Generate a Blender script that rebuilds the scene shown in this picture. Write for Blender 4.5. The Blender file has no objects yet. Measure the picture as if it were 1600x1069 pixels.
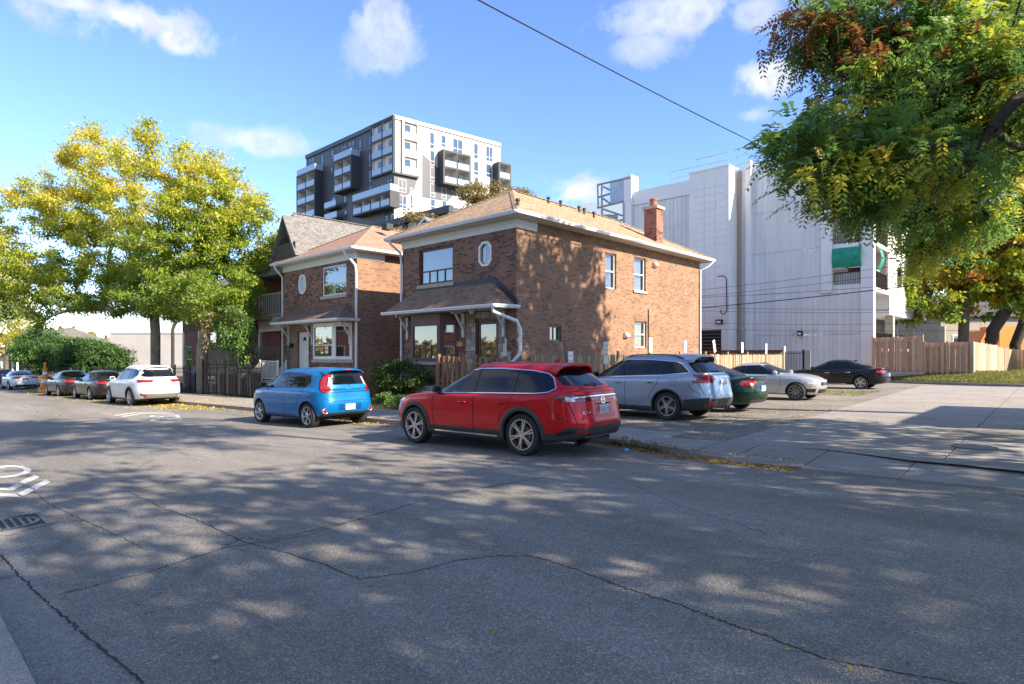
import bpy, bmesh, math, random
import numpy as np
from mathutils import Vector, Matrix
from mathutils.bvhtree import BVHTree
R_ = math.radians
SC = bpy.context.scene
COL = SC.collection
# ------------------------------------------------------------------ camera
CAMZ = 1.73
FOC = 943.0; HOR = 553.0; CXP = 800.0
FW = np.array([-.686, .728, 0.]); FW /= np.linalg.norm(FW)
RT = np.array([FW[1], -FW[0], 0.])
cd = bpy.data.cameras.new('camera'); cam = bpy.data.objects.new('camera', cd); COL.objects.link(cam)
cam.location = (0, 0, CAMZ)
cam.rotation_euler = (math.pi/2, 0, math.atan2(-FW[0], FW[1]))
cd.lens = 36*FOC/1600; cd.sensor_width = 36; cd.shift_y = 18.5/1600
cd.clip_start = .05; cd.clip_end = 3000
SC.camera = cam
# ------------------------------------------------------------------ sun, exposure
SUN_EL, SUN_AZ = 32.5, 13.0
sd = bpy.data.lights.new('sun', 'SUN'); sun = bpy.data.objects.new('sun', sd); COL.objects.link(sun)
SV = Vector((math.cos(R_(SUN_EL))*math.cos(R_(SUN_AZ)), math.cos(R_(SUN_EL))*math.sin(R_(SUN_AZ)), math.sin(R_(SUN_EL))))
sun.rotation_euler = SV.to_track_quat('Z', 'Y').to_euler()
sun.location = SV*80
sd.energy = 4.6; sd.angle = R_(.53); sd.color = (1, .86, .68)
SC.view_settings.view_transform = 'Standard'; SC.view_settings.look = 'None'
SC.view_settings.gamma = 1; SC.view_settings.use_curve_mapping = False
SC.view_settings.exposure = 1.5
SC.cycles.max_bounces = 7; SC.cycles.transparent_max_bounces = 12
SC.cycles.diffuse_bounces = 3; SC.cycles.glossy_bounces = 3; SC.cycles.transmission_bounces = 4
SC.cycles.caustics_reflective = False; SC.cycles.caustics_refractive = False
SC.cycles.sample_clamp_indirect = 6
# ------------------------------------------------------------------ pixel -> place helpers (photo measurements)
def ray(x, y): return FW+RT*((x-CXP)/FOC)+np.array([0, 0, (HOR-y)/FOC])
C0 = np.array([0, 0, CAMZ])
SL = .016                      # the street falls gently to the left
def gz(x, dz=0.): return SL*x+dz
def G(x, y, dz=0.):
    d = ray(x, y); t = (dz-CAMZ)/(d[2]-SL*d[0]); return C0+t*d
def PY(x, y, Y): d = ray(x, y); return C0+d*(Y/d[1])
def PX(x, y, X): d = ray(x, y); return C0+d*(X/d[0])
def PZ(x, y, Z): return C0+ray(x, y)*Z
# ------------------------------------------------------------------ world
W = bpy.data.worlds.new('World'); SC.world = W; W.use_nodes = True
nt = W.node_tree; nt.nodes.clear()
def N(t, nt_, **k):
    n = nt_.nodes.new(t)
    for a, b in k.items(): setattr(n, a, b)
    return n
out = N('ShaderNodeOutputWorld', nt); bg = N('ShaderNodeBackground', nt); bg.inputs[1].default_value = .12
sky = N('ShaderNodeTexSky', nt, sky_type='NISHITA', sun_disc=False, sun_elevation=R_(SUN_EL), sun_rotation=R_(90-SUN_AZ), altitude=0, air_density=1.0, dust_density=.1, ozone_density=3.0)
hs = N('ShaderNodeHueSaturation', nt); hs.inputs['Hue'].default_value = .504; hs.inputs['Saturation'].default_value = 1.05
tn = N('ShaderNodeVectorMath', nt, operation='MULTIPLY'); tn.inputs[1].default_value = (.86, .89, 1.0); nt.links.new(sky.outputs[0], tn.inputs[0]); nt.links.new(tn.outputs[0], hs.inputs['Color'])
tc = N('ShaderNodeTexCoord', nt)
nz = N('ShaderNodeTexNoise', nt); nz.inputs['Scale'].default_value = 7; nz.inputs['Detail'].default_value = 7; nz.inputs['Roughness'].default_value = .6
nt.links.new(tc.outputs['Generated'], nz.inputs['Vector'])
nz2 = N('ShaderNodeTexNoise', nt); nz2.inputs['Scale'].default_value = 26; nz2.inputs['Detail'].default_value = 8; nz2.inputs['Roughness'].default_value = .6
nt.links.new(tc.outputs['Generated'], nz2.inputs['Vector'])
def M2(op, a, b=None, nt_=None, c=None):
    n = N('ShaderNodeMath', nt_ or nt, operation=op)
    for i, v in enumerate((a, b, c)):
        if v is None: continue
        if isinstance(v, (int, float)): n.inputs[i].default_value = v
        else: (nt_ or nt).links.new(v, n.inputs[i])
    return n.outputs[0]
wob = M2('ADD', M2('MULTIPLY', M2('SUBTRACT', nz.outputs[0], .5), 2.8), M2('MULTIPLY', M2('SUBTRACT', nz2.outputs[0], .5), 1.7))
cur = None
CL = [(205, 30, 125, 50, 1.), (270, 62, 55, 34, .95), (120, 5, 90, 22, .8), (600, 45, 60, 62, .7), (595, 88, 50, 24, .6), (400, 222, 95, 26, .7), (330, 205, 50, 20, .35),
      (1070, 20, 130, 42, .75), (1010, 72, 60, 28, .55), (1198, 122, 52, 34, 1.), (1175, 180, 30, 16, .4), (900, 300, 55, 32, 1.), (1180, 20, 60, 40, .6),
      (960, 330, 50, 20, .6), (150, 500, 120, 60, .5), (1700, 60, 160, 60, .8), (-300, 150, 160, 60, .8), (2600, 200, 300, 80, .8), (-900, 250, 240, 60, .8), (3600, -100, 500, 160, .8)]
# clouds added out of view to whiten and lift the ambient light: (azimuth from the view axis, elevation, half width, half height in degrees)
CLA = [(70, 35, 16, 7, .9), (100, 22, 20, 6, .9), (125, 45, 18, 9, .9), (150, 28, 22, 8, .9), (180, 50, 20, 10, .9), (-75, 38, 18, 8, .9), (-105, 25, 22, 7, .9), (-130, 48, 18, 9, .9), (-155, 30, 22, 8, .9), (30, 62, 16, 9, .9), (-35, 68, 18, 9, .9), (175, 14, 30, 5, .8), (120, 72, 20, 12, .9)]
for cx, cy, rx, ry, st in CL+[(a, e, w, h, -s_) for a, e, w, h, s_ in CLA]:
    if st > 0: f = Vector(ray(cx, cy)); zf = f.length; f.normalize()
    else:
        ca, sa, ce = math.cos(R_(cx)), math.sin(R_(cx)), math.cos(R_(cy)); f = Vector(FW*ca*ce+RT*sa*ce+np.array([0, 0, math.sin(R_(cy))])); zf = 1.; rx, ry, st = R_(rx)*FOC, R_(ry)*FOC, -st
    r = f.cross(Vector((0, 0, 1))).normalized(); u = r.cross(f)
    def DOT(v):
        n = N('ShaderNodeVectorMath', nt, operation='DOT_PRODUCT'); n.inputs[1].default_value = v
        nt.links.new(tc.outputs['Generated'], n.inputs[0]); return n.outputs['Value']
    a, b, c = DOT(r), DOT(u), DOT(f)
    sx = rx/FOC/zf; sy = ry/FOC/zf
    e = M2('SQRT', M2('ADD', M2('POWER', M2('DIVIDE', a, sx), 2.), M2('POWER', M2('DIVIDE', b, sy), 2.)))
    e = M2('ADD', e, wob)
    mr = N('ShaderNodeMapRange', nt, interpolation_type='SMOOTHSTEP'); mr.inputs[1].default_value = 1.1; mr.inputs[2].default_value = .3; mr.inputs[4].default_value = st
    nt.links.new(e, mr.inputs[0])
    m = M2('MULTIPLY', mr.outputs[0], M2('GREATER_THAN', c, .05))
    cur = m if cur is None else M2('MAXIMUM', cur, m)
crc = N('ShaderNodeValToRGB', nt); crc.color_ramp.elements[0].position = .38; crc.color_ramp.elements[1].position = .62; crc.color_ramp.elements[0].color = (2.5, 2.6, 2.85, 1); crc.color_ramp.elements[1].color = (3.9, 3.85, 3.8, 1)
nt.links.new(nz2.outputs[0], crc.inputs[0])
dn = N('ShaderNodeMapRange', nt); dn.inputs[1].default_value = .3; dn.inputs[2].default_value = .6; dn.inputs[3].default_value = .55; nt.links.new(nz.outputs[0], dn.inputs[0]); cur = M2('MULTIPLY', cur, dn.outputs[0])
mx = N('ShaderNodeMix', nt, data_type='RGBA'); nt.links.new(crc.outputs[0], mx.inputs[7])
nt.links.new(cur, mx.inputs[0]); nt.links.new(hs.outputs[0], mx.inputs[6])
nt.links.new(mx.outputs[2], bg.inputs[0]); nt.links.new(bg.outputs[0], out.inputs[0])

# ------------------------------------------------------------------ materials
def newmat(name):
    m = bpy.data.materials.new(name); m.use_nodes = True; t = m.node_tree; b = t.nodes['Principled BSDF']; return m, t, b
def setp(b, **k):
    for a, v in k.items(): b.inputs[a.replace('_', ' ')].default_value = v
def c4(c): return (c[0], c[1], c[2], 1)
MATS = {}
def mat(name, col, rough=.6, metal=0., var=.0, vscale=3., bump=0., bscale=60., coat=0., spec=None, obj=False, col2=None, stretch=None):
    if name in MATS: return MATS[name]
    m, t, b = newmat(name); setp(b, Base_Color=c4(col), Roughness=rough, Metallic=metal, Coat_Weight=coat)
    if coat: b.inputs['Coat Roughness'].default_value = .03
    if spec is not None: b.inputs['Specular IOR Level'].default_value = spec
    if var or bump or col2:
        g = N('ShaderNodeTexCoord', t) if obj else N('ShaderNodeNewGeometry', t)
        src = g.outputs['Object'] if obj else g.outputs['Position']
        if stretch:
            mp = N('ShaderNodeMapping', t); mp.inputs['Scale'].default_value = stretch; t.links.new(src, mp.inputs[0]); src = mp.outputs[0]
        if var or col2:
            n = N('ShaderNodeTexNoise', t); n.inputs['Scale'].default_value = vscale; n.inputs['Detail'].default_value = 6; n.inputs['Roughness'].default_value = .65
            t.links.new(src, n.inputs['Vector'])
            cr = N('ShaderNodeValToRGB', t); cr.color_ramp.elements[0].position = .3; cr.color_ramp.elements[1].position = .7
            cr.color_ramp.elements[0].color = c4([x*(1-var) for x in col]); cr.color_ramp.elements[1].color = c4(col2 or [min(1, x*(1+var)) for x in col])
            t.links.new(n.outputs[0], cr.inputs[0]); t.links.new(cr.outputs[0], b.inputs['Base Color'])
        if bump:
            n2 = N('ShaderNodeTexNoise', t); n2.inputs['Scale'].default_value = bscale; n2.inputs['Detail'].default_value = 4
            t.links.new(src, n2.inputs['Vector'])
            bp = N('ShaderNodeBump', t); bp.inputs['Strength'].default_value = bump; bp.inputs['Distance'].default_value = .02
            t.links.new(n2.outputs[0], bp.inputs['Height']); t.links.new(bp.outputs[0], b.inputs['Normal'])
    MATS[name] = m; return m
def brickmat(name, c1, c2, mortar, w=.215, h=.075, ms=.008, dark=None, bump=.6):
    if name in MATS: return MATS[name]
    m, t, b = newmat(name)
    g = N('ShaderNodeNewGeometry', t); sp = N('ShaderNodeSeparateXYZ', t); t.links.new(g.outputs['Position'], sp.inputs[0])
    cb = N('ShaderNodeCombineXYZ', t); t.links.new(M2('ADD', sp.outputs[0], sp.outputs[1], t), cb.inputs[0]); t.links.new(sp.outputs[2], cb.inputs[1])
    bt = N('ShaderNodeTexBrick', t); t.links.new(cb.outputs[0], bt.inputs['Vector'])
    for k, v in (('Scale', 1.), ('Brick Width', w), ('Row Height', h), ('Mortar Size', ms), ('Mortar Smooth', .3), ('Bias', 0.)): bt.inputs[k].default_value = v
    bt.inputs['Color1'].default_value = c4(c1); bt.inputs['Color2'].default_value = c4(c2); bt.inputs['Mortar'].default_value = c4(mortar)
    # random per-brick darkening: second brick texture gives black/white ids, thresholded
    b2 = N('ShaderNodeTexBrick', t); t.links.new(cb.outputs[0], b2.inputs['Vector'])
    for k, v in (('Scale', 1.), ('Brick Width', w), ('Row Height', h), ('Mortar Size', 0.), ('Bias', 0.)): b2.inputs[k].default_value = v
    b2.inputs['Color1'].default_value = (0, 0, 0, 1); b2.inputs['Color2'].default_value = (1, 1, 1, 1); b2.offset = .5
    cr = N('ShaderNodeValToRGB', t); cr.color_ramp.elements[0].position = .74; cr.color_ramp.elements[1].position = .80
    cr.color_ramp.elements[0].color = (0, 0, 0, 1); cr.color_ramp.elements[1].color = (1, 1, 1, 1)
    t.links.new(b2.outputs['Color'], cr.inputs[0])
    mx1 = N('ShaderNodeMix', t, data_type='RGBA'); t.links.new(M2('MULTIPLY', cr.outputs[0], M2('SUBTRACT', 1., bt.outputs['Fac'], t), t), mx1.inputs[0])
    t.links.new(bt.outputs['Color'], mx1.inputs[6]); mx1.inputs[7].default_value = c4(dark or c2)
    n = N('ShaderNodeTexNoise', t); n.inputs['Scale'].default_value = 1.3; n.inputs['Detail'].default_value = 6; t.links.new(g.outputs['Position'], n.inputs['Vector'])
    mr = N('ShaderNodeMapRange', t); mr.inputs[1].default_value = .3; mr.inputs[2].default_value = .7; mr.inputs[3].default_value = .82; mr.inputs[4].default_value = 1.15
    t.links.new(n.outputs[0], mr.inputs[0])
    ml = N('ShaderNodeVectorMath', t, operation='SCALE'); t.links.new(mx1.outputs[2], ml.inputs[0]); t.links.new(mr.outputs[0], ml.inputs['Scale'])
    t.links.new(ml.outputs[0], b.inputs['Base Color'])
    bp = N('ShaderNodeBump', t); bp.inputs['Strength'].default_value = bump; bp.inputs['Distance'].default_value = .012; bp.invert = True
    t.links.new(bt.outputs['Fac'], bp.inputs['Height']); t.links.new(bp.outputs[0], b.inputs['Normal'])
    setp(b, Roughness=.85); MATS[name] = m; return m
def shinglemat(name, c1, c2, c3, sx, sz, w=.30, h=.14):
    """sx: axes mixed for the along-eave coordinate, sz: scale from world z to up-slope length"""
    m, t, b = newmat(name)
    g = N('ShaderNodeNewGeometry', t); sp = N('ShaderNodeSeparateXYZ', t); t.links.new(g.outputs['Position'], sp.inputs[0])
    sn = N('ShaderNodeSeparateXYZ', t); t.links.new(g.outputs['True Normal'], sn.inputs[0])
    isx = M2('GREATER_THAN', M2('ABSOLUTE', sn.outputs[0], nt_=t), M2('ABSOLUTE', sn.outputs[1], nt_=t), t)
    u = N('ShaderNodeMix', t, data_type='FLOAT'); t.links.new(isx, u.inputs[0]); t.links.new(sp.outputs[0], u.inputs[2]); t.links.new(sp.outputs[1], u.inputs[3])
    cb = N('ShaderNodeCombineXYZ', t); t.links.new(u.outputs[0], cb.inputs[0]); t.links.new(M2('MULTIPLY', sp.outputs[2], sz, t), cb.inputs[1])
    bt = N('ShaderNodeTexBrick', t); t.links.new(cb.outputs[0], bt.inputs['Vector']); bt.offset = .37
    for k, v in (('Scale', 1.), ('Brick Width', w), ('Row Height', h), ('Mortar Size', .012), ('Mortar Smooth', .6), ('Bias', 0.)): bt.inputs[k].default_value = v
    bt.inputs['Color1'].default_value = c4(c1); bt.inputs['Color2'].default_value = c4(c2); bt.inputs['Mortar'].default_value = c4([x*.45 for x in c2])
    n = N('ShaderNodeTexNoise', t); n.inputs['Scale'].default_value = 5; n.inputs['Detail'].default_value = 8; n.inputs['Roughness'].default_value = .75; t.links.new(g.outputs['Position'], n.inputs['Vector'])
    mx1 = N('ShaderNodeMix', t, data_type='RGBA'); mr = N('ShaderNodeMapRange', t); mr.inputs[1].default_value = .45; mr.inputs[2].default_value = .7; mr.inputs[4].default_value = .8
    t.links.new(n.outputs[0], mr.inputs[0]); t.links.new(mr.outputs[0], mx1.inputs[0]); t.links.new(bt.outputs['Color'], mx1.inputs[6]); mx1.inputs[7].default_value = c4(c3)
    t.links.new(mx1.outputs[2], b.inputs['Base Color'])
    bp = N('ShaderNodeBump', t); bp.inputs['Strength'].default_value = .7; bp.inputs['Distance'].default_value = .015; bp.invert = True
    t.links.new(bt.outputs['Fac'], bp.inputs['Height']); t.links.new(bp.outputs[0], b.inputs['Normal'])
    setp(b, Roughness=.9); MATS[name] = m; return m
def glassmat(name, tint=(.02, .025, .03), mixf=.55, rough=.02):
    m, t, b = newmat(name); t.nodes.remove(b)
    o = t.nodes['Material Output']; gl = N('ShaderNodeBsdfGlossy', t); gl.inputs['Roughness'].default_value = rough; gl.inputs[0].default_value = (.95, .97, 1, 1)
    tr = N('ShaderNodeBsdfTransparent', t); tr.inputs[0].default_value = c4([.8, .82, .82])
    df = N('ShaderNodeBsdfDiffuse', t); df.inputs[0].default_value = c4(tint)
    mx0 = N('ShaderNodeMixShader', t); mx0.inputs[0].default_value = mixf; t.links.new(tr.outputs[0], mx0.inputs[1]); t.links.new(df.outputs[0], mx0.inputs[2])
    fr = N('ShaderNodeFresnel', t); fr.inputs[0].default_value = 1.7
    mx1 = N('ShaderNodeMixShader', t); t.links.new(M2('ADD', M2('MULTIPLY', fr.outputs[0], 1.3, t), .10, t), mx1.inputs[0]); t.links.new(mx0.outputs[0], mx1.inputs[1]); t.links.new(gl.outputs[0], mx1.inputs[2])
    t.links.new(mx1.outputs[0], o.inputs[0]); MATS[name] = m; return m

# ------------------------------------------------------------------ mesh helpers
def tag(o, label=None, cat=None, group=None, kind=None):
    if label: o['label'] = label
    if cat: o['category'] = cat
    if group: o['group'] = group
    if kind: o['kind'] = kind
    return o
def empty(name, loc=(0, 0, 0), rot=(0, 0, 0), **k):
    o = bpy.data.objects.new(name, None); COL.objects.link(o); o.location = loc; o.rotation_euler = rot; o.empty_display_size = .2
    return tag(o, **k)
class MB:
    def __init__(s): s.v = []; s.f = []; s.m = []; s.mi = 0
    def add(s, vs, fs):
        n = len(s.v); s.v += [tuple(v) for v in vs]; s.f += [tuple(i+n for i in f) for f in fs]; s.m += [s.mi]*len(fs); return s
    def box(s, x0, x1, y0, y1, z0, z1, P=None):
        vs = [(x, y, z) for z in (z0, z1) for y in (y0, y1) for x in (x0, x1)]
        if P: vs = [P(*v) for v in vs]
        return s.add(vs, [(0, 2, 3, 1), (4, 5, 7, 6), (0, 1, 5, 4), (2, 6, 7, 3), (0, 4, 6, 2), (1, 3, 7, 5)])
    def quad(s, a, b, c, d): return s.add([a, b, c, d], [(0, 1, 2, 3)])
    def poly(s, pts): return s.add(pts, [tuple(range(len(pts)))])
    def prism(s, pts, d, P=None):
        """pts: list of 3D, extruded by vector d"""
        n = len(pts); d = Vector(d); vs = [Vector(p) for p in pts]+[Vector(p)+d for p in pts]
        fs = [tuple(range(n))[::-1], tuple(range(n, 2*n))]+[(i, (i+1) % n, (i+1) % n+n, i+n) for i in range(n)]
        if P: vs = [P(*v) for v in vs]
        return s.add(vs, fs)
    def tube(s, pts, r, n=6, caps=True, r2=None):
        pts = [Vector(p) for p in pts]; rings = []; K = len(pts)
        up = Vector((0, 0, 1)); prev = None
        for i, p in enumerate(pts):
            t = (pts[min(i+1, K-1)]-pts[max(i-1, 0)]).normalized()
            if prev is None:
                a = t.cross(up if abs(t.z) < .9 else Vector((1, 0, 0))).normalized()
            else:
                a = (prev-t*prev.dot(t))
                a = a.normalized() if a.length > 1e-6 else t.orthogonal().normalized()
            prev = a; b = t.cross(a)
            rr = r[i] if isinstance(r, (list, tuple)) else (r if r2 is None else r+(r2-r)*i/(K-1))
            rings.append([p+a*(math.cos(2*math.pi*k/n)*rr)+b*(math.sin(2*math.pi*k/n)*rr) for k in range(n)])
        vs = [v for rg in rings for v in rg]; fs = []
        for i in range(K-1):
            for k in range(n): fs.append((i*n+k, i*n+(k+1) % n, (i+1)*n+(k+1) % n, (i+1)*n+k))
        if caps: fs += [tuple(range(n))[::-1], tuple((K-1)*n+k for k in range(n))]
        return s.add(vs, fs)
    def lathe(s, prof, n=24, P=None, closed=False):
        """prof: (r, h) -> axis local z"""
        vs = []; K = len(prof)
        for r, h in prof:
            for k in range(n): vs.append((r*math.cos(2*math.pi*k/n), r*math.sin(2*math.pi*k/n), h))
        if P: vs = [P(*v) for v in vs]
        fs = []
        for i in range(K-1 if not closed else K):
            j = (i+1) % K
            for k in range(n): fs.append((i*n+k, i*n+(k+1) % n, j*n+(k+1) % n, j*n+k))
        return s.add(vs, fs)
    def mesh(s, name, mats, smooth=False, fix=False):
        me = bpy.data.meshes.new(name); me.from_pydata(s.v, [], s.f)
        mats = mats if isinstance(mats, (list, tuple)) else [mats]
        for m in mats: me.materials.append(m)
        if len(mats) > 1: me.polygons.foreach_set('material_index', s.m)
        if fix:
            b = bmesh.new(); b.from_mesh(me); bmesh.ops.recalc_face_normals(b, faces=b.faces); b.to_mesh(me); b.free()
        if smooth:
            me.polygons.foreach_set('use_smooth', [True]*len(me.polygons))
            if smooth is not True: me.set_sharp_from_angle(angle=R_(smooth))
        me.update(); return me
    def build(s, name, mats, parent=None, smooth=False, fix=True, loc=None, **k):
        o = bpy.data.objects.new(name, s.mesh(name, mats, smooth, fix)); COL.objects.link(o)
        if parent: o.parent = parent
        if loc is not None: o.location = loc
        return tag(o, **k)
def inst(src, parent=None, loc=None, rot=None, **k):
    o = bpy.data.objects.new(src.name.split('.')[0], src.data); COL.objects.link(o)
    if parent: o.parent = parent
    if loc is not None: o.location = loc
    if rot is not None: o.rotation_euler = rot
    return tag(o, **k)
def copy_tree(o, parent=None):
    c = o.copy(); COL.objects.link(c)
    if parent: c.parent = parent
    for ch in list(o.children): copy_tree(ch, c)
    return c

# colours
M_white = mat('white_paint', (.78, .78, .76), .5, var=.06, vscale=2)
M_whitem = mat('white_metal', (.72, .74, .76), .35, var=.05)
M_trimw = mat('aluminium_trim', (.68, .68, .66), .4, var=.05, vscale=4)
M_conc = mat('stone_sill', (.42, .38, .32), .85, var=.2, vscale=8, bump=.3)
M_black = mat('black_metal', (.012, .012, .014), .6, spec=.25)
M_maroon = mat('maroon_paint', (.085, .028, .03), .45, var=.15)
M_curtain = mat('curtain', (.55, .55, .52), .9, var=.25, vscale=1.5, stretch=(14, 14, .4))
M_room = mat('room_dark', (.03, .03, .03), .9)
M_pane = glassmat('window_pane')
M_panec = glassmat('window_pane_clear', mixf=.12)
M_wood = mat('weathered_wood', (.30, .20, .12), .85, var=.45, vscale=2.5, bump=.3, bscale=20, stretch=(6, 6, .8))
M_woodnew = mat('cedar_wood', (.50, .31, .20), .8, var=.28, vscale=2.0, bump=.25, bscale=20, stretch=(7, 7, .6))
M_woodgrey = mat('grey_wood', (.17, .13, .095), .9, var=.4, vscale=2.2, bump=.3, bscale=20, stretch=(6, 6, .6))
M_dirt = mat('soil', (.07, .05, .035), .95, var=.4, vscale=6, bump=.5)
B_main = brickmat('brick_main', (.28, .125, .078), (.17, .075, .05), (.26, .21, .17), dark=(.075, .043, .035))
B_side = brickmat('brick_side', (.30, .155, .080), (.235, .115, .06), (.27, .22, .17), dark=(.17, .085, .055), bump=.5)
B_red2 = brickmat('brick_chimney', (.32, .12, .075), (.22, .08, .055), (.30, .25, .20), dark=(.07, .03, .025))
B_left = brickmat('brick_left', (.30, .14, .085), (.18, .082, .055), (.26, .21, .17), dark=(.05, .03, .027))
B_red = brickmat('brick_red', (.30, .07, .045), (.22, .055, .04), (.25, .20, .17), dark=(.15, .05, .04))
S_tan = shinglemat('shingle_tan', (.40, .265, .155), (.24, .15, .09), (.52, .36, .22), 0, 2.05)
S_brown = shinglemat('shingle_brown', (.20, .13, .095), (.12, .08, .06), (.27, .17, .12), 0, 1.6)
S_grey = shinglemat('shingle_grey', (.19, .18, .17), (.12, .115, .11), (.25, .24, .225), 0, 1.3)
class WB(MB):
    """mesh builder in world coordinates; children are offset so that the thing's Empty can stand at its base"""
    def build(s, name, mats, parent=None, smooth=False, fix=True, loc=None, **k):
        o = MB.build(s, name, mats, parent, smooth, fix, None, **k)
        if parent is not None and parent.parent is None and parent.type == 'EMPTY': o.location = -parent.location
        return o
def lerp(a, b, t): return a+(b-a)*t
# ------------------------------------------------------------------ ground materials
def groundmat(name, base, spec_, stain, speck_s=140, var=.25, bump=.5, rough=.9, big=.35):
    m, t, b = newmat(name); g = N('ShaderNodeNewGeometry', t); P = g.outputs['Position']
    n1 = N('ShaderNodeTexVoronoi', t); n1.inputs['Scale'].default_value = speck_s; t.links.new(P, n1.inputs['Vector'])
    cr = N('ShaderNodeValToRGB', t); e = cr.color_ramp.elements; e[0].position = 0; e[0].color = c4([x*.62 for x in base]); e[1].position = 1; e[1].color = c4(spec_)
    k = cr.color_ramp.elements.new(.5); k.color = c4(base); k = cr.color_ramp.elements.new(.86); k.color = c4([x*1.25 for x in base])
    sp = N('ShaderNodeSeparateColor', t); t.links.new(n1.outputs['Color'], sp.inputs[0]); t.links.new(sp.outputs[0], cr.inputs[0])
    mpn = N('ShaderNodeMapping', t); mpn.inputs['Scale'].default_value = (.22, 1.6, 1) if 'asphalt' in name else (1, 1, 1); t.links.new(P, mpn.inputs[0])
    n2 = N('ShaderNodeTexNoise', t); n2.inputs['Scale'].default_value = big; n2.inputs['Detail'].default_value = 9; n2.inputs['Roughness'].default_value = .62; t.links.new(mpn.outputs[0], n2.inputs['Vector'])
    mr = N('ShaderNodeMapRange', t); mr.inputs[1].default_value = .35; mr.inputs[2].default_value = .68; mr.inputs[3].default_value = 1-var; mr.inputs[4].default_value = 1+var
    t.links.new(n2.outputs[0], mr.inputs[0])
    n3 = N('ShaderNodeTexNoise', t); n3.inputs['Scale'].default_value = 9; n3.inputs['Detail'].default_value = 6; n3.inputs['Roughness'].default_value = .7; t.links.new(P, n3.inputs['Vector'])
    mr3 = N('ShaderNodeMapRange', t); mr3.inputs[1].default_value = .3; mr3.inputs[2].default_value = .7; mr3.inputs[3].default_value = .88; mr3.inputs[4].default_value = 1.1
    t.links.new(n3.outputs[0], mr3.inputs[0])
    sc = N('ShaderNodeVectorMath', t, operation='SCALE'); t.links.new(cr.outputs[0], sc.inputs[0]); t.links.new(M2('MULTIPLY', mr.outputs[0], mr3.outputs[0], t), sc.inputs['Scale'])
    # oil / dirt stains with their own shapes
    n4 = N('ShaderNodeTexNoise', t); n4.inputs['Scale'].default_value = .9; n4.inputs['Detail'].default_value = 4; n4.inputs['Distortion'].default_value = 1.2; t.links.new(P, n4.inputs['Vector'])
    mr4 = N('ShaderNodeMapRange', t); mr4.inputs[1].default_value = .62; mr4.inputs[2].default_value = .74; mr4.inputs[4].default_value = .75; t.links.new(n4.outputs[0], mr4.inputs[0])
    mx = N('ShaderNodeMix', t, data_type='RGBA'); t.links.new(mr4.outputs[0], mx.inputs[0]); t.links.new(sc.outputs[0], mx.inputs[6]); mx.inputs[7].default_value = c4(stain)
    t.links.new(mx.outputs[2], b.inputs['Base Color'])
    bp = N('ShaderNodeBump', t); bp.inputs['Strength'].default_value = bump; bp.inputs['Distance'].default_value = .006
    nb = N('ShaderNodeTexNoise', t); nb.inputs['Scale'].default_value = speck_s*.6; nb.inputs['Detail'].default_value = 3; t.links.new(P, nb.inputs['Vector'])
    t.links.new(M2('ADD', nb.outputs[0], M2('MULTIPLY', n1.outputs['Distance'], 6., t), t), bp.inputs['Height']); t.links.new(bp.outputs[0], b.inputs['Normal'])
    setp(b, Roughness=rough); MATS[name] = m; return m
G_asph = groundmat('asphalt', (.235, .22, .20), (.47, .45, .42), (.14, .13, .12), 105, .30, .55, .82)
G_asph2 = groundmat('asphalt_gutter', (.26, .245, .228), (.40, .38, .35), (.10, .09, .085), 110, .2, .5, .85)
G_conc = groundmat('concrete', (.30, .275, .25), (.42, .40, .37), (.20, .185, .165), 150, .14, .25, .85, big=.6)
G_concd = groundmat('concrete_driveway', (.28, .26, .24), (.36, .34, .32), (.20, .185, .17), 150, .18, .3, .85, big=.5)
G_grav = groundmat('gravel', (.27, .245, .215), (.46, .43, .39), (.20, .18, .155), 85, .22, .8, .95, big=.5)
G_dirt = groundmat('garden_soil', (.075, .055, .04), (.2, .16, .12), (.05, .04, .03), 60, .4, 1., .95)
G_grass = groundmat('lawn', (.10, .12, .035), (.26, .24, .08), (.16, .13, .06), 50, .35, 1., .95)
M_crack = mat('tar_crack', (.022, .021, .02), .8)
M_paint = mat('road_paint', (.55, .55, .54), .7, var=.3, vscale=14, bump=.3)

def sheet(name, pts, mat_, dz, kind='structure', parent=None, th=None, **k):
    b = WB()
    vs = [(x, y, gz(x, dz)) for x, y in pts]
    if th: b.prism([(v[0], v[1], v[2]-th) for v in vs], (0, 0, th))
    else: b.poly(vs)
    return b.build(name, mat_, parent, kind=kind if parent is None else None, **k)
# kerb line on the far side (measured): gently bulging into a lay-by
KL = [(-400, 5.2), (-60, 8.35), (-40, 8.9), (-27, 9.25), (-13.7, 9.85), (-9.2, 10.3), (-7.6, 10.38), (-6.4, 10.2), (-5.4, 9.9), (-4.2, 9.76), (-.5, 9.95), (8, 10.1), (60, 10.6), (200, 12)]
def ky(x):
    return float(np.interp(x, [a for a, b in KL], [b for a, b in KL]))
sheet('ground', [(-900, -900), (900, -900), (900, 900), (-900, 900)], G_dirt, -.06)
xs = sorted(set([-400, -200, -100, 200, 60]+[a for a, b in KL if a > -399]+[x*1. for x in range(-60, 12, 3)]))
b = WB(); rows = 5
for x in xs:
    for j in range(rows): b.v.append((x, lerp(.58, ky(x)+.25, j/(rows-1)), gz(x)))
for i in range(len(xs)-1):
    for j in range(rows-1): b.f.append((i*rows+j, (i+1)*rows+j, (i+1)*rows+j+1, i*rows+j+1)); b.m.append(0)
b.build('road', G_asph, kind='structure')
# gutter strip on the near side
b = WB()
for x0, x1 in ((-200, -40), (-40, -8), (-8, 3), (3, 60)): b.poly([(x0, .58, gz(x0, .004)), (x1, .58, gz(x1, .004)), (x1, .93, gz(x1, .004)), (x0, .93, gz(x0, .004))])
b.build('road_gutter', G_asph2, kind='structure')
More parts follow.
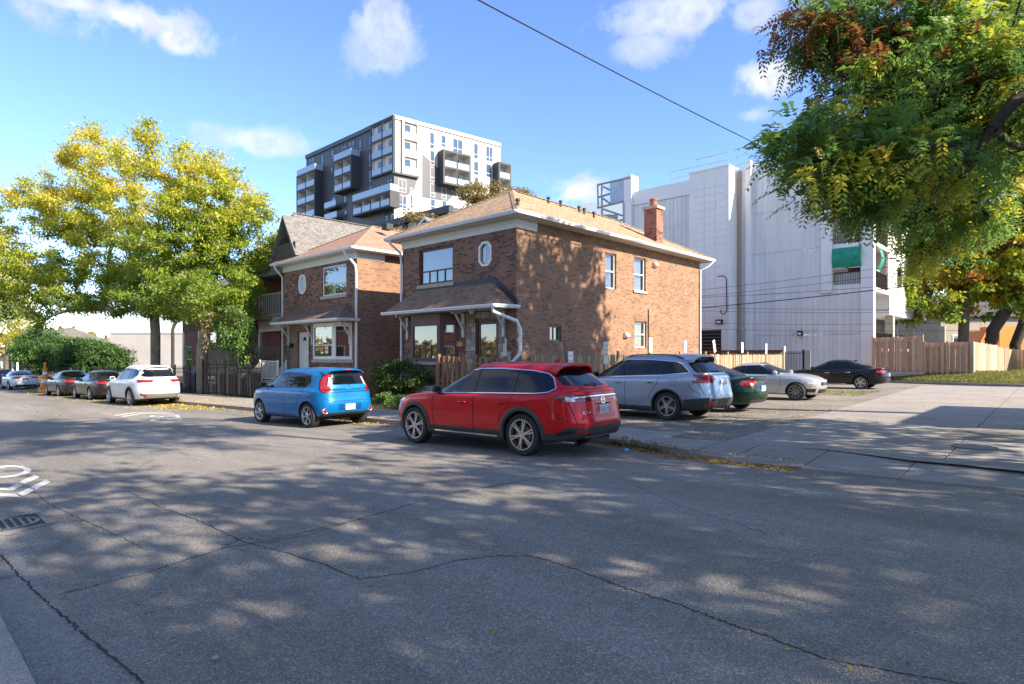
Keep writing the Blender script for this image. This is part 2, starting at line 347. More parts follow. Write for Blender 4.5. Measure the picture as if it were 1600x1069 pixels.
# near pavement with its kerb
root = empty('near_pavement', (0, -1, .1), kind='structure')
x = -60.
kp = WB()
while x < 12:
    WB().box(x+.006, x+2.99, .30, .56, 0, 0.12+gz(0)) if False else None
    q = WB(); q.prism([(x+.008, .30, gz(x, -.2)), (x+2.99, .30, gz(x+3, -.2)), (x+2.99, .57, gz(x+3, -.2)), (x+.008, .57, gz(x, -.2))], (0, 0, .325)); q.build('kerb_stone', G_conc, root)
    x += 3
x = -60.
while x < 12:
    q = WB(); q.prism([(x+.006, -1.5, gz(x, -.2)), (x+1.494, -1.5, gz(x+1.5, -.2)), (x+1.494, .292, gz(x+1.5, -.2)), (x+.006, .292, gz(x, -.2))], (0, 0, .32)); q.build('slab', G_conc, root)
    x += 1.5
sheet('near_lawn', [(-200, -60), (200, -60), (200, -1.5), (-200, -1.5)], G_grass, .08)
# far pavement: kerb stones, slabs
root = empty('far_pavement', (-20, 11, -.2), kind='structure')
x = -62.
def quadslab(x0, x1, y00, y01, y10, y11, dz, th, name, m, par, g=.006, dzk=None):
    """x0..x1, y00/y01 near edge at x0/x1, y10/y11 far edge; dzk: top height at the near edge"""
    q = WB(); a = dz if dzk is None else dzk
    top = [(x0+g, y00+g, gz(x0, a)), (x1-g, y01+g, gz(x1, a)), (x1-g, y11-g, gz(x1, dz)), (x0+g, y10-g, gz(x0, dz))]
    vs = top+[(p[0], p[1], p[2]-th) for p in top]
    q.add(vs, [(0, 1, 2, 3), (7, 6, 5, 4), (0, 4, 5, 1), (1, 5, 6, 2), (2, 6, 7, 3), (3, 7, 4, 0)])
    return q.build(name, m, par)
while x < -6.5:
    x1 = x+1.5 if x > -14 else x+3
    if x1 > -6.5: x1 = -6.2
    quadslab(x, x1, ky(x), ky(x1), ky(x)+.16, ky(x1)+.16, .125, .3, 'kerb_stone', G_conc, root)
    x = x1
x = -50.
while x < -6.5:
    x1 = min(x+1.6, -6.2) if x > -7.9 else x+1.6
    quadslab(x, x1, ky(x)+.162, ky(x1)+.162, 12.05, 12.05, .12, .3, 'slab', G_conc, root, g=.008)
    x = x1
# driveway apron and alley of cast concrete bays
root = empty('driveway', (0, 14, .1), kind='structure')
XS = [-6.2, -5.0, -4.3, -3.15, -1.85, -.1, 1.9, 4.2, 6.4]
XT = [-6.2, -5.15, -4.45, -3.2, -1.85, -.1, 1.9, 4.2, 6.4]
for i in range(len(XS)-1):
    x0, x1 = XS[i], XS[i+1]
    dk = [.12, .07, .03, .02, .02, .02, .02, .02][i]
    quadslab(x0, x1, ky(x0), ky(x1), ky(x0)+.18, ky(x1)+.18, dk+.01, .3, 'kerb_stone', G_concd, root, dzk=dk)
    quadslab(x0, x1, ky(x0)+.184, ky(x1)+.184, 11.3, 11.3, .12, .3, 'slab', G_concd, root, g=.009, dzk=dk+.01)
YD = [11.3, 13.2, 16.6, 20.5, 24.7, 29.2, 34, 39.2]
XL = lambda y: -5.0-(y-11.3)*.045
for j in range(len(YD)-1):
    y0, y1 = YD[j], YD[j+1]
    for fx0, fx1, in (((0, .48)), ((.48, 1.))):
        q = WB(); X = lambda fx, y: lerp(XL(y), 2.2, fx)
        top = [(X(fx0, y0)+.012, y0+.012, 0), (X(fx1, y0)-.012, y0+.012, 0), (X(fx1, y1)-.012, y1-.012, 0), (X(fx0, y1)+.012, y1-.012, 0)]
        top = [(a, b_, gz(a, .122)) for a, b_, c in top]
        vs = top+[(a, b_, c-.3) for a, b_, c in top]
        q.add(vs, [(0, 1, 2, 3), (7, 6, 5, 4), (0, 4, 5, 1), (1, 5, 6, 2), (2, 6, 7, 3), (3, 7, 4, 0)]); q.build('slab', G_conc if (j > 2) else G_concd, root)
sheet('parking_lot', [(-13.6, 12.06), (-5.0, 11.32), (XL(39.2)-.0, 39.2), (-10, 39.6), (-13.6, 39.6)], G_grav, .112)
sheet('alley_ground', [(-14, 39), (60, 39), (60, 70), (-14, 70)], G_grav, .10)
sheet('yard_ground', [(-60, 11.9), (-13.4, 11.9), (-13.4, 60), (-60, 60)], G_dirt, .10)
sheet('side_yard', [(2.2, 11.3), (60, 11.3), (60, 39), (2.2, 39)], G_grav, .10)
# grass bank in front of the cedar fence, with its kerb
gb = WB()
A = [G(1392, 597, .12), G(1480, 600, .12), G(1560, 603.5, .12), G(1600, 604, .12)]
bx = [-9.2, -8.3, -5.4, -2.75, -1.2, 4]
byk = [43.0, 42.7, 41.0, 39.6, 39.0, 38.]
for i, (xx, yy) in enumerate(zip(bx, byk)):
    yf = 44.6 if xx < -3 else 47
    gb.v += [(xx, yy, gz(xx, .24)), (xx, lerp(yy, yf, .35), gz(xx, .45)), (xx, yf, gz(xx, .74))]
for i in range(len(bx)-1):
    for j in range(2): gb.f.append((i*3+j, (i+1)*3+j, (i+1)*3+j+1, i*3+j+1)); gb.m.append(0)
gb.build('grass_bank', G_grass, kind='structure')
kr = empty('bank_kerb', (-6, 42, 0), kind='structure')
for i in range(len(bx)-1):
    for h in range(3):
        ta, tb = h/3, (h+1)/3
        x0, x1 = lerp(bx[i], bx[i+1], ta), lerp(bx[i], bx[i+1], tb); y0, y1 = lerp(byk[i], byk[i+1], ta), lerp(byk[i], byk[i+1], tb)
        quadslab(x0, x1, y0-.2, y1-.2, y0, y1, .25, .4, 'kerb_stone', G_conc, kr, g=.01)

# ------------------------------------------------------------------ road markings, cracks
def polyline_strip(b, pts, w, dz, jitter=0, seed=1, n=10):
    rd = random.Random(seed); P = []
    for a, c in zip(pts[:-1], pts[1:]):
        for k in range(n): P.append((lerp(a[0], c[0], k/n), lerp(a[1], c[1], k/n)))
    P.append(pts[-1])
    P = [(x+rd.gauss(0, jitter), y+rd.gauss(0, jitter)) for x, y in P]
    L = []; R2 = []
    for i, (x, y) in enumerate(P):
        a = P[max(0, i-1)]; c = P[min(len(P)-1, i+1)]; dx, dy = c[0]-a[0], c[1]-a[1]; l = math.hypot(dx, dy) or 1
        ww = w*rd.uniform(.35, 1.25)/2
        L.append((x-dy/l*ww, y+dx/l*ww)); R2.append((x+dy/l*ww, y-dx/l*ww))
    for i in range(len(P)-1):
        b.quad(*[(q[0], q[1], gz(q[0], dz)) for q in (L[i], L[i+1], R2[i+1], R2[i])])
def g2(x, y): p = G(x, y); return (p[0], p[1])
cr = [
 ([(90, 930), (235, 893), (345, 858), (415, 846), (560, 812), (700, 772), (860, 744)], .028),
 ([(415, 850), (480, 836), (600, 800)], .02),
 ([(200, 768), (258, 795), (300, 810), (385, 848), (440, 862), (510, 884), (560, 905), (640, 895), (720, 875), (790, 868)], .026),
 ([(0, 840), (110, 812), (135, 815), (190, 840), (230, 860)], .02),
 ([(65, 790), (200, 768), (330, 741), (480, 722), (620, 705)], .024),
 ([(830, 868), (900, 890), (965, 915), (1060, 945), (1140, 975), (1200, 995), (1290, 1030)], .028),
 ([(790, 870), (830, 868)], .02), ([(345, 858), (380, 840), (420, 846)], .02),
 ([(40, 760), (80, 790), (135, 815)], .02),
 ([(400, 690), (600, 708), (700, 720), (760, 735)], .018), ([(60, 700), (140, 690), (220, 700), (330, 705)], .02),
 ([(1290, 1030), (1400, 1050), (1500, 1069)], .02), ([(960, 745), (1060, 790), (1200, 835)], .014),
]
cb = WB()
for i, (pts, w) in enumerate(cr): polyline_strip(cb, [g2(*p) for p in pts], w*.55, .003, .009, i, n=22)
polyline_strip(cb, [g2(0, 868), g2(30, 900), g2(70, 940), g2(130, 990), g2(225, 1069)], .016, .0075, .006, 77, n=24)
cb.build('road_cracks', M_crack, kind='stuff', fix=False)
# lane marking for cyclists: chevrons plus bicycle symbol
def chevron(b, ox, oy, sc=1.):
    pass
mk = empty('cycle_lane_marking', tuple(G(20, 760)), label='white painted bicycle and double chevron marking on the near lane asphalt', cat='road marking')
def flat(name, polys, dz, par, m=M_paint):
    b = WB()
    for p in polys: b.poly([(q[0], q[1], gz(q[0], dz)) for q in p])
    return b.build(name, m, par, fix=False)
def pz(ox, oy, s, pts): return [g2(ox+x/s, oy+y/s) for x, y in pts]
Z = lambda pts: pz(0, 700, 7.633, pts)
flat('chevron', [Z([(225, 412), (410, 322), (475, 350), (290, 436)]), Z([(95, 490), (195, 425), (275, 447), (150, 515)]), Z([(-60, 500), (-60, 478), (95, 483), (150, 515)])], .006, mk)
flat('chevron', [Z([(355, 475), (545, 380), (605, 408), (435, 497)]), Z([(212, 545), (345, 485), (405, 510), (272, 582)]), Z([(-60, 560), (-60, 580), (240, 590), (190, 552), (0, 545)])], .006, mk)
c1 = G(-8, 735.5); b = WB()
def ring2(b, cx, cy, rx, ry, w, a0=0, a1=360, n=28, dz=.006):
    for k in range(n):
        t0, t1 = [R_(lerp(a0, a1, (k+q)/n)) for q in (0, 1)]
        b.quad(*[(cx+r*rx*math.cos(t), cy+r*ry*math.sin(t), gz(cx+r*rx*math.cos(t), dz)) for r, t in ((1, t0), (1, t1), (1-w, t1), (1-w, t0))])
pc = G(2, 738); ring2(b, pc[0]-.05, pc[1]+.02, .78, .36, .26); ring2(b, pc[0]-1.75, pc[1]-.55, .78, .36, .26)
for a, c in (((0, 0), (-.55, -.3)), ((-.55, -.3), (-1.2, 0)), ((-1.2, 0), (-1.75, -.55)), ((-1.2, 0), (-.45, .05)), ((-.55, -.3), (-.45, .12))):
    x0, y0, x1, y1 = pc[0]+a[0], pc[1]+a[1], pc[0]+c[0], pc[1]+c[1]; l = math.hypot(x1-x0, y1-y0); nx, ny = -(y1-y0)/l*.05, (x1-x0)/l*.05
    b.quad(*[(q[0], q[1], gz(q[0], .0065)) for q in ((x0+nx, y0+ny), (x1+nx, y1+ny), (x1-nx, y1-ny), (x0-nx, y0-ny))])
b.build('bicycle_symbol', M_paint, mk, fix=False)
# the same marking on the far lane, towards the white SUV
mk2 = empty('cycle_lane_marking', tuple(G(225, 648)), label='sunlit white bicycle and chevron marking on the far lane behind the white SUV', cat='road marking')
cx, cy = G(215, 646)[:2]
def chev(ox):
    o = []
    for s in (-1, 1):
        o.append([(ox, cy), (ox+.22, cy), (ox+.85, cy+s*.75), (ox+.63, cy+s*.75)])
    return o
X0 = G(188, 646)[0]
flat('chevron', [[(X0, cy), (X0+.35, cy), (X0+1.2, cy+.8), (X0+.85, cy+.8)], [(X0, cy), (X0+.35, cy), (X0+1.2, cy-.8), (X0+.85, cy-.8)]], .006, mk2)
flat('chevron', [[(q[0]+.75, q[1]) for q in p] for p in [[(X0, cy), (X0+.35, cy), (X0+1.2, cy+.8), (X0+.85, cy+.8)], [(X0, cy), (X0+.35, cy), (X0+1.2, cy-.8), (X0+.85, cy-.8)]]], .0075, mk2)
b = WB(); ring2(b, X0+2.6, cy+.25, .62, .42, .22); ring2(b, X0+4.3, cy-.2, .62, .42, .22)
for a, c in (((2.6, .25), (3.1, .5)), ((3.1, .5), (3.8, .3)), ((3.8, .3), (4.3, -.2)), ((3.8, .3), (3.0, .0)), ((2.6, .25), (3.1, -.1))):
    x0, y0, x1, y1 = X0+a[0], cy+a[1], X0+c[0], cy+c[1]; l = math.hypot(x1-x0, y1-y0); nx, ny = -(y1-y0)/l*.06, (x1-x0)/l*.06
    b.quad(*[(q[0], q[1], gz(q[0], .0065)) for q in ((x0+nx, y0+ny), (x1+nx, y1+ny), (x1-nx, y1-ny), (x0-nx, y0-ny))])
b.build('bicycle_symbol', M_paint, mk2, fix=False)
# catch basin grate, manhole in the driveway, asphalt patches
M_iron = mat('cast_iron', (.16, .15, .15), .6, metal=.4, var=.3, vscale=20)
root = empty('catch_basin', tuple(G(8, 820, .0)), label='square cast iron catch basin grate near the kerb', cat='drain grate')
cx, cy = G(8, 820)[:2]
b = WB(); s_ = .36
for x0, x1, y0, y1 in ((-s_, s_, -s_, -s_+.05), (-s_, s_, s_-.05, s_), (-s_, -s_+.05, -s_+.05, s_-.05), (s_-.05, s_, -s_+.05, s_-.05)):
    b.box(cx+x0, cx+x1, cy+y0, cy+y1, gz(cx)-.05, gz(cx)+.012)
b.build('frame', M_iron, root)
b = WB(); ring2(b, cx, cy, .30, .30, .12, dz=.010)
for k in range(7):
    yy = cy-.21+k*.07; hw = math.sqrt(max(0.01, .27**2-(yy-cy)**2))
    b.box(cx-hw, cx+hw, yy-.013, yy+.013, gz(cx)-.02, gz(cx)+.011)
b.build('grate', M_iron, root); WB().box(cx-.31, cx+.31, cy-.31, cy+.31, gz(cx)-.02, gz(cx)+.005).build('sump', M_black, root)
mh = G(1522, 699, .12); b = WB(); b.lathe([(0, .0), (.33, .0), (.33, .012), (.30, .012)], 28, P=lambda x, y, z: (mh[0]+x, mh[1]+y, gz(mh[0]+x, .124)+z))
b.lathe([(0, .008), (.29, .008)], 28, P=lambda x, y, z: (mh[0]+x, mh[1]+y, gz(mh[0]+x, .124)+z)); b.build('manhole_cover', M_iron, label='round iron manhole cover in the shaded concrete driveway', cat='manhole cover')
pt = WB(); rd = random.Random(5)
for pl in ([(1468, 681), (1500, 670), (1560, 668), (1640, 672), (1640, 690), (1560, 691), (1500, 688)],):
    pp = [G(x, y, .12) for x, y in pl]
    pt.poly([(p[0], p[1], gz(p[0], .128)) for p in pp])
pt.build('asphalt_patch', G_asph, kind='structure', fix=False)
pt = WB(); pp = [G(x, y, .12) for x, y in [(1250, 700), (1330, 703), (1440, 716), (1640, 733), (1640, 742), (1500, 727), (1420, 720), (1330, 708)]]
pt.poly([(p[0], p[1], gz(p[0], .129)) for p in pp]); pt.build('asphalt_band', G_asph, kind='structure', fix=False)
# ------------------------------------------------------------------ wall / window builders
def PFY(Y, s=-1):   # plane facing -Y
    return lambda u, d, z: (u, Y+d, z)
def PFX(X):
    return lambda u, d, z: (X-d, u, z)
def wall(name, parent, m, P, u0, u1, z0, z1, ops=(), rev=.14, th=.25, **k):
    """wall panel with real openings: ops = (u0,u1,z0,z1)"""
    us = sorted(set([u0, u1]+[a for o in ops for a in o[:2]])); zs = sorted(set([z0, z1]+[a for o in ops for a in o[2:]]))
    b = WB()
    def inside(u, z): return any(o[0] < u < o[1] and o[2] < z < o[3] for o in ops)
    for i in range(len(us)-1):
        for j in range(len(zs)-1):
            if inside((us[i]+us[i+1])/2, (zs[j]+zs[j+1])/2): continue
            b.quad(P(us[i], 0, zs[j]), P(us[i+1], 0, zs[j]), P(us[i+1], 0, zs[j+1]), P(us[i], 0, zs[j+1]))
    for o in ops:
        a, c, e, f = o
        for q in (((a, e), (a, f)), ((c, e), (c, f)), ((a, e), (c, e)), ((a, f), (c, f))):
            (p0, r0), (p1, r1) = q
            b.quad(P(p0, 0, r0), P(p1, 0, r1), P(p1, rev+.1, r1), P(p0, rev+.1, r0))
    return b.build(name, m, parent, fix=False, **k)
def window(parent, P, u0, u1, z0, z1, d=.09, fm=None, fw=.06, cols=(), rows=(), sill=None, curtain=True, cm=None, name='window', bm=.035, pane=None, sub=None):
    """frame bars (window), with pane and curtain children. cols/rows: mullion fractions; rows entries may be (frac, c0, c1)"""
    fm = fm or M_white
    b = WB(); w, h = u1-u0, z1-z0
    b.box(u0, u0+fw, d-.03, d+.05, z0, z1, P); b.box(u1-fw, u1, d-.03, d+.05, z0, z1, P)
    b.box(u0+fw, u1-fw, d-.03, d+.05, z0, z0+fw, P); b.box(u0+fw, u1-fw, d-.03, d+.05, z1-fw, z1, P)
    iu0, iu1, iz0, iz1 = u0+fw, u1-fw, z0+fw, z1-fw
    rr = []
    for r in rows:
        zc = lerp(iz0, iz1, r); b.box(iu0, iu1, d-.022, d+.04, zc-bm/2-.008, zc+bm/2+.008, P); rr.append(zc)
    for c in cols:
        if isinstance(c, tuple): c_, ra, rb = c
        else: c_, ra, rb = c, 0, 1
        uc = lerp(iu0, iu1, c_); za, zb = lerp(iz0, iz1, ra), lerp(iz0, iz1, rb)
        b.box(uc-bm/2, uc+bm/2, d-.018, d+.035, za, zb, P)
    o = b.build(name, fm, parent)
    WB().quad(P(iu0, d+.012, iz0), P(iu1, d+.012, iz0), P(iu1, d+.012, iz1), P(iu0, d+.012, iz1)).build('pane', pane or M_pane, o, fix=False)
    bb = WB(); n = 30
    if curtain:
        for i in range(n):
            ua, ub = lerp(iu0, iu1, i/n), lerp(iu0, iu1, (i+1)/n); da, db = [.02*math.sin(q*1.9)+.01*math.sin(q*.7) for q in (i, i+1)]
            bb.quad(P(ua, d+.12+da, iz0), P(ub, d+.12+db, iz0), P(ub, d+.12+db, iz1), P(ua, d+.12+da, iz1))
        bb.build('curtain', cm or M_curtain, o, fix=False)
    else:
        bb.quad(P(iu0, d+.14, iz0), P(iu1, d+.14, iz0), P(iu1, d+.14, iz1), P(iu0, d+.14, iz1)).build('blind', cm or M_room, o, fix=False)
    if sill:
        WB().box(u0-.1, u1+.1, -.06, d, z0-sill, z0-.002, P).build('sill', M_conc, parent)
    return o
def gutter(parent, pts, m=None, s=.11, name='gutter'):
    """K-style gutter along a polyline, hanging outside"""
    b = WB()
    for p, q in zip(pts[:-1], pts[1:]):
        p, q = Vector(p), Vector(q); t = (q-p).normalized(); o = Vector((t.y, -t.x, 0))
        prof = [(0, 0), (.09, 0), (.105, .035), (.13, .07), (.13, .115), (.11, .115), (.11, .08), (.02, .02), (0, .115)]
        A = [p+o*a+Vector((0, 0, c)) for a, c in prof]; n = len(A)
        # mitre
        e0, e1 = p-t*.0, q+t*.0
        B = [x+(q-p) for x in A]
        b.add([*A, *B], [(i, (i+1) % n, (i+1) % n+n, i+n) for i in range(n)]+[tuple(range(n)), tuple(range(n, 2*n))[::-1]])
    return b.build(name, m or M_whitem, parent)
def downpipe(parent, pts, r=.045, m=None, **k):
    b = WB(); b.tube(pts, r, 8); o = b.build('downpipe', m or M_whitem, parent, smooth=50, **k); return o
def hiproof(parent, m, x0, x1, y0, y1, z, zr, ry0, ry1, xr=None, name='roof', kick=0.0):
    xr = (x0+x1)/2 if xr is None else xr
    b = WB(); A = [(x0, y0, z), (x1, y0, z), (x1, y1, z), (x0, y1, z)]; R0 = (xr, ry0, zr); R1 = (xr, ry1, zr)
    nseg = 1
    b.poly([A[0], A[1], R0]); b.poly([A[1], A[2], R1, R0]); b.poly([A[2], A[3], R1]); b.poly([A[3], A[0], R0, R1])
    b.poly([(x, y, z-.03) for x, y, z in A][::-1])
    for i in range(4):
        p, q = A[i], A[(i+1) % 4]; b.quad(p, q, (q[0], q[1], z-.03), (p[0], p[1], z-.03))
    o = b.build(name, m, parent)
    rc = WB()
    for p, q in ((A[0], R0), (A[1], R0), (R0, R1), (R1, A[2]), (R1, A[3])):
        p, q = Vector(p), Vector(q); n = max(2, int((q-p).length/.28)); t = (q-p)/n; sd_ = t.cross(Vector((0, 0, 1))).normalized()*.13
        for i in range(n):
            a = p+t*i+Vector((0, 0, .012)); c = p+t*(i+1.12)+Vector((0, 0, .035)); dn = Vector((0, 0, -.05))
            rc.add([a+sd_+dn, a+Vector((0, 0, .02)), a-sd_+dn, c+sd_+dn, c+Vector((0, 0, .02)), c-sd_+dn], [(0, 1, 4, 3), (1, 2, 5, 4), (3, 4, 5)])
    rc.build('ridge_cap', m, o, fix=False)
    return o
def corbel(parent, x, y, z, h=.75, w=.55):
    """white scrolled canopy bracket against a wall facing -Y"""
    n = 10; outer = [(x, y-w+.02, z-.02)]; pts = []
    for i in range(n+1):
        t = i/n; yy = y-w*(1-t)**1.0+.02; zz = z-.05-h*(t**1.6)+.03*math.sin(t*math.pi*3)
        pts.append((yy, zz))
    up = [(a, c+.09) for a, c in pts]
    poly = [(x-.045, a, c) for a, c in pts]+[(x-.045, a, c) for a, c in up[::-1]]
    b = WB()
    for i in range(n):
        q = [(x-.045, pts[i][0], pts[i][1]), (x-.045, pts[i+1][0], pts[i+1][1]), (x-.045, up[i+1][0], up[i+1][1]), (x-.045, up[i][0], up[i][1])]
        b.prism(q, (.09, 0, 0))
    b.box(x-.05, x+.05, y-.08, y-.0, z-h-.12, z-.05); b.box(x-.05, x+.05, y-w, y-.08, z-.09, z-.03)
    return b.build('bracket', M_trimw, parent)

# ================================================================== MAIN HOUSE
HX0, HX1, HY0, HY1 = -20.72, -14.2, 15.3, 29.1
ZB, ZT = -.35, 6.44
H = empty('brick_house', (-17.5, 20, -.2), label='corner brick house with tan hip roof and dappled tree shade on its side', cat='house')
PF, PS = PFY(HY0), PFX(HX1)
fx = lambda px, py: PY(px, py, HY0)
sx = lambda px, py: PX(px, py, HX1)
W1 = (fx(655, 400)[0], fx(707.5, 400)[0], PY(709, 440, HY0)[2], fx(707, 383)[2]+.03)
OC = (fx(749, 397)[0], fx(768, 397)[0], fx(759, 415)[2], fx(759, 378.5)[2])
DR = (fx(744, 520)[0], fx(779, 520)[0], .55, fx(745, 499)[2])
wall('front_wall', H, B_main, PF, HX0, HX1, ZB, ZT, [W1, OC, DR])
w1 = (sx(946, 400)[1], sx(963, 400)[1], sx(960, 452)[2], sx(960, 397)[2])
w2 = (sx(991, 400)[1], sx(1009, 400)[1], sx(1009, 456)[2], sx(1009, 405)[2])
w3 = (sx(991.5, 520)[1], sx(1010, 520)[1], sx(1000, 543)[2], sx(1009, 502.5)[2])
w4 = (sx(859, 520)[1], sx(877, 520)[1], sx(870, 533)[2], sx(877, 509.5)[2])
w2 = (w2[0], w2[1], w2[2], w2[3]); SW = [w1, w2, w3, w4]
wall('side_wall', H, B_side, PS, HY0, HY1, ZB, ZT+.02, SW)
wall('rear_wall', H, B_main, lambda u, d, z: (u, HY1-d, z), HX0, HX1, ZB, ZT)
wall('party_wall', H, B_main, lambda u, d, z: (HX0+d, u, z), HY0, HY1, ZB, ZT)
# arched soldier-course lintels over the side windows
for w in SW:
    b = WB(); n = 9; wd = w[1]-w[0]+.16
    for i in range(n):
        t0, t1 = i/n, (i+.86)/n; u0, u1 = w[0]-.08+wd*t0, w[0]-.08+wd*t1
        ar = lambda u: .09*(1-((u-(w[0]+w[1])/2)/(wd/2))**2)
        b.prism([PS(u0, -.012, w[3]-.01+ar(u0)), PS(u1, -.012, w[3]-.01+ar(u1)), PS(u1, -.012, w[3]+.2+ar(u1)), PS(u0, -.012, w[3]+.2+ar(u0))], (-.03, 0, 0))
    b.build('lintel', B_side, H)
# windows
window(H, PF, *W1, fm=M_maroon, fw=.085, rows=(.36,), cols=((.25, 0, .36), (.5, 0, .36), (.75, 0, .36)), sill=.14, cm=mat('pale_blind', (.58, .62, .64), .8, var=.05, vscale=1, stretch=(1, 1, 30)), pane=M_panec)
b = WB()
# octagonal casing
cu, cz = (OC[0]+OC[1])/2, (OC[2]+OC[3])/2; hu, hz = (OC[1]-OC[0])/2, (OC[3]-OC[2])/2
oct_ = lambda s, e=0: [(cu+a*(hu-e)*1., cz+c*(hz-e)) for a, c in ((-.45, -1), (.45, -1), (1, -.62), (1, .62), (.45, 1), (-.45, 1), (-1, .62), (-1, -.62))]
O1, O2 = oct_(1, -.02), oct_(1, .06)
for i in range(8):
    j = (i+1) % 8
    b.prism([PF(*(O1[i][0], -.03, O1[i][1])), PF(O1[j][0], -.03, O1[j][1]), PF(O2[j][0], -.03, O2[j][1]), PF(O2[i][0], -.03, O2[i][1])], (0, .1, 0))
b.box(cu-.012, cu+.012, .04, .06, OC[2]+.1, OC[3]-.1, PF); b.box(cu+.12, cu+.14, .04, .06, OC[2]+.1, OC[3]-.1, PF)
ow = b.build('window', M_white, H)
WB().poly([PF(u, .05, z) for u, z in O2]).build('pane', M_panec, ow, fix=False)
WB().quad(PF(OC[0], .12, OC[2]), PF(OC[1], .12, OC[2]), PF(OC[1], .12, OC[3]), PF(OC[0], .12, OC[3])).build('blind', M_curtain, ow, fix=False)
# brick infill corners around the octagon (bricks cut round it)
b = WB()
for a, c in ((-1, -1), (1, -1), (1, 1), (-1, 1)):
    b.prism([PF(cu+a*hu, -.004, cz+c*hz), PF(cu+a*hu*.45, -.004, cz+c*hz), PF(cu+a*hu, -.004, cz+c*hz*.62)], (0, .06, 0))
b.build('cut_brick', B_main, H, kind='stuff')
for i, w in enumerate(SW):
    window(H, PS, *w, fm=M_white if i != 3 else mat('grey_paint', (.25, .23, .22), .6), d=.12, fw=.055, rows=(.5,) if i < 3 else (), cols=() if i < 3 else (.5,), sill=.1 if i == 1 else None, pane=M_panec, cm=mat('white_blind', (.62, .62, .58), .8, var=.1, vscale=2) if i in (1, 2) else None)
# frieze boards, soffit, fascia
def ubox(name, m, x0, x1, y0, y1, z0, z1, par=H, **k): return WB().box(x0, x1, y0, y1, z0, z1).build(name, m, par, **k)
ubox('frieze_board', M_trimw, HX0-.02, HX1+.035, HY0-.035, HY0-.002, 6.1, 6.26)
ubox('frieze_board', M_trimw, HX0-.02, HX1+.055, HY0-.055, HY0-.002, 6.262, 6.42)
ubox('frieze_board', M_trimw, HX1+.002, HX1+.035, HY0-.002, HY0+1.05, 6.1, 6.26)
ubox('frieze_board', M_trimw, HX1+.002, HX1+.055, HY0-.002, HY0+1.05, 6.262, 6.42)
EX0, EX1, EY0, EY1 = HX0-.5, HX1+.5, HY0-.5, HY1+.5
b = WB(); b.box(EX0, EX1, EY0, HY0, 6.43, 6.455); b.box(HX1, EX1, HY0, EY1, 6.43, 6.455); b.box(EX0, HX0, HY0, EY1, 6.43, 6.455); b.box(HX0, HX1, HY1, EY1, 6.43, 6.455)
b.build('soffit', mat('soffit', (.60, .58, .54), .6, var=.08, bump=.4, bscale=8, stretch=(3, 3, 1)), H)
gutter(H, [(EX0, EY0, 6.44), (EX1, EY0, 6.44)]); gutter(H, [(EX1, EY0-.13, 6.44), (EX1, EY1, 6.44)]); gutter(H, [(EX0, EY1, 6.44), (EX0, EY0, 6.44)])
rf = hiproof(H, S_tan, EX0-.02, EX1+.02, EY0-.02, EY1+.02, 6.56, 8.62, EY0+3.75, EY1-3.75)
# roof fittings
M_vent = mat('roof_vent', (.03, .028, .027), .6)
def pipe_on_roof(px, py, X, h=.3, r=.05, par=rf):
    p = PX(px, py, X); b = WB(); b.tube([p, p+np.array([0, 0, h])], r, 8); b.tube([p+np.array([0, 0, h*.75]), p+np.array([0, 0, h])], r*1.5, 8); return b.build('vent_pipe', M_vent, par)
def zroof(x): return 6.56+(EX1+.02-x)*(8.62-6.56)/((EX1-EX0)/2+.02)
for (px, py, dx) in ((809, 322, .45), (857, 316, 3.1), (876, 316, 3.1), (905, 331, 3.0), (913, 335, 2.9), (928, 346, 2.6)):
    X = EX1-dx; p = PX(px, py, X); z = zroof(X); b = WB(); b.tube([(X, p[1], z-.02), (X, p[1], z+.22)], .055, 8); b.tube([(X, p[1], z+.2), (X, p[1], z+.27)], .085, 8); b.build('vent_pipe', M_vent, rf)
# chimney
ch = WB(); CXm, CYm = -14.75, 25.45
ch.box(CXm-.33, CXm+.33, CYm-.30, CYm+.30, 6.5, 8.55); c_ = ch.build('chimney', B_red2, rf)
# (chimney is a part of the roof; its cap, pot and flashing are pieces of the house)
ubox('chimney_cap', M_conc, CXm-.4, CXm+.4, CYm-.37, CYm+.37, 8.55, 8.68)
b = WB(); b.lathe([(.17, 8.68), (.17, 9.0), (.2, 9.0), (.2, 9.06), (.12, 9.06)], 12, P=lambda x, y, z: (CXm+x, CYm+y, z)); b.build('chimney_pot', mat('clay_pot', (.35, .13, .08), .8), H)
b = WB(); b.prism([(CXm-.38, CYm-.35, 6.9), (CXm+.36, CYm-.35, 6.75), (CXm+.36, CYm-.35, 6.95), (CXm-.38, CYm-.35, 7.35)], (0, .7, 0)); b.build('flashing', M_vent, H)
# tar strip in the valley beside the chimney
b = WB(); pa, pb = (EX1-.35, 19.5, zroof(EX1-.35)+.015), (EX1-1.6, 24.2, zroof(EX1-1.6)+.015)
b.build('x', M_vent) if False else None
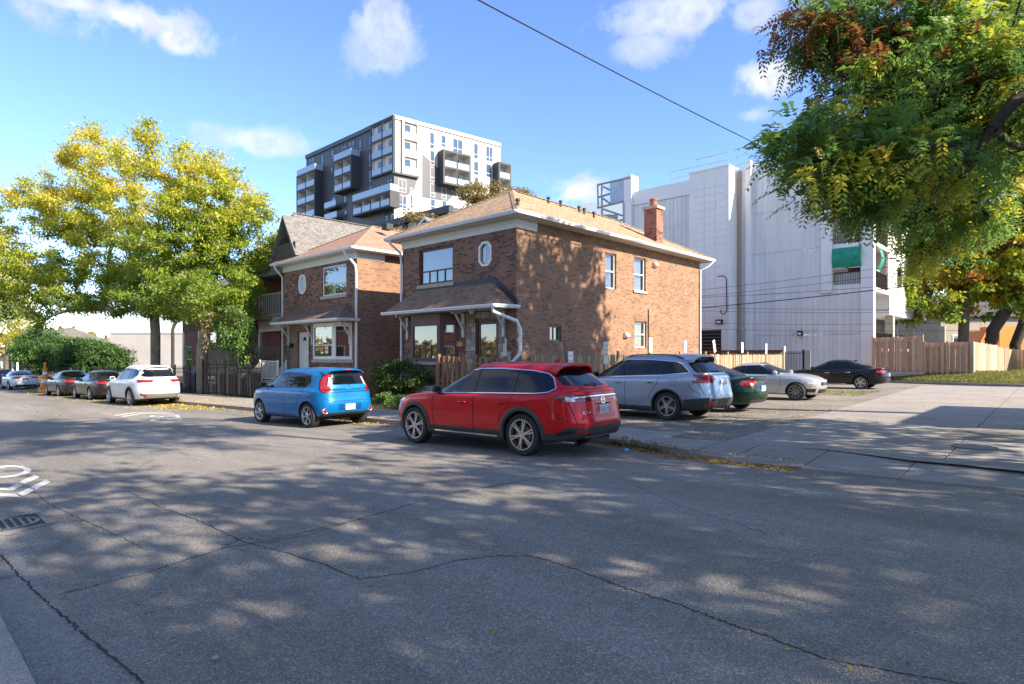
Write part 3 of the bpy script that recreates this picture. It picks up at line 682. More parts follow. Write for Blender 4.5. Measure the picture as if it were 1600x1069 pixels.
# canopy over bay and porch
CY = 14.3; cx0, cx1 = PY(597, 491, CY)[0]+.1, HX1-.05; cz0 = PY(775, 476, CY)[2]+.02; tz = fx(774, 440)[2]
tx0, tx1 = fx(652, 458)[0], fx(772, 441)[0]
b = WB()
A = [(cx0, CY, cz0), (cx1, CY, cz0), (cx1+.1, HY0, cz0), (cx0-.0, HY0, cz0)]; T0, T1 = (tx0, HY0, tz), (tx1, HY0, tz)
b.poly([A[0], A[1], T1, T0]); b.poly([A[1], A[2], T1]); b.poly([A[3], A[0], T0]); b.poly([(x, y, z-.04) for x, y, z in A])
b.build('canopy_roof', S_brown if False else shinglemat('shingle_canopy', (.27, .18, .12), (.16, .105, .075), (.36, .24, .16), 0, 1.5), H)
gutter(H, [(cx0-.02, CY, cz0-.1), (cx1+.02, CY, cz0-.1)], s=.09); gutter(H, [(cx1+.02, CY-.13, cz0-.1), (cx1+.12, HY0, cz0-.1)])
b = WB(); b.box(cx0, cx1, CY+.02, HY0-.02, cz0-.09, cz0-.05); b.build('canopy_soffit', M_trimw, H)
M_flash = mat('blue_black_flashing', (.02, .028, .045), .5)
b = WB()
fh = .19
b.prism([(tx0-.1, HY0-.03, tz-.12), (tx1+.05, HY0-.03, tz-.0), (tx1+.0, HY0-.03, tz+fh), (tx0-.05, HY0-.03, tz+fh-.12)], (0, .028, 0))
b.prism([(tx1-.05, HY0-.05, tz+.0), (cx1+.12, HY0-.05, cz0-.02), (cx1+.12, HY0-.05, cz0+.2), (tx1-.0, HY0-.05, tz+fh)], (0, .045, 0))
b.build('flashing', M_flash, H)
for px in (638, 725, 788):
    x = fx(px, 520)[0]; corbel(H, x, HY0, cz0-.08, h=.85, w=.62)
# bay window
BX0 = PY(642, 530, 14.8)[0]; BXa = PY(687, 530, 14.8)[0]; BXb = fx(717, 530)[0]; BY = 14.8; bz0, bz1 = PY(660, 563, BY)[2], cz0-.1
def obl(p, q):
    p, q = Vector(p), Vector(q); t = (q-p).normalized(); n = Vector((t.y, -t.x, 0))
    return lambda u, d, z: tuple(Vector((p.x, p.y, 0))+t*u-n*d+Vector((0, 0, z))), (q-p).length
BP1, L1 = obl((BX0, BY, 0), (BXa, BY, 0)); BP2, L2 = obl((BXa, BY, 0), (BXb, HY0, 0)); BP0, L0 = obl((BX0-.5, HY0, 0), (BX0, BY, 0))
for P_, L_ in ((BP1, L1), (BP2, L2), (BP0, L0)):
    wall('bay_panel', H, M_maroon, P_, 0, L_, bz0-.05, bz1, [(.1, L_-.1, bz0+.03, bz1-.42)], rev=.02)
window(H, BP1, .1, L1-.1, bz0+.03, bz1-.42, d=.02, fm=M_maroon, fw=.06, rows=(.38,), cols=((.25, 0, .38), (.5, 0, .38), (.75, 0, .38)))
window(H, BP2, .1, L2-.1, bz0+.03, bz1-.42, d=.02, fm=M_maroon, fw=.05, rows=(.5,))
window(H, BP0, .1, L0-.1, bz0+.03, bz1-.42, d=.02, fm=M_maroon, fw=.05, rows=(.5,))
b = WB(); b.prism([(BX0-.5, HY0, bz0-.18), (BX0, BY-.08, bz0-.18), (BXa+.03, BY-.08, bz0-.18), (BXb+.1, HY0, bz0-.18)], (0, 0, .13)); b.build('bay_sill', M_conc, H)
b = WB(); b.prism([(BX0-.42, HY0, ZB), (BX0, BY, ZB), (BXa, BY, ZB), (BXb, HY0, ZB)], (0, 0, bz0-.18-ZB)); b.build('bay_base', B_main, H)
# door with stone surround
b = WB(); u0, u1, z0, z1 = DR
b.box(u0, u0+.07, .02, .12, z0, z1, PF); b.box(u1-.07, u1, .02, .12, z0, z1, PF); b.box(u0+.07, u1-.07, .02, .12, z1-.08, z1, PF)
dr = b.build('door', M_maroon, H)
b = WB(); b.box(u0+.08, u0+.17, .05, .1, z0, z1-.09, PF); b.box(u1-.17, u1-.08, .05, .1, z0, z1-.09, PF); b.box(u0+.17, u1-.17, .05, .1, z1-.2, z1-.09, PF); b.box(u0+.17, u1-.17, .05, .1, z0, z0+.2, PF); b.box(u0+.17, u1-.17, .055, .095, z0+1.08, z0+1.13, PF)
b.build('storm_door', M_maroon, dr); WB().quad(PF(u0+.17, .07, z0+.2), PF(u1-.17, .07, z0+.2), PF(u1-.17, .07, z1-.2), PF(u0+.17, .07, z1-.2)).build('pane', M_pane, dr, fix=False)
WB().quad(PF(u0, .2, z0), PF(u1, .2, z0), PF(u1, .2, z1), PF(u0, .2, z1)).build('inner_door', mat('door_grey', (.2, .18, .2), .6), dr, fix=False)
M_stone = [mat('veneer_stone_%s' % n, c, .9, var=.25, vscale=7, bump=.5, bscale=14) for n, c in (('tan', (.36, .30, .22)), ('grey', (.27, .25, .22)), ('rust', (.30, .20, .14)), ('pale', (.42, .38, .32)))]
rd = random.Random(3)
def stones(ua, ub, za, zb):
    z = za
    while z < zb-.05:
        h = min(rd.choice((.14, .2, .26)), zb-z); u = ua
        if zb-z-h < .07: h = zb-z
        while u < ub-.03:
            w = min(rd.uniform(.16, .34), ub-u)
            if ub-u-w < .1: w = ub-u
            dp = rd.uniform(.03, .055); q = WB(); q.box(u+.008, u+w-.008, -dp, .0, z+.008, z+h-.008, PF)
            q.build('stone', rd.choice(M_stone), H); u += w
        z += h
su0, su1 = fx(729, 520)[0], fx(791, 520)[0]
stones(su0, DR[0]-.01, .5, cz0-.12); stones(DR[1]+.01, su1, .5, cz0-.12); stones(DR[0], DR[1], DR[3]+.02, cz0-.12)
lp = fx(745, 487); b = WB(); b.lathe([(.0, .0), (.09, .02), (.115, .08), (.1, .15), (.05, .19)], 12, P=lambda x, y, z: (lp[0]+x, HY0-.25+y, lp[2]-.1+z)); b.lathe([(.06, .19), (.06, .24)], 10, P=lambda x, y, z: (lp[0]+x, HY0-.25+y, lp[2]-.1+z)); b.build('porch_light', M_white, H, smooth=True)
mb = fx(724, 538); b = WB(); b.box(mb[0]-.2, mb[0]+.13, HY0-.17, HY0-.01, mb[2]-.09, mb[2]+.09); b.box(mb[0]-.21, mb[0]+.14, HY0-.19, HY0-.01, mb[2]+.09, mb[2]+.11); o = b.build('letter_box', mat('letterbox_wood', (.42, .20, .08), .6, var=.2), H)
b = WB(); b.box(mb[0]-.04, mb[0]-.015, HY0-.178, HY0-.17, mb[2]-.05, mb[2]+.05); b.box(mb[0]-.08, mb[0]-.045, HY0-.178, HY0-.17, mb[2]+.03, mb[2]+.05); b.build('numeral', M_white, o)
# porch slab with steps
ubox('porch', G_conc, -18., HX1, 13.9, HY0-.001, ZB, .55)
for i in range(3): ubox('step', G_conc, -17.3, -15.6, 13.9-.3*(i+1), 13.9-.3*i-.005, ZB, .55-.18*(i+1))
# side wall fittings
def sbox(name, px, py, w, h, dp, m): p = sx(px, py); return WB().box(p[1]-w/2, p[1]+w/2, -dp, -.002, p[2]-h/2, p[2]+h/2, PS).build(name, m, H)
for px, py in ((1022, 414), (977, 524)):
    p = sx(px, py); b = WB(); b.prism([PS(p[1]-.14, -.2, p[2]-.05), PS(p[1]-.14, 0, p[2]-.12), PS(p[1]-.14, -.001, p[2]+.1), PS(p[1]-.14, -.1, p[2]+.1)], (0, .28, 0)); b.build('vent_hood', M_white, H)
p = sx(1012.5, 484); downpipe(H, [(HX1+.03, p[1], p[2]), (HX1+.03, p[1], .2)], .025, mat('dark_pipe', (.05, .045, .04), .6))
# downpipes
xl = fx(626, 400)[0]
downpipe(H, [(HX0-.1, EY0-.08, 6.45), (HX0-.1, EY0-.08, 6.3), (HX0-.02, HY0-.12, 5.95), (HX0-.02, HY0-.06, 5.6), (HX0-.02, HY0-.06, 3.5), (HX0-.02, HY0-.06, 0)], .05)
gx = cx1-.02
downpipe(H, [(HX1-.1, CY-.06, cz0-.08), (HX1-.1, CY-.06, cz0-.25), (HX1+.25, HY0-.25, cz0-.55), (HX1+.27, HY0-.1, cz0-.85), (HX1+.27, HY0-.1, 1.75), (HX1+.1, HY0-.3, 1.45), (HX1-.1, HY0-.4, 1.3), (HX1-.1, HY0-.4, .5)], .062)
downpipe(H, [(EX1+.05, EY1-.15, 6.42), (EX1-.1, EY1-.3, 6.2), (HX1+.06, HY1-.06, 6.0), (HX1+.06, HY1-.06, .3)], .05)
# meter boxes
p = fx(798, 556); ubox('meter_box', mat('pale_green_metal', (.42, .46, .40), .5), p[0]-.28, p[0]+.02, HY0-.22, HY0-.002, p[2]-.25, p[2]+.15)
b = WB(); b.tube([(p[0]-.05, HY0-.2, p[2]), (p[0]-.05, HY0-.2, p[2]+.62)], .03, 8); b.tube([(p[0]-.12, HY0-.22, p[2]-.3), (p[0]-.12, HY0-.22, p[2]+.42)], .025, 8); b.build('conduit', M_whitem, H)

# ================================================================== LEFT HOUSE
LX0, LX1, LY0, LY1 = PY(443, 420, 15.3)[0], -24.2, 15.3, 27.
zb2 = -.6
L = empty('brick_house', (-27.5, 20, -.4), label='smaller brick house with white trimmed bay window and brown canopy, second from the corner', cat='house')
PL, PLS = PFY(LY0), PFX(LX1)
lx = lambda px, py: PY(px, py, LY0)
zf = lx(557, 404)[2]; dzl = zf-6.1
zg = zf+.34
U1 = (lx(503, 450)[0], lx(541, 450)[0], lx(541, 459)[2], lx(541, 411)[2]); OV = (lx(467.5, 440)[0], lx(478, 440)[0], lx(472, 459)[2], lx(472, 430)[2]); D1 = (lx(465.5, 540)[0], lx(483, 540)[0], .44, lx(470, 519)[2])
wall('front_wall', L, B_left, PL, LX0, LX1, zb2, zg, [U1, OV, D1])
wall('side_wall', L, B_side, PLS, LY0, LY1, zb2, zg, [])
wall('rear_wall', L, B_left, lambda u, d, z: (u, LY1-d, z), LX0, LX1, zb2, zg); wall('party_wall', L, B_left, lambda u, d, z: (LX0+d, u, z), LY0, LY1, zb2, zg)
window(L, PL, *U1, fm=M_white, fw=.08, rows=(.38,), cols=((.5, 0, .38),), sill=.15)
b = WB(); cu, cz = (OV[0]+OV[1])/2, (OV[2]+OV[3])/2; hu, hz = (OV[1]-OV[0])/2, (OV[3]-OV[2])/2
el = lambda e, d: [PL(cu+(hu-e)*math.copysign(abs(math.cos(t))**.8, math.cos(t)), d, cz+(hz-e)*math.copysign(abs(math.sin(t))**.8, math.sin(t))) for t in [k*2*math.pi/16 for k in range(16)]]
a_, c_ = el(-.03, -.03), el(.06, -.03)
for i in range(16): b.prism([a_[i], a_[(i+1) % 16], c_[(i+1) % 16], c_[i]], (0, .1, 0))
o = b.build('window', M_white, L); WB().poly(el(.05, .05)).build('pane', mat('frosted_pane', (.55, .6, .62), .3), o, fix=False)
b = WB()
for a, c in ((-1, -1), (1, -1), (1, 1), (-1, 1)):
    b.prism([PL(cu+a*hu, -.004, cz+c*hz), PL(cu+a*hu*.3, -.004, cz+c*hz), PL(cu+a*hu*.75, -.004, cz+c*hz*.8), PL(cu+a*hu, -.004, cz+c*hz*.45)], (0, .06, 0))
b.build('cut_brick', B_left, L, kind='stuff')
for x0, x1, y0, y1 in ((LX0-.02, LX1+.035, LY0-.035, LY0-.002), (LX1+.002, LX1+.035, LY0-.002, LY0+1.5)):
    ubox('frieze_board', M_trimw, x0, x1, y0, y1, zf, zf+.15, par=L)
for x0, x1, y0, y1 in ((LX0-.02, LX1+.055, LY0-.055, LY0-.002), (LX1+.002, LX1+.055, LY0-.002, LY0+1.5)):
    ubox('frieze_board', M_trimw, x0, x1, y0, y1, zf+.152, zf+.32, par=L)
ex0, ex1, ey0, ey1 = LX0-.45, LX1+.45, LY0-.45, LY1+.45
b = WB(); b.box(ex0, ex1, ey0, LY0, zg-.01, zg+.015); b.box(LX1, ex1, LY0, ey1, zg-.01, zg+.015); b.box(ex0, LX0, LY0, ey1, zg-.01, zg+.015); b.build('soffit', M_trimw, L)
gutter(L, [(ex0, ey0, zg), (ex1, ey0, zg)]); gutter(L, [(ex1, ey0-.13, zg), (ex1, ey1, zg)])
S_tan2 = shinglemat('shingle_redtan', (.37, .22, .15), (.25, .15, .10), (.44, .28, .19), 0, 2.05)
lr = hiproof(L, S_tan2, ex0-.02, ex1+.02, ey0-.02, ey1+.02, zg+.12, zg+2.15, ey0+3.7, ey1-3.7)
b = WB(); p = PX(605, 352, -26.2); b.box(p[0]-.2, p[0]+.25, p[1]-.2, p[1]+.2, p[2]-.25, p[2]+.05); b.build('roof_vent', M_vent, lr)
# its canopy, bay, brackets, door
LC = 14.3; c0, c1 = PY(424, 508, LC)[0]+.1, LX1+.05; lz = PY(530, 497, LC)[2]+.0; t0, t1 = lx(462, 485)[0], lx(541, 474)[0]; ltz = lx(541, 474)[2]
b = WB(); A = [(c0, LC, lz), (c1, LC, lz), (c1+.1, LY0, lz), (c0, LY0, lz)]; T0, T1 = (t0, LY0, ltz), (t1, LY0, ltz)
b.poly([A[0], A[1], T1, T0]); b.poly([A[1], A[2], T1]); b.poly([A[3], A[0], T0]); b.poly([(x, y, z-.04) for x, y, z in A]); b.build('canopy_roof', S_brown, L)
gutter(L, [(c0-.02, LC, lz-.1), (c1+.02, LC, lz-.1)]); gutter(L, [(c1+.02, LC-.13, lz-.1), (c1+.12, LY0, lz-.1)])
ubox('canopy_soffit', M_trimw, c0, c1, LC+.02, LY0-.02, lz-.09, lz-.05, par=L)
for px in (452, 489, 548): corbel(L, lx(px, 520)[0], LY0, lz-.08, h=.95, w=.6)
bx0, bxa, bxb = lx(486, 540)[0]+.0, PY(521, 540, 14.85)[0], lx(550, 540)[0]; by = 14.85; z0, z1 = PY(500, 560, by)[2], lz-.12
bx0 = PY(489, 540, by)[0]
Q1, l1 = obl((bx0, by, 0), (bxa, by, 0)); Q2, l2 = obl((bxa, by, 0), (bxb, LY0, 0)); Q0, l0 = obl((bx0-.45, LY0, 0), (bx0, by, 0))
for P_, L_ in ((Q1, l1), (Q2, l2), (Q0, l0)):
    wall('bay_panel', L, M_white, P_, 0, L_, z0-.05, z1, [(.06, L_-.06, z0+.03, z1-.12)], rev=.02)
    window(L, P_, .06, L_-.06, z0+.03, z1-.12, d=.02, fm=M_white, fw=.07, rows=(.38,) if P_ is Q1 else (), cols=())
b = WB(); b.prism([(bx0-.5, LY0, z0-.2), (bx0, by-.08, z0-.2), (bxa+.03, by-.08, z0-.2), (bxb+.1, LY0, z0-.2)], (0, 0, .14)); b.build('bay_sill', M_conc, L)
b = WB(); b.prism([(bx0-.42, LY0, zb2), (bx0, by, zb2), (bxa, by, zb2), (bxb, LY0, zb2)], (0, 0, z0-.2-zb2)); b.build('bay_base', B_left, L)
p = PY(511, 546, by); b = WB(); b.prism([(p[0]-.14, by-.02, p[2]-.2), (p[0]+.14, by-.02, p[2]-.2), (p[0]+.14, by-.02, p[2]+.12), (p[0], by-.02, p[2]+.24), (p[0]-.14, by-.02, p[2]+.12)], (0, .012, 0)); o = b.build('window_sticker', M_white, L)
b = WB(); b.prism([(p[0]-.1, by-.024, p[2]-.06), (p[0]+.1, by-.024, p[2]-.06), (p[0]+.1, by-.024, p[2]+.02), (p[0]-.1, by-.024, p[2]+.02)], (0, .003, 0)); b.prism([(p[0]-.09, by-.024, p[2]+.1), (p[0]+.09, by-.024, p[2]+.1), (p[0], by-.024, p[2]+.2)], (0, .003, 0)); b.build('sticker_print', mat('red_print', (.6, .04, .04), .5), o)
u0, u1, z0d, z1d = D1
b = WB(); b.box(u0, u1, .08, .14, z0d, z1d, PL); dl = b.build('door', M_white, L)
b = WB(); b.poly([PL((u0+u1)/2+.17*math.cos(t), .075, z1d-.45+.2*math.sin(t)) for t in [k*math.pi/8 for k in range(9)]]); b.build('fanlight', M_pane, dl, fix=False)
b = WB()
for a in (0, 1):
    for c in (.25, 1.05): b.box(lerp(u0, u1, .14+.4*a), lerp(u0, u1, .46+.4*a), .07, .08, z0d+c, z0d+c+.6, PL)
b.build('door_panel', M_white, dl); WB().box(u1-.12, u1-.06, .02, .08, z0d+.95, z0d+1.0, PL).build('handle', M_black, dl)
ls0, ls1 = lx(455, 540)[0], lx(489, 540)[0]; rd = random.Random(8)
PF_ = PF; PF = PL
def stonesL(ua, ub, za, zb):
    z = za
    while z < zb-.05:
        h = min(rd.choice((.16, .22, .28)), zb-z); u = ua
        while u < ub-.03:
            w = min(rd.uniform(.16, .34), ub-u)
            if ub-u-w < .1: w = ub-u
            q = WB(); q.box(u+.008, u+w-.008, -rd.uniform(.03, .055), 0, z+.008, z+h-.008, PL); q.build('stone', rd.choice(M_stone[1:3]), L); u += w
        z += h
stonesL(ls0, D1[0]-.01, .0, lz-.12); stonesL(D1[1]+.01, ls1-.3, .0, lz-.12); stonesL(D1[0], D1[1], D1[3]+.02, lz-.12)
PF = PF_
p = lx(458, 555); ubox('letter_box', M_black, p[0]-.15, p[0]+.12, LY0-.15, LY0-.002, p[2]+.4, p[2]+.62, par=L)
downpipe(L, [(LX1-.25, ey0-.05, zg), (LX1-.25, ey0-.05, zg-.1), (LX1+.03, LY0-.12, zg-.65), (LX1+.03, LY0-.06, zg-1), (LX1+.03, LY0-.06, -.3)], .062)
downpipe(L, [(LX0+.05, ey0-.05, zg), (LX0+.05, ey0-.05, zg-.15), (LX0+.0, LY0-.06, zg-.6), (LX0+.0, LY0-.06, -.4)], .055)
# raised porch with steps and pale railing
ubox('porch', G_conc, -29.9, bx0-.5, 13.3, LY0-.001, zb2, .42, par=L)
for i in range(4): ubox('step', G_conc, -29.9-.3*(i+1), -29.9-.3*i-.004, 13.35, 14.75, zb2, .42-.175*(i+1), par=L)
def railing(label, pts, h=.95, gap=.13, m=M_trimw, group=None, rr=.022, name='railing', ps=.03, cat='railing'):
    c = pts[0]; root = empty(name, tuple(c), label=label, cat=cat, group=group)
    b = WB()
    for p, q in zip(pts[:-1], pts[1:]):
        p, q = Vector(p), Vector(q)
        for hh in (.1, h): b.tube([p+Vector((0, 0, hh)), q+Vector((0, 0, hh))], rr, 6)
    b.build('rail', m, root)
    src = None
    for p, q in zip(pts[:-1], pts[1:]):
        p, q = Vector(p), Vector(q); n = max(1, int((q-p).length/gap))
        for i in range(n+1):
            a = p.lerp(q, i/n)
            if src is None:
                s_ = MB(); s_.box(-.011, .011, -.011, .011, .1, h); src = s_.build('baluster', m, root, loc=a-Vector(c))
            else: inst(src, root, loc=a-Vector(c))
    for p in pts:
        b = WB(); b.box(p[0]-ps, p[0]+ps, p[1]-ps, p[1]+ps, p[2]-.05, p[2]+h+.06); b.build('post', m, root)
    return root
railing('pale metal railing down the steps and along the front of the white door porch', [(-31.25, 13.36, -.36), (-29.95, 13.36, .42), (bx0-.6, 13.36, .42)])
railing('sloping pale metal handrail on the house side of the porch steps', [(-31.25, 14.72, -.36), (-29.95, 14.72, .42)])
# ================================================================== CARS
def carpaint(name, col, metal=.35, rough=.28):
    m, t, b = newmat(name); setp(b, Base_Color=c4(col), Metallic=metal, Roughness=rough, Coat_Weight=.55); b.inputs['Specular IOR Level'].default_value = .3; b.inputs['Coat Roughness'].default_value = .02; b.inputs['Coat IOR'].default_value = 1.45
    g = N('ShaderNodeTexCoord', t); n = N('ShaderNodeTexNoise', t); n.inputs['Scale'].default_value = 2.2; n.inputs['Detail'].default_value = 5; t.links.new(g.outputs['Object'], n.inputs['Vector'])
    mr = N('ShaderNodeMapRange', t); mr.inputs[3].default_value = rough*.75; mr.inputs[4].default_value = rough*1.5; t.links.new(n.outputs[0], mr.inputs[0]); t.links.new(mr.outputs[0], b.inputs['Roughness'])
    MATS[name] = m; return m
C_glass = mat('car_glass', (.004, .006, .009), .0, spec=.55)
C_rubber = mat('tyre_rubber', (.018, .018, .018), .75, var=.3, vscale=12, obj=True)
C_clad = mat('dark_cladding', (.035, .036, .038), .55, var=.15, obj=True)
C_black = mat('black_plastic', (.01, .01, .01), .35)
C_gap = mat('panel_gap', (.004, .004, .004), .8)
C_chrome = mat('chrome', (.82, .83, .85), .2, .9)
C_alloy = mat('alloy_silver', (.52, .53, .55), .28, .85)
C_red = mat('lamp_red', (.30, .006, .012), .12, coat=1)
C_redd = mat('lamp_dark_red', (.16, .004, .008), .1, coat=1)
C_clear = mat('lamp_clear', (.55, .56, .58), .1, .3, coat=1)
C_amber = mat('lamp_amber', (.6, .16, .01), .2, coat=.8)
C_plate = mat('plate_white', (.50, .52, .56), .4)
C_plateink = mat('plate_blue', (.03, .06, .28), .5)
C_seat = mat('underbody', (.012, .012, .012), .9)

def crom(vals, sub):
    """Catmull-Rom through rows of numbers"""
    V = [np.array(v, float) for v in vals]; V = [2*V[0]-V[1]]+V+[2*V[-1]-V[-2]]; o = []
    for i in range(1, len(V)-2):
        p0, p1, p2, p3 = V[i-1:i+3]
        for k in range(sub):
            t = k/sub; o.append(.5*((2*p1)+(-p0+p2)*t+(2*p0-5*p1+4*p2-p3)*t*t+(-p0+3*p1-3*p2+p3)*t**3))
    o.append(V[-2]); return o
def shell(levels, paint, clad, clad_k, axles, rw, wz, hw, sub=5, nh=56, xm=0.):
    """levels: (xF,zF,yS,zS,xR,zR,nF,nR). returns mesh with arches cut"""
    LV = crom(levels, sub); rows = []
    dense = 400
    th = np.linspace(0, math.pi, dense)
    for lv in LV:
        xF, zF, yS, zS, xR, zR, nF, nR = lv
        c, s = np.cos(th), np.sin(th)
        n = np.where(c > 0, nF, nR)
        u = np.sign(c)*np.abs(c)**(2/n); v = np.abs(s)**(2/n)
        x = np.where(u > 0, xm+(xF-xm)*u, xm+(xm-xR)*u); y = max(yS, .002)*v
        au = np.abs(u); g = au**5
        z = zS+np.where(u > 0, (zF-zS)*g, (zR-zS)*g)
        P = np.stack([x, y, z], 1); d = np.r_[0, np.cumsum(np.linalg.norm(np.diff(P[:, :2], axis=0), axis=1))]
        t = np.linspace(0, d[-1], nh)
        rows.append(np.stack([np.interp(t, d, P[:, k]) for k in range(3)], 1))
    nl = len(rows); ring = 2*nh-2; vs = []
    for r in rows:
        vs += [tuple(p) for p in r]+[(p[0], -p[1], p[2]) for p in r[-2:0:-1]]
    fs = []; mi = []
    for i in range(nl-1):
        for k in range(ring):
            a = (i*ring+k, i*ring+(k+1) % ring, (i+1)*ring+(k+1) % ring, (i+1)*ring+k); fs.append(a); mi.append(1 if i < clad_k*sub else 0)
    # caps
    for lev, rev in ((0, False), (nl-1, True)):
        o = lev*ring
        for k in range(nh-1):
            a, b_ = o+k, o+k+1; c_ = o+(ring-k-1) % ring if k+1 < nh-1 else o+k+1; d_ = o+(ring-k) % ring
            f = []
            for q in (a, b_, c_, d_):
                if q not in f: f.append(q)
            if len(f) > 2: fs.append(tuple(f)); mi.append(1 if lev == 0 else 0)
    me = bpy.data.meshes.new('body'); me.from_pydata(vs, [], fs)
    for m in (paint, clad, C_seat): me.materials.append(m)
    me.polygons.foreach_set('material_index', mi)
    bm = bmesh.new(); bm.from_mesh(me); bmesh.ops.remove_doubles(bm, verts=bm.verts, dist=1e-5); bmesh.ops.recalc_face_normals(bm, faces=bm.faces); bm.to_mesh(me); bm.free()
    bvh = BVHTree.FromPolygons([v.co for v in me.vertices], [p.vertices[:] for p in me.polygons])
    # wheel arches: real openings
    cut = MB()
    for ax in axles:
        for s in (1, -1):
            cut.mi = 2
            prof = [(0, 0), (rw, 0), (rw, .42), (0, .42)]
            n = 40; V = []
            for r, h in ((rw, hw-.30), (rw, hw+.25)):
                for k in range(n): V.append((ax+r*math.cos(2*math.pi*k/n), s*h, wz+r*math.sin(2*math.pi*k/n)))
            base = len(cut.v)
            cut.add(V, [(k, (k+1) % n, (k+1) % n+n, k+n) for k in range(n)]+[tuple(range(n))[::-1], tuple(range(n, 2*n))])
    cm = cut.mesh('cut', [paint, clad, C_seat], fix=True)
    o = bpy.data.objects.new('tmp', me); COL.objects.link(o); oc = bpy.data.objects.new('tmpc', cm); COL.objects.link(oc)
    md = o.modifiers.new('b', 'BOOLEAN'); md.object = oc; md.operation = 'DIFFERENCE'; md.solver = 'EXACT'
    dg = bpy.context.evaluated_depsgraph_get(); me2 = bpy.data.meshes.new_from_object(o.evaluated_get(dg))
    bpy.data.objects.remove(o); bpy.data.objects.remove(oc)
    me2.polygons.foreach_set('use_smooth', [True]*len(me2.polygons)); me2.set_sharp_from_angle(angle=R_(32))
    me2.name = 'body'; return me2, bvh
class Proj:
    def __init__(s, bvh): s.b = bvh
    def side(s, x, z, sgn=1, off=.004):
        off = off+.002
        h = s.b.ray_cast(Vector((x, sgn*2, z)), Vector((0, -sgn, 0)))
        if h[0] is None: return None
        n = h[1]; n = n if n.y*sgn > 0 else -n
        return h[0]+n*off
    def end(s, y, z, rear=True, off=.004):
        d = -1 if rear else 1
        h = s.b.ray_cast(Vector((d*4, y, z)), Vector((-d, 0, 0)))
        if h[0] is None: return None
        n = h[1]; n = n if n.x*d > 0 else -n
        if n.x*d < .30: return None
        return h[0]+n*off
    def top(s, x, y, off=.004, strict=False):
        h = s.b.ray_cast(Vector((x, y, 4)), Vector((0, 0, -1)))
        n = h[1] if h[1].z > 0 else -h[1]
        if off < .01 and strict and n.z < .38: return None
        return h[0]+n*off
def loftpatch(fn, lo, hi, n=24, m=8):
    n = int(n*1.5)
    """lo, hi: polylines [(a,b)] in projection coords with increasing a; fn(a,b)->point"""
    a0, a1 = max(lo[0][0], hi[0][0]), min(lo[-1][0], hi[-1][0]); b = MB(); idx = {}
    for i in range(n+1):
        t = .5-.5*math.cos(math.pi*i/n); a = lerp(a0, a1, t)
        l = np.interp(a, [p[0] for p in lo], [p[1] for p in lo]); h = np.interp(a, [p[0] for p in hi], [p[1] for p in hi])
        for j in range(m+1):
            p = fn(a, lerp(l, h, j/m))
            if p is not None: idx[(i, j)] = len(b.v); b.v.append(tuple(p))
    for i in range(n):
        for j in range(m):
            q = [(i, j), (i+1, j), (i+1, j+1), (i, j+1)]
            if all(k in idx for k in q): b.f.append(tuple(idx[k] for k in q)); b.m.append(0)
    return b
def stroke(fn, pts, w, n=10, closed=False):
    """thin band along a polyline given in projection coordinates"""
    P = []
    pts = list(pts)+([pts[0]] if closed else [])
    for p, q in zip(pts[:-1], pts[1:]):
        for k in range(n): P.append((lerp(p[0], q[0], k/n), lerp(p[1], q[1], k/n)))
    P.append(pts[-1]); b = MB(); L = []
    for i, (x, y) in enumerate(P):
        a = P[max(0, i-1)]; c = P[min(len(P)-1, i+1)]; dx, dy = c[0]-a[0], c[1]-a[1]; l = math.hypot(dx, dy) or 1
        e, f = fn(x-dy/l*w/2, y+dx/l*w/2), fn(x+dy/l*w/2, y-dx/l*w/2)
        L.append((e, f))
    for (a, c), (d, e) in zip(L[:-1], L[1:]):
        if None in (a, c, d, e): continue
        b.quad(a, d, e, c)
    return b
def arcpts(cx, cz, r, a0, a1, n=20): return [(cx+r*math.cos(R_(lerp(a0, a1, k/n))), cz+r*math.sin(R_(lerp(a0, a1, k/n)))) for k in range(n+1)]
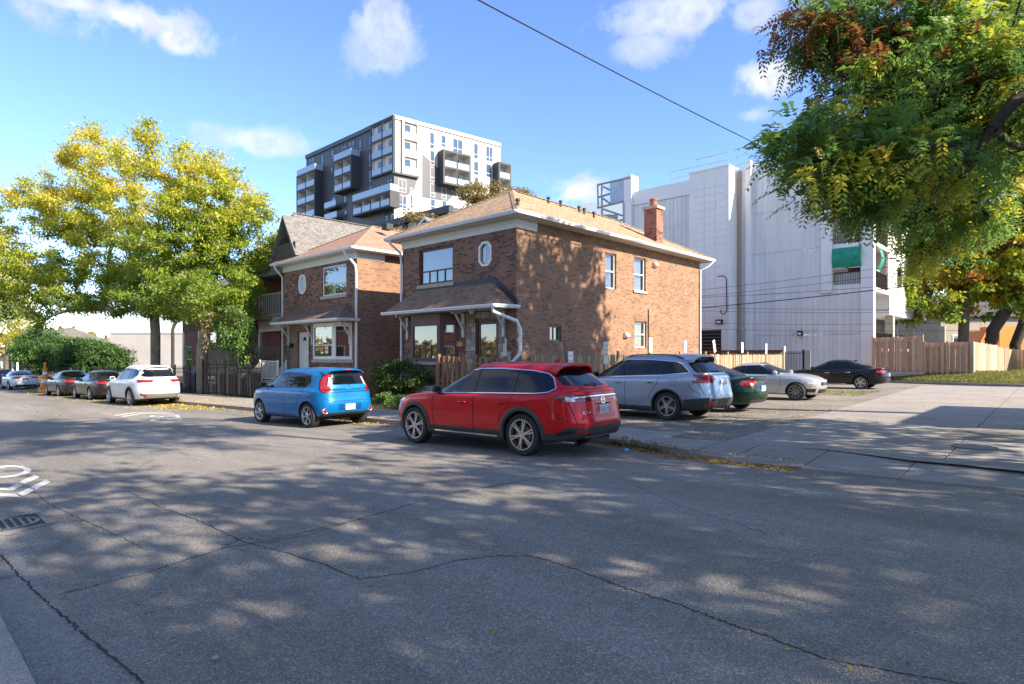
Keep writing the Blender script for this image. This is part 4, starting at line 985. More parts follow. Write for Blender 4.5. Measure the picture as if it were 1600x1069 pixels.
def wheelmeshes(r, w, rim, style, spokes, mrim):
    t = MB(); t.lathe([(rim*r-.0, -w/2+.015), (r*.93, -w/2), (r*.985, -w/2+.02), (r, -w/2+.045), (r, w/2-.045), (r*.985, w/2-.02), (r*.93, w/2), (rim*r, w/2-.015), (rim*r-.01, 0)], 40, closed=True)
    # tread grooves: shallow rings
    tm = t.mesh('tyre', C_rubber, smooth=35, fix=True)
    rr = rim*r; R = MB(); R.mi = 0
    R.lathe([(rr, w/2-.012), (rr+.004, w/2-.004), (rr-.012, w/2-.006), (rr-.022, w/2-.03), (rr-.03, -w/2+.02)], 40)
    nsp = spokes
    for k in range(nsp):
        a0 = 2*math.pi*k/nsp+.3
        for da, wd in (((0, .5),) if style == 'single' else ((-.24, .36), (.24, .36))):
            a = a0+da*(1.0 if style != 'split' else .55)*5/nsp*1.0
            ro = rr-.016; ri = .055; ao = a; ai = a0+da*.35
            wo = .021*wd*2*(1 if style != 'wide' else 1.8); wi = .024*wd*2
            V = []
            for (rad, ang, hw_, h0, h1) in ((ri, ai, wi, w/2-.055, w/2-.012), ((ri+ro)/2, (ai+ao)/2, (wi+wo)/2, w/2-.06, w/2-.018), (ro, ao, wo, w/2-.05, w/2-.008)):
                cx, cy = rad*math.cos(ang), rad*math.sin(ang); nx, ny = -math.sin(ang), math.cos(ang)
                V += [(cx+nx*hw_, cy+ny*hw_, h0), (cx+nx*hw_*.8, cy+ny*hw_*.8, h1), (cx-nx*hw_*.8, cy-ny*hw_*.8, h1), (cx-nx*hw_, cy-ny*hw_, h0)]
            R.add(V, [(0, 1, 5, 4), (1, 2, 6, 5), (2, 3, 7, 6), (4, 5, 9, 8), (5, 6, 10, 9), (6, 7, 11, 10), (8, 9, 10, 11)])
    R.lathe([(.0, w/2-.004), (.03, w/2-.004), (.034, w/2-.012), (.07, w/2-.016), (.075, w/2-.05)], 20)
    R.mi = 1; R.lathe([(0, w/2-.075), (rr-.02, w/2-.075)], 30)
    R.mi = 2; R.lathe([(0, w/2-.068), (rr*.62, w/2-.068), (rr*.62, w/2-.08)], 30)
    rm = R.mesh('rim', [mrim, C_gap, mat('brake_disc', (.14, .14, .14), .4, .8)], smooth=40, fix=False)
    return tm, rm
def obj_of(me, name, parent, loc=(0, 0, 0), rot=(0, 0, 0), **k):
    o = bpy.data.objects.new(name, me); COL.objects.link(o); o.parent = parent; o.location = loc; o.rotation_euler = rot; return tag(o, **k)
def textmesh(txt, size, m, fn, y0, z0, name, parent, off=.007):
    """raised lettering: font curve converted to a mesh and mapped on a surface; fn(u,v)->point"""
    cu = bpy.data.curves.new('t', 'FONT'); cu.body = txt; cu.size = size; cu.align_x = 'CENTER'; cu.align_y = 'CENTER'; cu.resolution_u = 2
    o = bpy.data.objects.new('t', cu); COL.objects.link(o); dg = bpy.context.evaluated_depsgraph_get(); me = bpy.data.meshes.new_from_object(o.evaluated_get(dg)); bpy.data.objects.remove(o)
    for v in me.vertices:
        p = fn(y0+v.co.x, z0+v.co.y)
        v.co = p if p is not None else Vector((0, 0, -9))
    me.materials.clear(); me.materials.append(m); me.name = name
    o = bpy.data.objects.new(name, me); COL.objects.link(o); o.parent = parent; return o
TILT = math.atan(SL)
def make_car(spec):
    s = spec; L = s['L']; r = s['r']; hw = s['W']/2; axF, axR = s['axF'], s['axR']
    paint = s['paint']; facing = s.get('facing', -1)
    X, Y, dz = s['pos']; yaw = s.get('yaw', 0)
    rz = (math.pi if facing < 0 else 0)+yaw
    root = empty('parked_car' if not s.get('suv') else 'parked_suv', (X, Y, gz(X, dz)), (0, TILT*(1 if facing < 0 else -1), rz), label=s['label'], cat='car', group=s.get('group'))
    me, bvh = shell(s['levels'], paint, s.get('clad', C_clad), s.get('clad_k', 1), (axF, axR), r+s.get('gap', .05), r, hw, xm=s.get('xm', 0.))
    body = obj_of(me, 'body', root); pr = Proj(bvh)
    LOD = s.get('lod', 1)
    S = (1, -1)
    # windows
    for sg in S:
        fs = lambda a, b, off=.004, sg=sg: pr.side(a, b, sg, off)
        if s.get('dlo_trim'):
            lo, hi = s['dlo']; ring = list(hi)+list(lo)[::-1]
            stroke(lambda a, b: fs(a, b, .010), ring, s.get('trim_w', .025), n=8, closed=True).build('window_trim', s['dlo_trim'], root, fix=False)
        for a0, a1 in s['wins']:
            lo, hi = s['dlo']
            cl = lambda pl: [(a0, float(np.interp(a0, [p[0] for p in pl], [p[1] for p in pl])))]+[p for p in pl if a0 < p[0] < a1]+[(a1, float(np.interp(a1, [p[0] for p in pl], [p[1] for p in pl])))]
            loftpatch(lambda a, b: fs(a, b, .007), cl(lo), cl(hi), 20, 7).build('window', C_glass, root, smooth=True, fix=False)
        lo, hi = s['dlo']; loftpatch(lambda a, b: fs(a, b, .002), lo, hi, 24, 6).build('pillar_trim', C_black, root, smooth=True, fix=False)
        # seams
        for pl in s.get('seams', ()):
            stroke(lambda a, b: fs(a, b, .003), pl, .010, n=6).build('door_seam', C_gap, root, fix=False)
        for hx, hz in s.get('handles', ()):
            p = pr.side(hx, hz, sg, .0)
            q = MB(); hh = s.get('handle_len', .11)
            q.tube([p+Vector((-hh, sg*.008, 0)), p+Vector((-hh*.6, sg*.04, .004)), p+Vector((hh*.6, sg*.042, .004)), p+Vector((hh, sg*.008, 0))], .014, 6)
            q.build('door_handle', s.get('handle_mat', paint), root, smooth=True)
            loftpatch(lambda a, b: fs(a, b, .002), [(hx-hh*.5, hz-.03), (hx+hh*.5, hz-.03)], [(hx-hh*.5, hz+.012), (hx+hh*.5, hz+.012)], 4, 2).build('handle_recess', C_gap, root, fix=False)
        # arch cladding
        if s.get('arch'):
            for ax in (axF, axR):
                g_ = r+s.get('gap', .05); w_ = s['arch']; b = MB(); n = 28; Lr = []
                for k in range(n+1):
                    t = R_(lerp(-8, 188, k/n)); ring = []
                    for rad, off in ((g_-.012, -.02), (g_-.008, .014), (g_+w_*.5, .02), (g_+w_, .004)):
                        x_, z_ = ax+rad*math.cos(t), r+rad*math.sin(t)
                        p = pr.side(x_, max(z_, .23), sg, off); ring.append(p)
                    Lr.append(ring)
                for i in range(n):
                    for j in range(3):
                        q = (Lr[i][j], Lr[i+1][j], Lr[i+1][j+1], Lr[i][j+1])
                        if None not in q: b.quad(*q)
                b.build('arch_cladding', s.get('archm', C_clad), root, smooth=True, fix=False)
        for nm, m_, lo, hi, off in s.get('side_patches', ()):
            loftpatch(lambda a, b: fs(a, b, off), lo, hi, 14, 5).build(nm, m_, root, smooth=True, fix=False)
        for nm, m_, pl, w_, off in s.get('side_strokes', ()):
            stroke(lambda a, b: fs(a, b, off), pl, w_, n=8).build(nm, m_, root, fix=False)
        # mirror
        mx_, mz_ = s['mirror']; p = pr.side(mx_, mz_, sg, 0)
        b = MB(); q0 = p+Vector((0, sg*.02, .0)); c = p+Vector((-.02, sg*.17, .05))
        V = []
        for (dx, hwid, hh2) in ((-.055, .085, .062), (-.03, .105, .078), (.03, .095, .07), (.075, .06, .04)):
            for k in range(12):
                t = 2*math.pi*k/12; V.append((c.x+dx, c.y+hwid*math.copysign(abs(math.cos(t))**.6, math.cos(t)), c.z+hh2*math.copysign(abs(math.sin(t))**.6, math.sin(t))))
        b.add(V, [(i*12+k, i*12+(k+1) % 12, (i+1)*12+(k+1) % 12, (i+1)*12+k) for i in range(3) for k in range(12)]+[tuple(range(12)), tuple(range(36, 48))])
        b.tube([q0-Vector((0, sg*.03, 0)), c-Vector((0, 0, .04))], .022, 6); o = b.build('mirror', s.get('mirror_mat', paint), root, smooth=50)
        q = MB(); q.quad((c.x-.0565, c.y-.07, c.z-.045), (c.x-.0565, c.y+.07, c.z-.045), (c.x-.0565, c.y+.07, c.z+.045), (c.x-.0565, c.y-.07, c.z+.045)); q.build('mirror_glass', C_glass, o, fix=False)
        if s.get('rails'):
            x0, x1, yy, hh = s['rails']; n = 10; pts = []
            for k in range(n+1):
                t = k/n; x_ = lerp(x0, x1, t); q = pr.top(x_, sg*yy); pts.append(q+Vector((0, 0, hh*min(1, 6*t, 6*(1-t)))))
            b = MB(); b.tube(pts, .016, 6); b.build('roof_rail', s.get('rail_mat', C_black), root, smooth=True)
    # ends
    fe = lambda a, b, off=.004: pr.end(a, b, True, off); ff = lambda a, b, off=.004: pr.end(a, b, False, off)
    for nm, m_, lo, hi, off, mirror in s.get('rear_patches', ()):
        for sg in ((1, -1) if mirror else (1,)):
            f_ = (lambda a, b: fe(sg*a, b, off))
            loftpatch(f_, lo, hi, 18, 6).build(nm, m_, root, smooth=True, fix=False)
    for nm, m_, lo, hi, off, mirror in s.get('front_patches', ()):
        for sg in ((1, -1) if mirror else (1,)):
            loftpatch(lambda a, b: ff(sg*a, b, off), lo, hi, 18, 6).build(nm, m_, root, smooth=True, fix=False)
    for nm, m_, pl, w_, off in s.get('rear_strokes', ()):
        stroke(lambda a, b: fe(a, b, off), pl, w_, n=6).build(nm, m_, root, fix=False)
    # plates
    if s.get('plate'):
        zc, txt = s['plate'][:2]; front = len(s['plate']) > 2; F_ = ff if front else fe; sg = 1 if front else -1
        c = F_(0, zc, .0); b = MB(); d = -1 if not front else 1
        b.box(c.x+d*.004, c.x+d*.016, -.155, .155, zc-.078, zc+.078); po = b.build('licence_plate', C_plate if not s.get('plate_dark') else C_plateink, root)
        textmesh(txt, .105, C_plateink if not s.get('plate_dark') else C_plate, lambda u, v: Vector((c.x+d*.0175, sg*u, v)), 0, zc-.008, 'plate_lettering', po)
    for txt, y_, z_, sz, m_ in s.get('rear_text', ()):
        textmesh(txt, sz, m_, lambda u, v: fe(-u, v, .008), -y_, z_, 'badge_lettering', root)
    if s.get('badge'):
        zc, kind = s['badge']
        c = fe(0, zc, .006); b = MB()
        if kind == 'wings':
            n = 24
            for k in range(n):
                t0, t1 = 2*math.pi*k/n, 2*math.pi*(k+1)/n
                for (ra, rb) in ((.062, .052),):
                    b.quad(*[fe(q*1.15*math.cos(t), zc+q*math.sin(t), .012) for q, t in ((ra, t0), (ra, t1), (rb, t1), (rb, t0))])
            for sg in (1, -1): b.quad(*[fe(sg*a, zc+c_, .012) for a, c_ in ((0, -.02), (.058, .03), (.052, .042), (0, -.004))])
        elif kind == 'oval':
            n = 24
            for k in range(n):
                t0, t1 = 2*math.pi*k/n, 2*math.pi*(k+1)/n; b.quad(*[fe(q*math.cos(t), zc+q*.5*math.sin(t), .01) for q, t in ((.075, t0), (.075, t1), (.062, t1), (.062, t0))])
        o = b.build('badge', C_chrome, root, fix=False)
        if kind == 'oval' and s.get('badge_text'): textmesh(s['badge_text'], .05, C_chrome, lambda u, v: fe(-u, v, .012), 0, zc, 'badge_letters', o)
    # wiper
    if s.get('wiper'):
        z0, w_ = s['wiper']; pts = [fe(lerp(-.02, w_, k/8), z0+.015*math.sin(k/8*3), .03) for k in range(9)]; b = MB(); b.tube(pts, .012, 5); b.tube([fe(-.02, z0-.03, .01), pts[0]], .02, 6); b.build('rear_wiper', C_black, root)
    if s.get('fin'):
        fx_ = s['fin']; p = pr.top(fx_, 0, 0); b = MB(); b.prism([(fx_+.1, -.012, p.z-.01), (fx_-.09, -.012, p.z-.01), (fx_-.1, -.008, p.z+.065), (fx_-.06, -.008, p.z+.06)], (0, .022, 0)); b.build('antenna', s.get('fin_mat', paint), root)
    xt = min(l_[4] for l_ in s['levels'])
    for nm, m_, lo, hi, off in s.get('corner_patches', ()):
        for sg in (1, -1):
            def cf(a, z, sg=sg):
                pp = Vector((1, sg, 0)).normalized(); dd = Vector((1, -sg, 0)).normalized(); o_ = Vector((xt+.22, sg*(hw-.22), z))+pp*a-dd*4
                h = bvh.ray_cast(o_, dd)
                if h[0] is None: return None
                n = h[1] if h[1].dot(dd) < 0 else -h[1]
                return h[0]+n*off
            loftpatch(lambda z, a: cf(a, z), lo, hi, 20, 8).build(nm, m_, root, smooth=True, fix=False)
    for y_, z_, r_ in s.get('reflect', ()):
        for sg in (1, -1):
            c = fe(sg*y_, z_, 0)
            if c is None: continue
            P = lambda x, yy_, h_: (c.x-h_, c.y+x, c.z+yy_)
            b = MB(); b.lathe([(0, .016), (r_*.8, .014), (r_*.82, -.01)], 20, P=P); b.build('fog_lamp', C_red, root)
            b = MB(); b.lathe([(r_*.84, -.02), (r_*.84, .02), (r_, .015), (r_, -.05)], 20, P=P); b.build('fog_lamp_ring', C_chrome, root, smooth=True)
    for nm, m_, lo, hi, off in s.get('rear_vpatches', ()):
        for sg in (1, -1):
            loftpatch(lambda a, b: fe(sg*b, a, off), lo, hi, 18, 6).build(nm, m_, root, smooth=True, fix=False)
    lv_ = s['levels']; cx_ = lv_[9][0]; tx_ = lv_[13][0]+.10; cw = lv_[9][2]-.16; tw_ = lv_[13][2]-.03
    loftpatch(lambda a, b: pr.top(b, a, .007, True), [(-cw, cx_-.32), (-tw_, tx_-.01), (0, tx_-.03), (tw_, tx_-.01), (cw, cx_-.32)], [(-cw, cx_-.22), (-cw*.5, cx_-.08), (0, cx_-.05), (cw*.5, cx_-.08), (cw, cx_-.22)], 24, 10).build('windscreen', C_glass, root, smooth=True, fix=False)
    if s.get('deckglass'):
        gx, rx = s['deckglass']; cw = lv_[9][2]-.17
        loftpatch(lambda a, b: pr.top(b, a, .007, True), [(-cw, gx+.24), (-cw*.6, gx+.09), (0, gx+.06), (cw*.6, gx+.09), (cw, gx+.24)], [(-cw, gx+.34), (-tw_, rx-.02), (0, rx+.02), (tw_, rx-.02), (cw, gx+.34)], 24, 10).build('rear_window', C_glass, root, smooth=True, fix=False)
    if s.get('spoiler'):
        x0, x1, yy, zz, th_ = s['spoiler']; b = MB(); n = 14; V = []
        for k in range(n+1):
            y_ = lerp(-yy, yy, k/n); e = (abs(y_)/yy)**3; za = pr.top(x0, y_).z+.004; zb = za-.045; xx = x1+.10*e
            V += [(x0, y_, za), (lerp(x0, xx, .55), y_, za-.006), (xx, y_, zb), (xx+.01, y_, zb-th_), (x0-.06, y_, za-.10)]
        m5 = 5
        b.add(V, [(i*m5+j, (i+1)*m5+j, (i+1)*m5+(j+1) % m5, i*m5+(j+1) % m5) for i in range(n) for j in range(m5)]+[tuple(range(m5)), tuple(n*m5+j for j in range(m5))])
        zz = (0, pr.top(x0, 0).z-.041)
        b.build('spoiler', paint, root, smooth=40)
        b = MB(); b.box(x1+.004, x1+.03, -.12, .12, zz[1]-.03, zz[1]-.012); b.build('brake_lamp', C_red, root)
    # tail pipe, underside
    b = MB(); b.box(axR-.25, axF+.2, -hw*.72, hw*.72, r*.62, r*.9); b.tube([(axR, -hw+.25, r), (axR, hw-.25, r)], .05, 8); b.tube([(axF, -hw+.25, r), (axF, hw-.25, r)], .04, 8)
    b.box(s['levels'][0][4]+.3, axR-.3, -.45, .2, r*.62, r*.85); b.build('underbody', C_seat, root)
    for y_ in s.get('pipes', ()):
        b = MB(); xr = s['levels'][0][4]; b.tube([(xr+.3, y_, .27), (xr-.02, y_, .27)], .04, 10, caps=False); b.build('tail_pipe', C_chrome, root, smooth=True)
    # wheels
    tm, rm = wheelmeshes(r, s.get('tw', .235), s.get('rim', .68), s.get('rstyle', 'split'), s.get('spokes', 5), s.get('rim_mat', C_alloy))
    for ax in (axF, axR):
        for sg in S:
            yc = sg*(hw-s.get('tw', .235)/2-.025)
            w = empty('wheel', (ax, yc, r), (-math.pi/2*sg, random.random()*0, 0)); w.parent = root
            obj_of(tm, 'tyre', w); obj_of(rm, 'rim', w)
    return root

def sym(pts): return pts
def suv_levels(L, hw, H, ho, ro, hood, cowlx, cowlz, topx, rtopx, rgx, rgz, belt, roofw, nF=4.8, nR=5.5, sill=.27, rb=.30, hoodtip=None, tum=.07, deck=None):
    """ho/ro: front and rear overhang ends (x). rear glass base (rgx,rgz). deck: sedan boot (tip x, tip z)"""
    f, q = ho, ro
    ht = hoodtip or hood-.10
    lv = [
     (f-.22, .21, hw-.14, .22, q+.30, rb-.04, 4, 4.5),
     (f-.10, .25, hw-.045, sill, q+.10, rb, nF, nR),
     (f-.03, .43, hw-.012, .44, q+.015, .47, nF, nR),
     (f, .58, hw, .60, q, .64, nF, nR),
     (f-.03, .74, hw-.004, .78, q+.035, .80, nF, nR),
     (f-.10, ht-.06, hw-.012, belt-.12, q+.07, belt-.06, nF, nR)]
    if deck:
        dx, dz = deck
        lv += [(f-.20, ht, hw-.035, belt-.055, q+.06, dz-.02, nF, nR),
               (f-.50, lerp(ht, hood, .6), hw-.06, belt-.025, dx+.06, dz+.012, 4.5, 5),
               (lerp(f-.5, cowlx, .55), hood, hw-.085, belt-.008, lerp(dx, rgx, .45), lerp(dz, rgz, .5)+.012, 4.5, 5),
               (cowlx, cowlz, hw-.105, belt+.01, rgx, rgz, 4.2, 4.2)]
    else:
        lv += [(f-.22, ht, hw-.03, belt-.05, q+.09, rgz-.06, nF, nR),
               (f-.52, lerp(ht, hood, .6), hw-.05, belt-.02, q+.10, rgz-.02, 4.6, nR),
               (lerp(f-.52, cowlx, .55), hood, hw-.07, belt-.005, rgx+.01-.0, rgz, 4.6, nR),
               (cowlx, cowlz, hw-.088, belt+.01, rgx+.03, rgz+.05, 4.2, nR)]
    for t in (.3, .62, .88):
        lv.append((lerp(cowlx, topx, t), lerp(cowlz, H-.11, t**.93), lerp(hw-.1, roofw+.07, t**1.1), lerp(belt+.01, H-.16, t),
                   lerp(rgx+.03, rtopx, t), lerp(rgz+.05, H-.12, t**.95), lerp(4.2, 4.2, t), lerp(nR if not deck else 4.2, 4.6, t)))
    lv += [(topx-.10, H-.055, roofw, H-.085, rtopx+.10, H-.06, 4., 4.4),
           (topx-.32, H-.022, roofw-.14, H-.03, rtopx+.28, H-.024, 3.6, 4),
           (topx-.62, H-.004, roofw-.36, H-.008, rtopx+.6, H-.008, 3, 3.4),
           (topx-.9, H, .02, H, rtopx+1.0, H, 2.5, 2.5)]
    return lv
P_red = carpaint('paint_red', (.52, .001, .009), .15, .3); P_blue = carpaint('paint_blue', (.001, .145, .40), .2, .3); P_silver = carpaint('paint_silver', (.36, .43, .52), .65, .3)
P_green = carpaint('paint_dark_green', (.002, .022, .015), .2); P_silv2 = carpaint('paint_pale_silver', (.52, .54, .57), .6, .3); P_blk = carpaint('paint_black', (.006, .006, .008), .1)
P_white = carpaint('paint_white', (.72, .73, .74), .0, .3); P_dk1 = carpaint('paint_charcoal', (.02, .019, .02), .3); P_dk2 = carpaint('paint_dark_brown', (.022, .017, .015), .3); P_navy = carpaint('paint_navy', (.01, .02, .05), .3)

# --- red mid-size SUV
make_car(dict(suv=1, label='red SUV parked at the kerb with chrome window surround and grey wheel arches', L=5.06, W=1.95, r=.385, axF=1.60, axR=-1.33, pos=(-8.74, 8.93, 0), yaw=.055, paint=P_red, clad_k=2, gap=.055, arch=.075,
    levels=suv_levels(5.06, .972, 1.705, 2.50, -2.53, 1.06, 1.17, 1.11, .12, -1.80, -2.33, 1.20, 1.10, .60, hoodtip=.95, rb=.36, nF=5.2, nR=5.0),
    dlo=([(-1.98, 1.22), (-1.85, 1.155), (-1.6, 1.13), (-.5, 1.115), (1.02, 1.085)], [(-1.98, 1.22), (-1.85, 1.40), (-1.72, 1.48), (-1.4, 1.535), (-.7, 1.575), (-.1, 1.575), (.25, 1.51), (.7, 1.30), (1.02, 1.085)]),
    wins=((-1.96, -1.12), (-1.09, -.16), (-.10, 1.0)), dlo_trim=C_chrome, trim_w=.016,
    seams=([(.98, 1.07), (1.02, .9), (1.0, .60), (.93, .36)], [(-.13, 1.1), (-.14, .8), (-.16, .33)], [(-1.10, 1.12), (-1.06, .98), (-.98, .86), (-.86, .74), (-.80, .56)], [(-1.35, .97), (-1.47, .87)], [(1.0, .38), (.0, .37), (-.8, .37)], [(-1.95, 1.04), (-2.0, .86), (-2.1, .72), (-2.3, .66)]),
    handles=((.15, .93), (-.88, .95)), mirror=(.92, 1.12), mirror_mat=C_black,
    side_strokes=(('sill_trim', C_chrome, [(.95, .335), (-.75, .325)], .028, .012), ('fuel_door', C_gap, arcpts(-1.52, .93, .085, 0, 360), .006, .003)),
    side_patches=(('rocker_panel', C_clad, [(-.85, .26), (1.08, .26)], [(-.85, .36), (1.08, .37)], .006),
                  ('taillight', C_redd, [(-2.46, 1.00), (-2.2, 1.01), (-1.93, 1.07)], [(-2.46, 1.10), (-2.2, 1.11), (-1.93, 1.075)], .008),
                  ('headlight', C_clear, [(1.95, .93), (2.38, .80)], [(1.95, .95), (2.2, .96), (2.38, .90)], .006),
                  ('bumper_reflector', C_black, [(-2.42, .47), (-2.05, .40)], [(-2.42, .53), (-2.05, .46)], .005)),
    rear_patches=(('rear_window', C_glass, [(-.66, 1.285), (-.4, 1.26), (.4, 1.26), (.66, 1.285)], [(-.66, 1.32), (-.56, 1.56), (.56, 1.56), (.66, 1.32)], .005, False),
                  ('taillight', C_redd, [(.40, 1.035), (.9, .985)], [(.40, 1.06), (.9, 1.085)], .008, True), ('taillight_lens', C_clear, [(.70, 1.0), (.80, 1.0)], [(.70, 1.07), (.80, 1.07)], .012, True),
                  ('fog_lamp', C_red, [(.48, .45), (.74, .47)], [(.48, .485), (.74, .515)], .010, True),
                  ('lower_bumper', C_clad, [(-.9, .30), (.9, .30)], [(-.9, .56), (.9, .56)], .004, False), ('plate_recess', P_red, [(-.28, .73), (.28, .73)], [(-.24, .93), (.24, .93)], .003, False)),
    rear_strokes=(('tailgate_trim', C_chrome, [(-.78, 1.065), (-.4, 1.085), (.4, 1.085), (.78, 1.065)], .022, .012), ('tailgate_seam', C_gap, [(-.78, .98), (-.72, .62), (-.6, .60), (.6, .60), (.72, .62), (.78, .98)], .01, .004), ('bumper_trim', C_alloy, [(-.55, .38), (.55, .38)], .03, .012), ('plate_recess_shadow', C_gap, [(-.26, .94), (.26, .94)], .02, .006)),
    plate=(.84, 'CCNC 192'), badge=(1.0, 'wings'), wiper=(1.27, .30), fin=-1.45, spoiler=(-1.55, -1.98, .60, (1.70, 1.645), .03), rstyle='split', spokes=6, rim=.72, pipes=(.55, -.55),
    rear_text=(('CX-9', .52, .80, .075, C_chrome), ('AWD', -.5, .98, .05, C_chrome))))

# --- blue boxy hatchback
make_car(dict(label='bright blue boxy hatchback parked in front of the smaller brick house', L=4.14, W=1.80, r=.335, axF=1.24, axR=-1.33, pos=(-16.32, 8.72, 0), yaw=.05, paint=P_blue, clad_k=1, gap=.05, arch=0.0,
    levels=suv_levels(4.14, .90, 1.60, 2.02, -2.05, 1.05, 1.28, 1.09, .50, -1.83, -2.0, 1.02, 1.04, .64, nF=5.0, nR=6.5, hoodtip=.94, rb=.36),
    dlo=([(-1.35, 1.20), (-1.15, 1.075), (.0, 1.055), (1.05, 1.04)], [(-1.35, 1.20), (-1.3, 1.40), (-.8, 1.455), (-.1, 1.475), (.35, 1.44), (.7, 1.30), (1.05, 1.04)]),
    wins=((-1.33, -.28), (-.18, 1.03)), pillars=(),
    seams=([(1.0, 1.02), (1.0, .7), (.88, .34)], [(-.22, 1.04), (-.23, .33)], [(-1.12, 1.06), (-1.05, .92), (-.92, .78), (-.85, .6)], [(.9, .34), (-.85, .33)]),
    handles=((.0, .88), (-1.0, .90)), handle_len=.09, mirror=(.95, 1.07), mirror_mat=C_black,
    side_patches=(('window_pillar', C_black, [(-.3, 1.06), (-.15, 1.058)], [(-.3, 1.47), (-.15, 1.475)], .005), ('headlight', C_clear, [(1.62, .82), (1.93, .74)], [(1.62, .94), (1.93, .90)], .006),),
    side_strokes=(('sill_trim', C_clad, [(.85, .27), (-.85, .27)], .06, .006), ('fuel_door', C_gap, arcpts(-1.42, .86, .08, 0, 360), .006, .003)),
    rear_patches=(('rear_window', C_glass, [(-.60, 1.07), (.60, 1.07)], [(-.56, 1.46), (-.5, 1.50), (.5, 1.50), (.56, 1.46)], .005, False),
                  ('tailgate_surround', C_black, [(-.72, .93), (.72, .93)], [(-.72, 1.08), (.72, 1.08)], .003, False),
                  ('tailgate_panel', P_blue, [(-.56, .955), (.56, .955)], [(-.56, 1.12), (-.5, 1.135), (.5, 1.135), (.56, 1.12)], .016, False),
                  ('bumper_recess', C_clad, [(-.75, .33), (.75, .33)], [(-.75, .40), (.75, .40)], .005, False),
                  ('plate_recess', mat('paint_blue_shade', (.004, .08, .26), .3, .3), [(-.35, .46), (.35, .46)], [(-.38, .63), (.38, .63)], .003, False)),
    corner_patches=(('taillight_surround', C_black, [(.93, -.22), (1.49, -.22)], [(.93, -.02), (1.0, .10), (1.2, .12), (1.42, .06), (1.49, -.04)], .005),
                   ('taillight', C_red, [(.95, -.16), (1.08, -.17), (1.13, -.08), (1.30, -.08), (1.40, -.15), (1.44, -.15)], [(.95, -.03), (1.0, .07), (1.2, .09), (1.40, .03), (1.44, -.04)], .012),
                   ('taillight_lens', C_clear, [(1.10, -.19), (1.34, -.18)], [(1.10, -.11), (1.34, -.11)], .012)),
    reflect=((.70, .46, .075),),
    rear_strokes=(('bumper_crease', C_gap, [(-.72, .79), (-.55, .71), (.55, .71), (.72, .79)], .012, .004),),
    plate=(.545, 'CEYZ 418'), badge=(1.05, 'oval'), badge_text='KIA', wiper=(1.15, .25), spoiler=(-1.5, -1.93, .60, (1.605, 1.565), .03), rstyle='single', spokes=6, rim=.70,
    rear_text=(('SOUL', .40, .985, .045, C_chrome),)))
# --- silver SUV in the lot
make_car(dict(suv=1, label='silver blue SUV parked nose-in on the gravel lot, nearest the street', L=4.94, W=1.98, r=.375, axF=1.50, axR=-1.32, pos=(-9.19, 15.2, .115), paint=P_silver, clad_k=1.4, gap=.05, arch=.035,
    levels=suv_levels(4.94, .985, 1.755, 2.44, -2.48, 1.09, 1.18, 1.14, .20, -1.85, -2.32, 1.20, 1.12, .64, nF=3.8, nR=4.8, hoodtip=1.0, rb=.36),
    dlo=([(-1.90, 1.24), (-1.2, 1.18), (0, 1.14), (1.05, 1.11)], [(-1.90, 1.24), (-1.65, 1.47), (-1.5, 1.53), (-.8, 1.585), (0, 1.60), (.35, 1.54), (.75, 1.34), (1.05, 1.11)]),
    wins=((-1.88, -1.10), (-1.04, -.10), (-.02, 1.03)), dlo_trim=C_chrome, trim_w=.02,
    seams=([(1.0, 1.1), (1.03, .8), (.93, .36)], [(-.06, 1.13), (-.08, .34)], [(-1.07, 1.16), (-1.05, .95), (-.88, .78), (-.8, .55)], [(.95, .36), (-.8, .35)], [(-1.9, 1.0), (-1.95, .85), (-2.2, .70)]),
    handles=((.14, .98), (-.84, 1.0)), handle_mat=P_silver, mirror=(.95, 1.15), mirror_mat=C_black,
    side_patches=(('taillight', C_red, [(-2.40, .98), (-2.1, 1.12), (-1.98, 1.17)], [(-2.40, 1.20), (-1.98, 1.19)], .008), ('rocker_panel', C_clad, [(-.85, .25), (1.03, .25)], [(-.85, .36), (1.03, .38)], .006), ('bumper_lower', C_clad, [(-2.38, .30), (-1.78, .30)], [(-2.38, .62), (-1.72, .55)], .005), ('headlight', C_clear, [(1.95, .86), (2.3, .82)], [(1.95, 1.0), (2.3, .97)], .006)),
    side_strokes=(('fuel_door', C_gap, [(-1.42, .92), (-1.42, 1.06), (-1.58, 1.06), (-1.58, .92), (-1.42, .92)], .006, .003),),
    rear_patches=(('rear_window', C_glass, [(-.70, 1.24), (.70, 1.24)], [(-.70, 1.30), (-.62, 1.58), (.62, 1.58), (.70, 1.30)], .005, False),
                  ('taillight', C_red, [(.48, 1.10), (.62, 1.10), (.64, .98), (.92, .98)], [(.48, 1.17), (.92, 1.18)], .009, True), ('fog_lamp', C_red, [(.56, .44), (.76, .45)], [(.56, .50), (.76, .51)], .010, True),
                  ('lower_bumper', C_clad, [(-.93, .30), (.93, .30)], [(-.93, .58), (.93, .58)], .004, False), ('plate_recess', P_silver, [(-.45, .86), (.45, .86)], [(-.4, 1.1), (.4, 1.1)], .003, False)),
    rear_strokes=(('tailgate_trim', C_chrome, [(-.46, 1.12), (.46, 1.12)], .025, .012), ('tailgate_seam', C_gap, [(-.82, .96), (-.76, .66), (.76, .66), (.82, .96)], .01, .004)),
    plate=(.97, 'BVRK 605'), wiper=(1.27, .32), rails=(.1, -1.75, .60, .035), rail_mat=C_black, spoiler=(-1.6, -2.03, .63, (1.745, 1.70), .035), rstyle='split', spokes=5, rim=.68, pipes=(-.55,)))

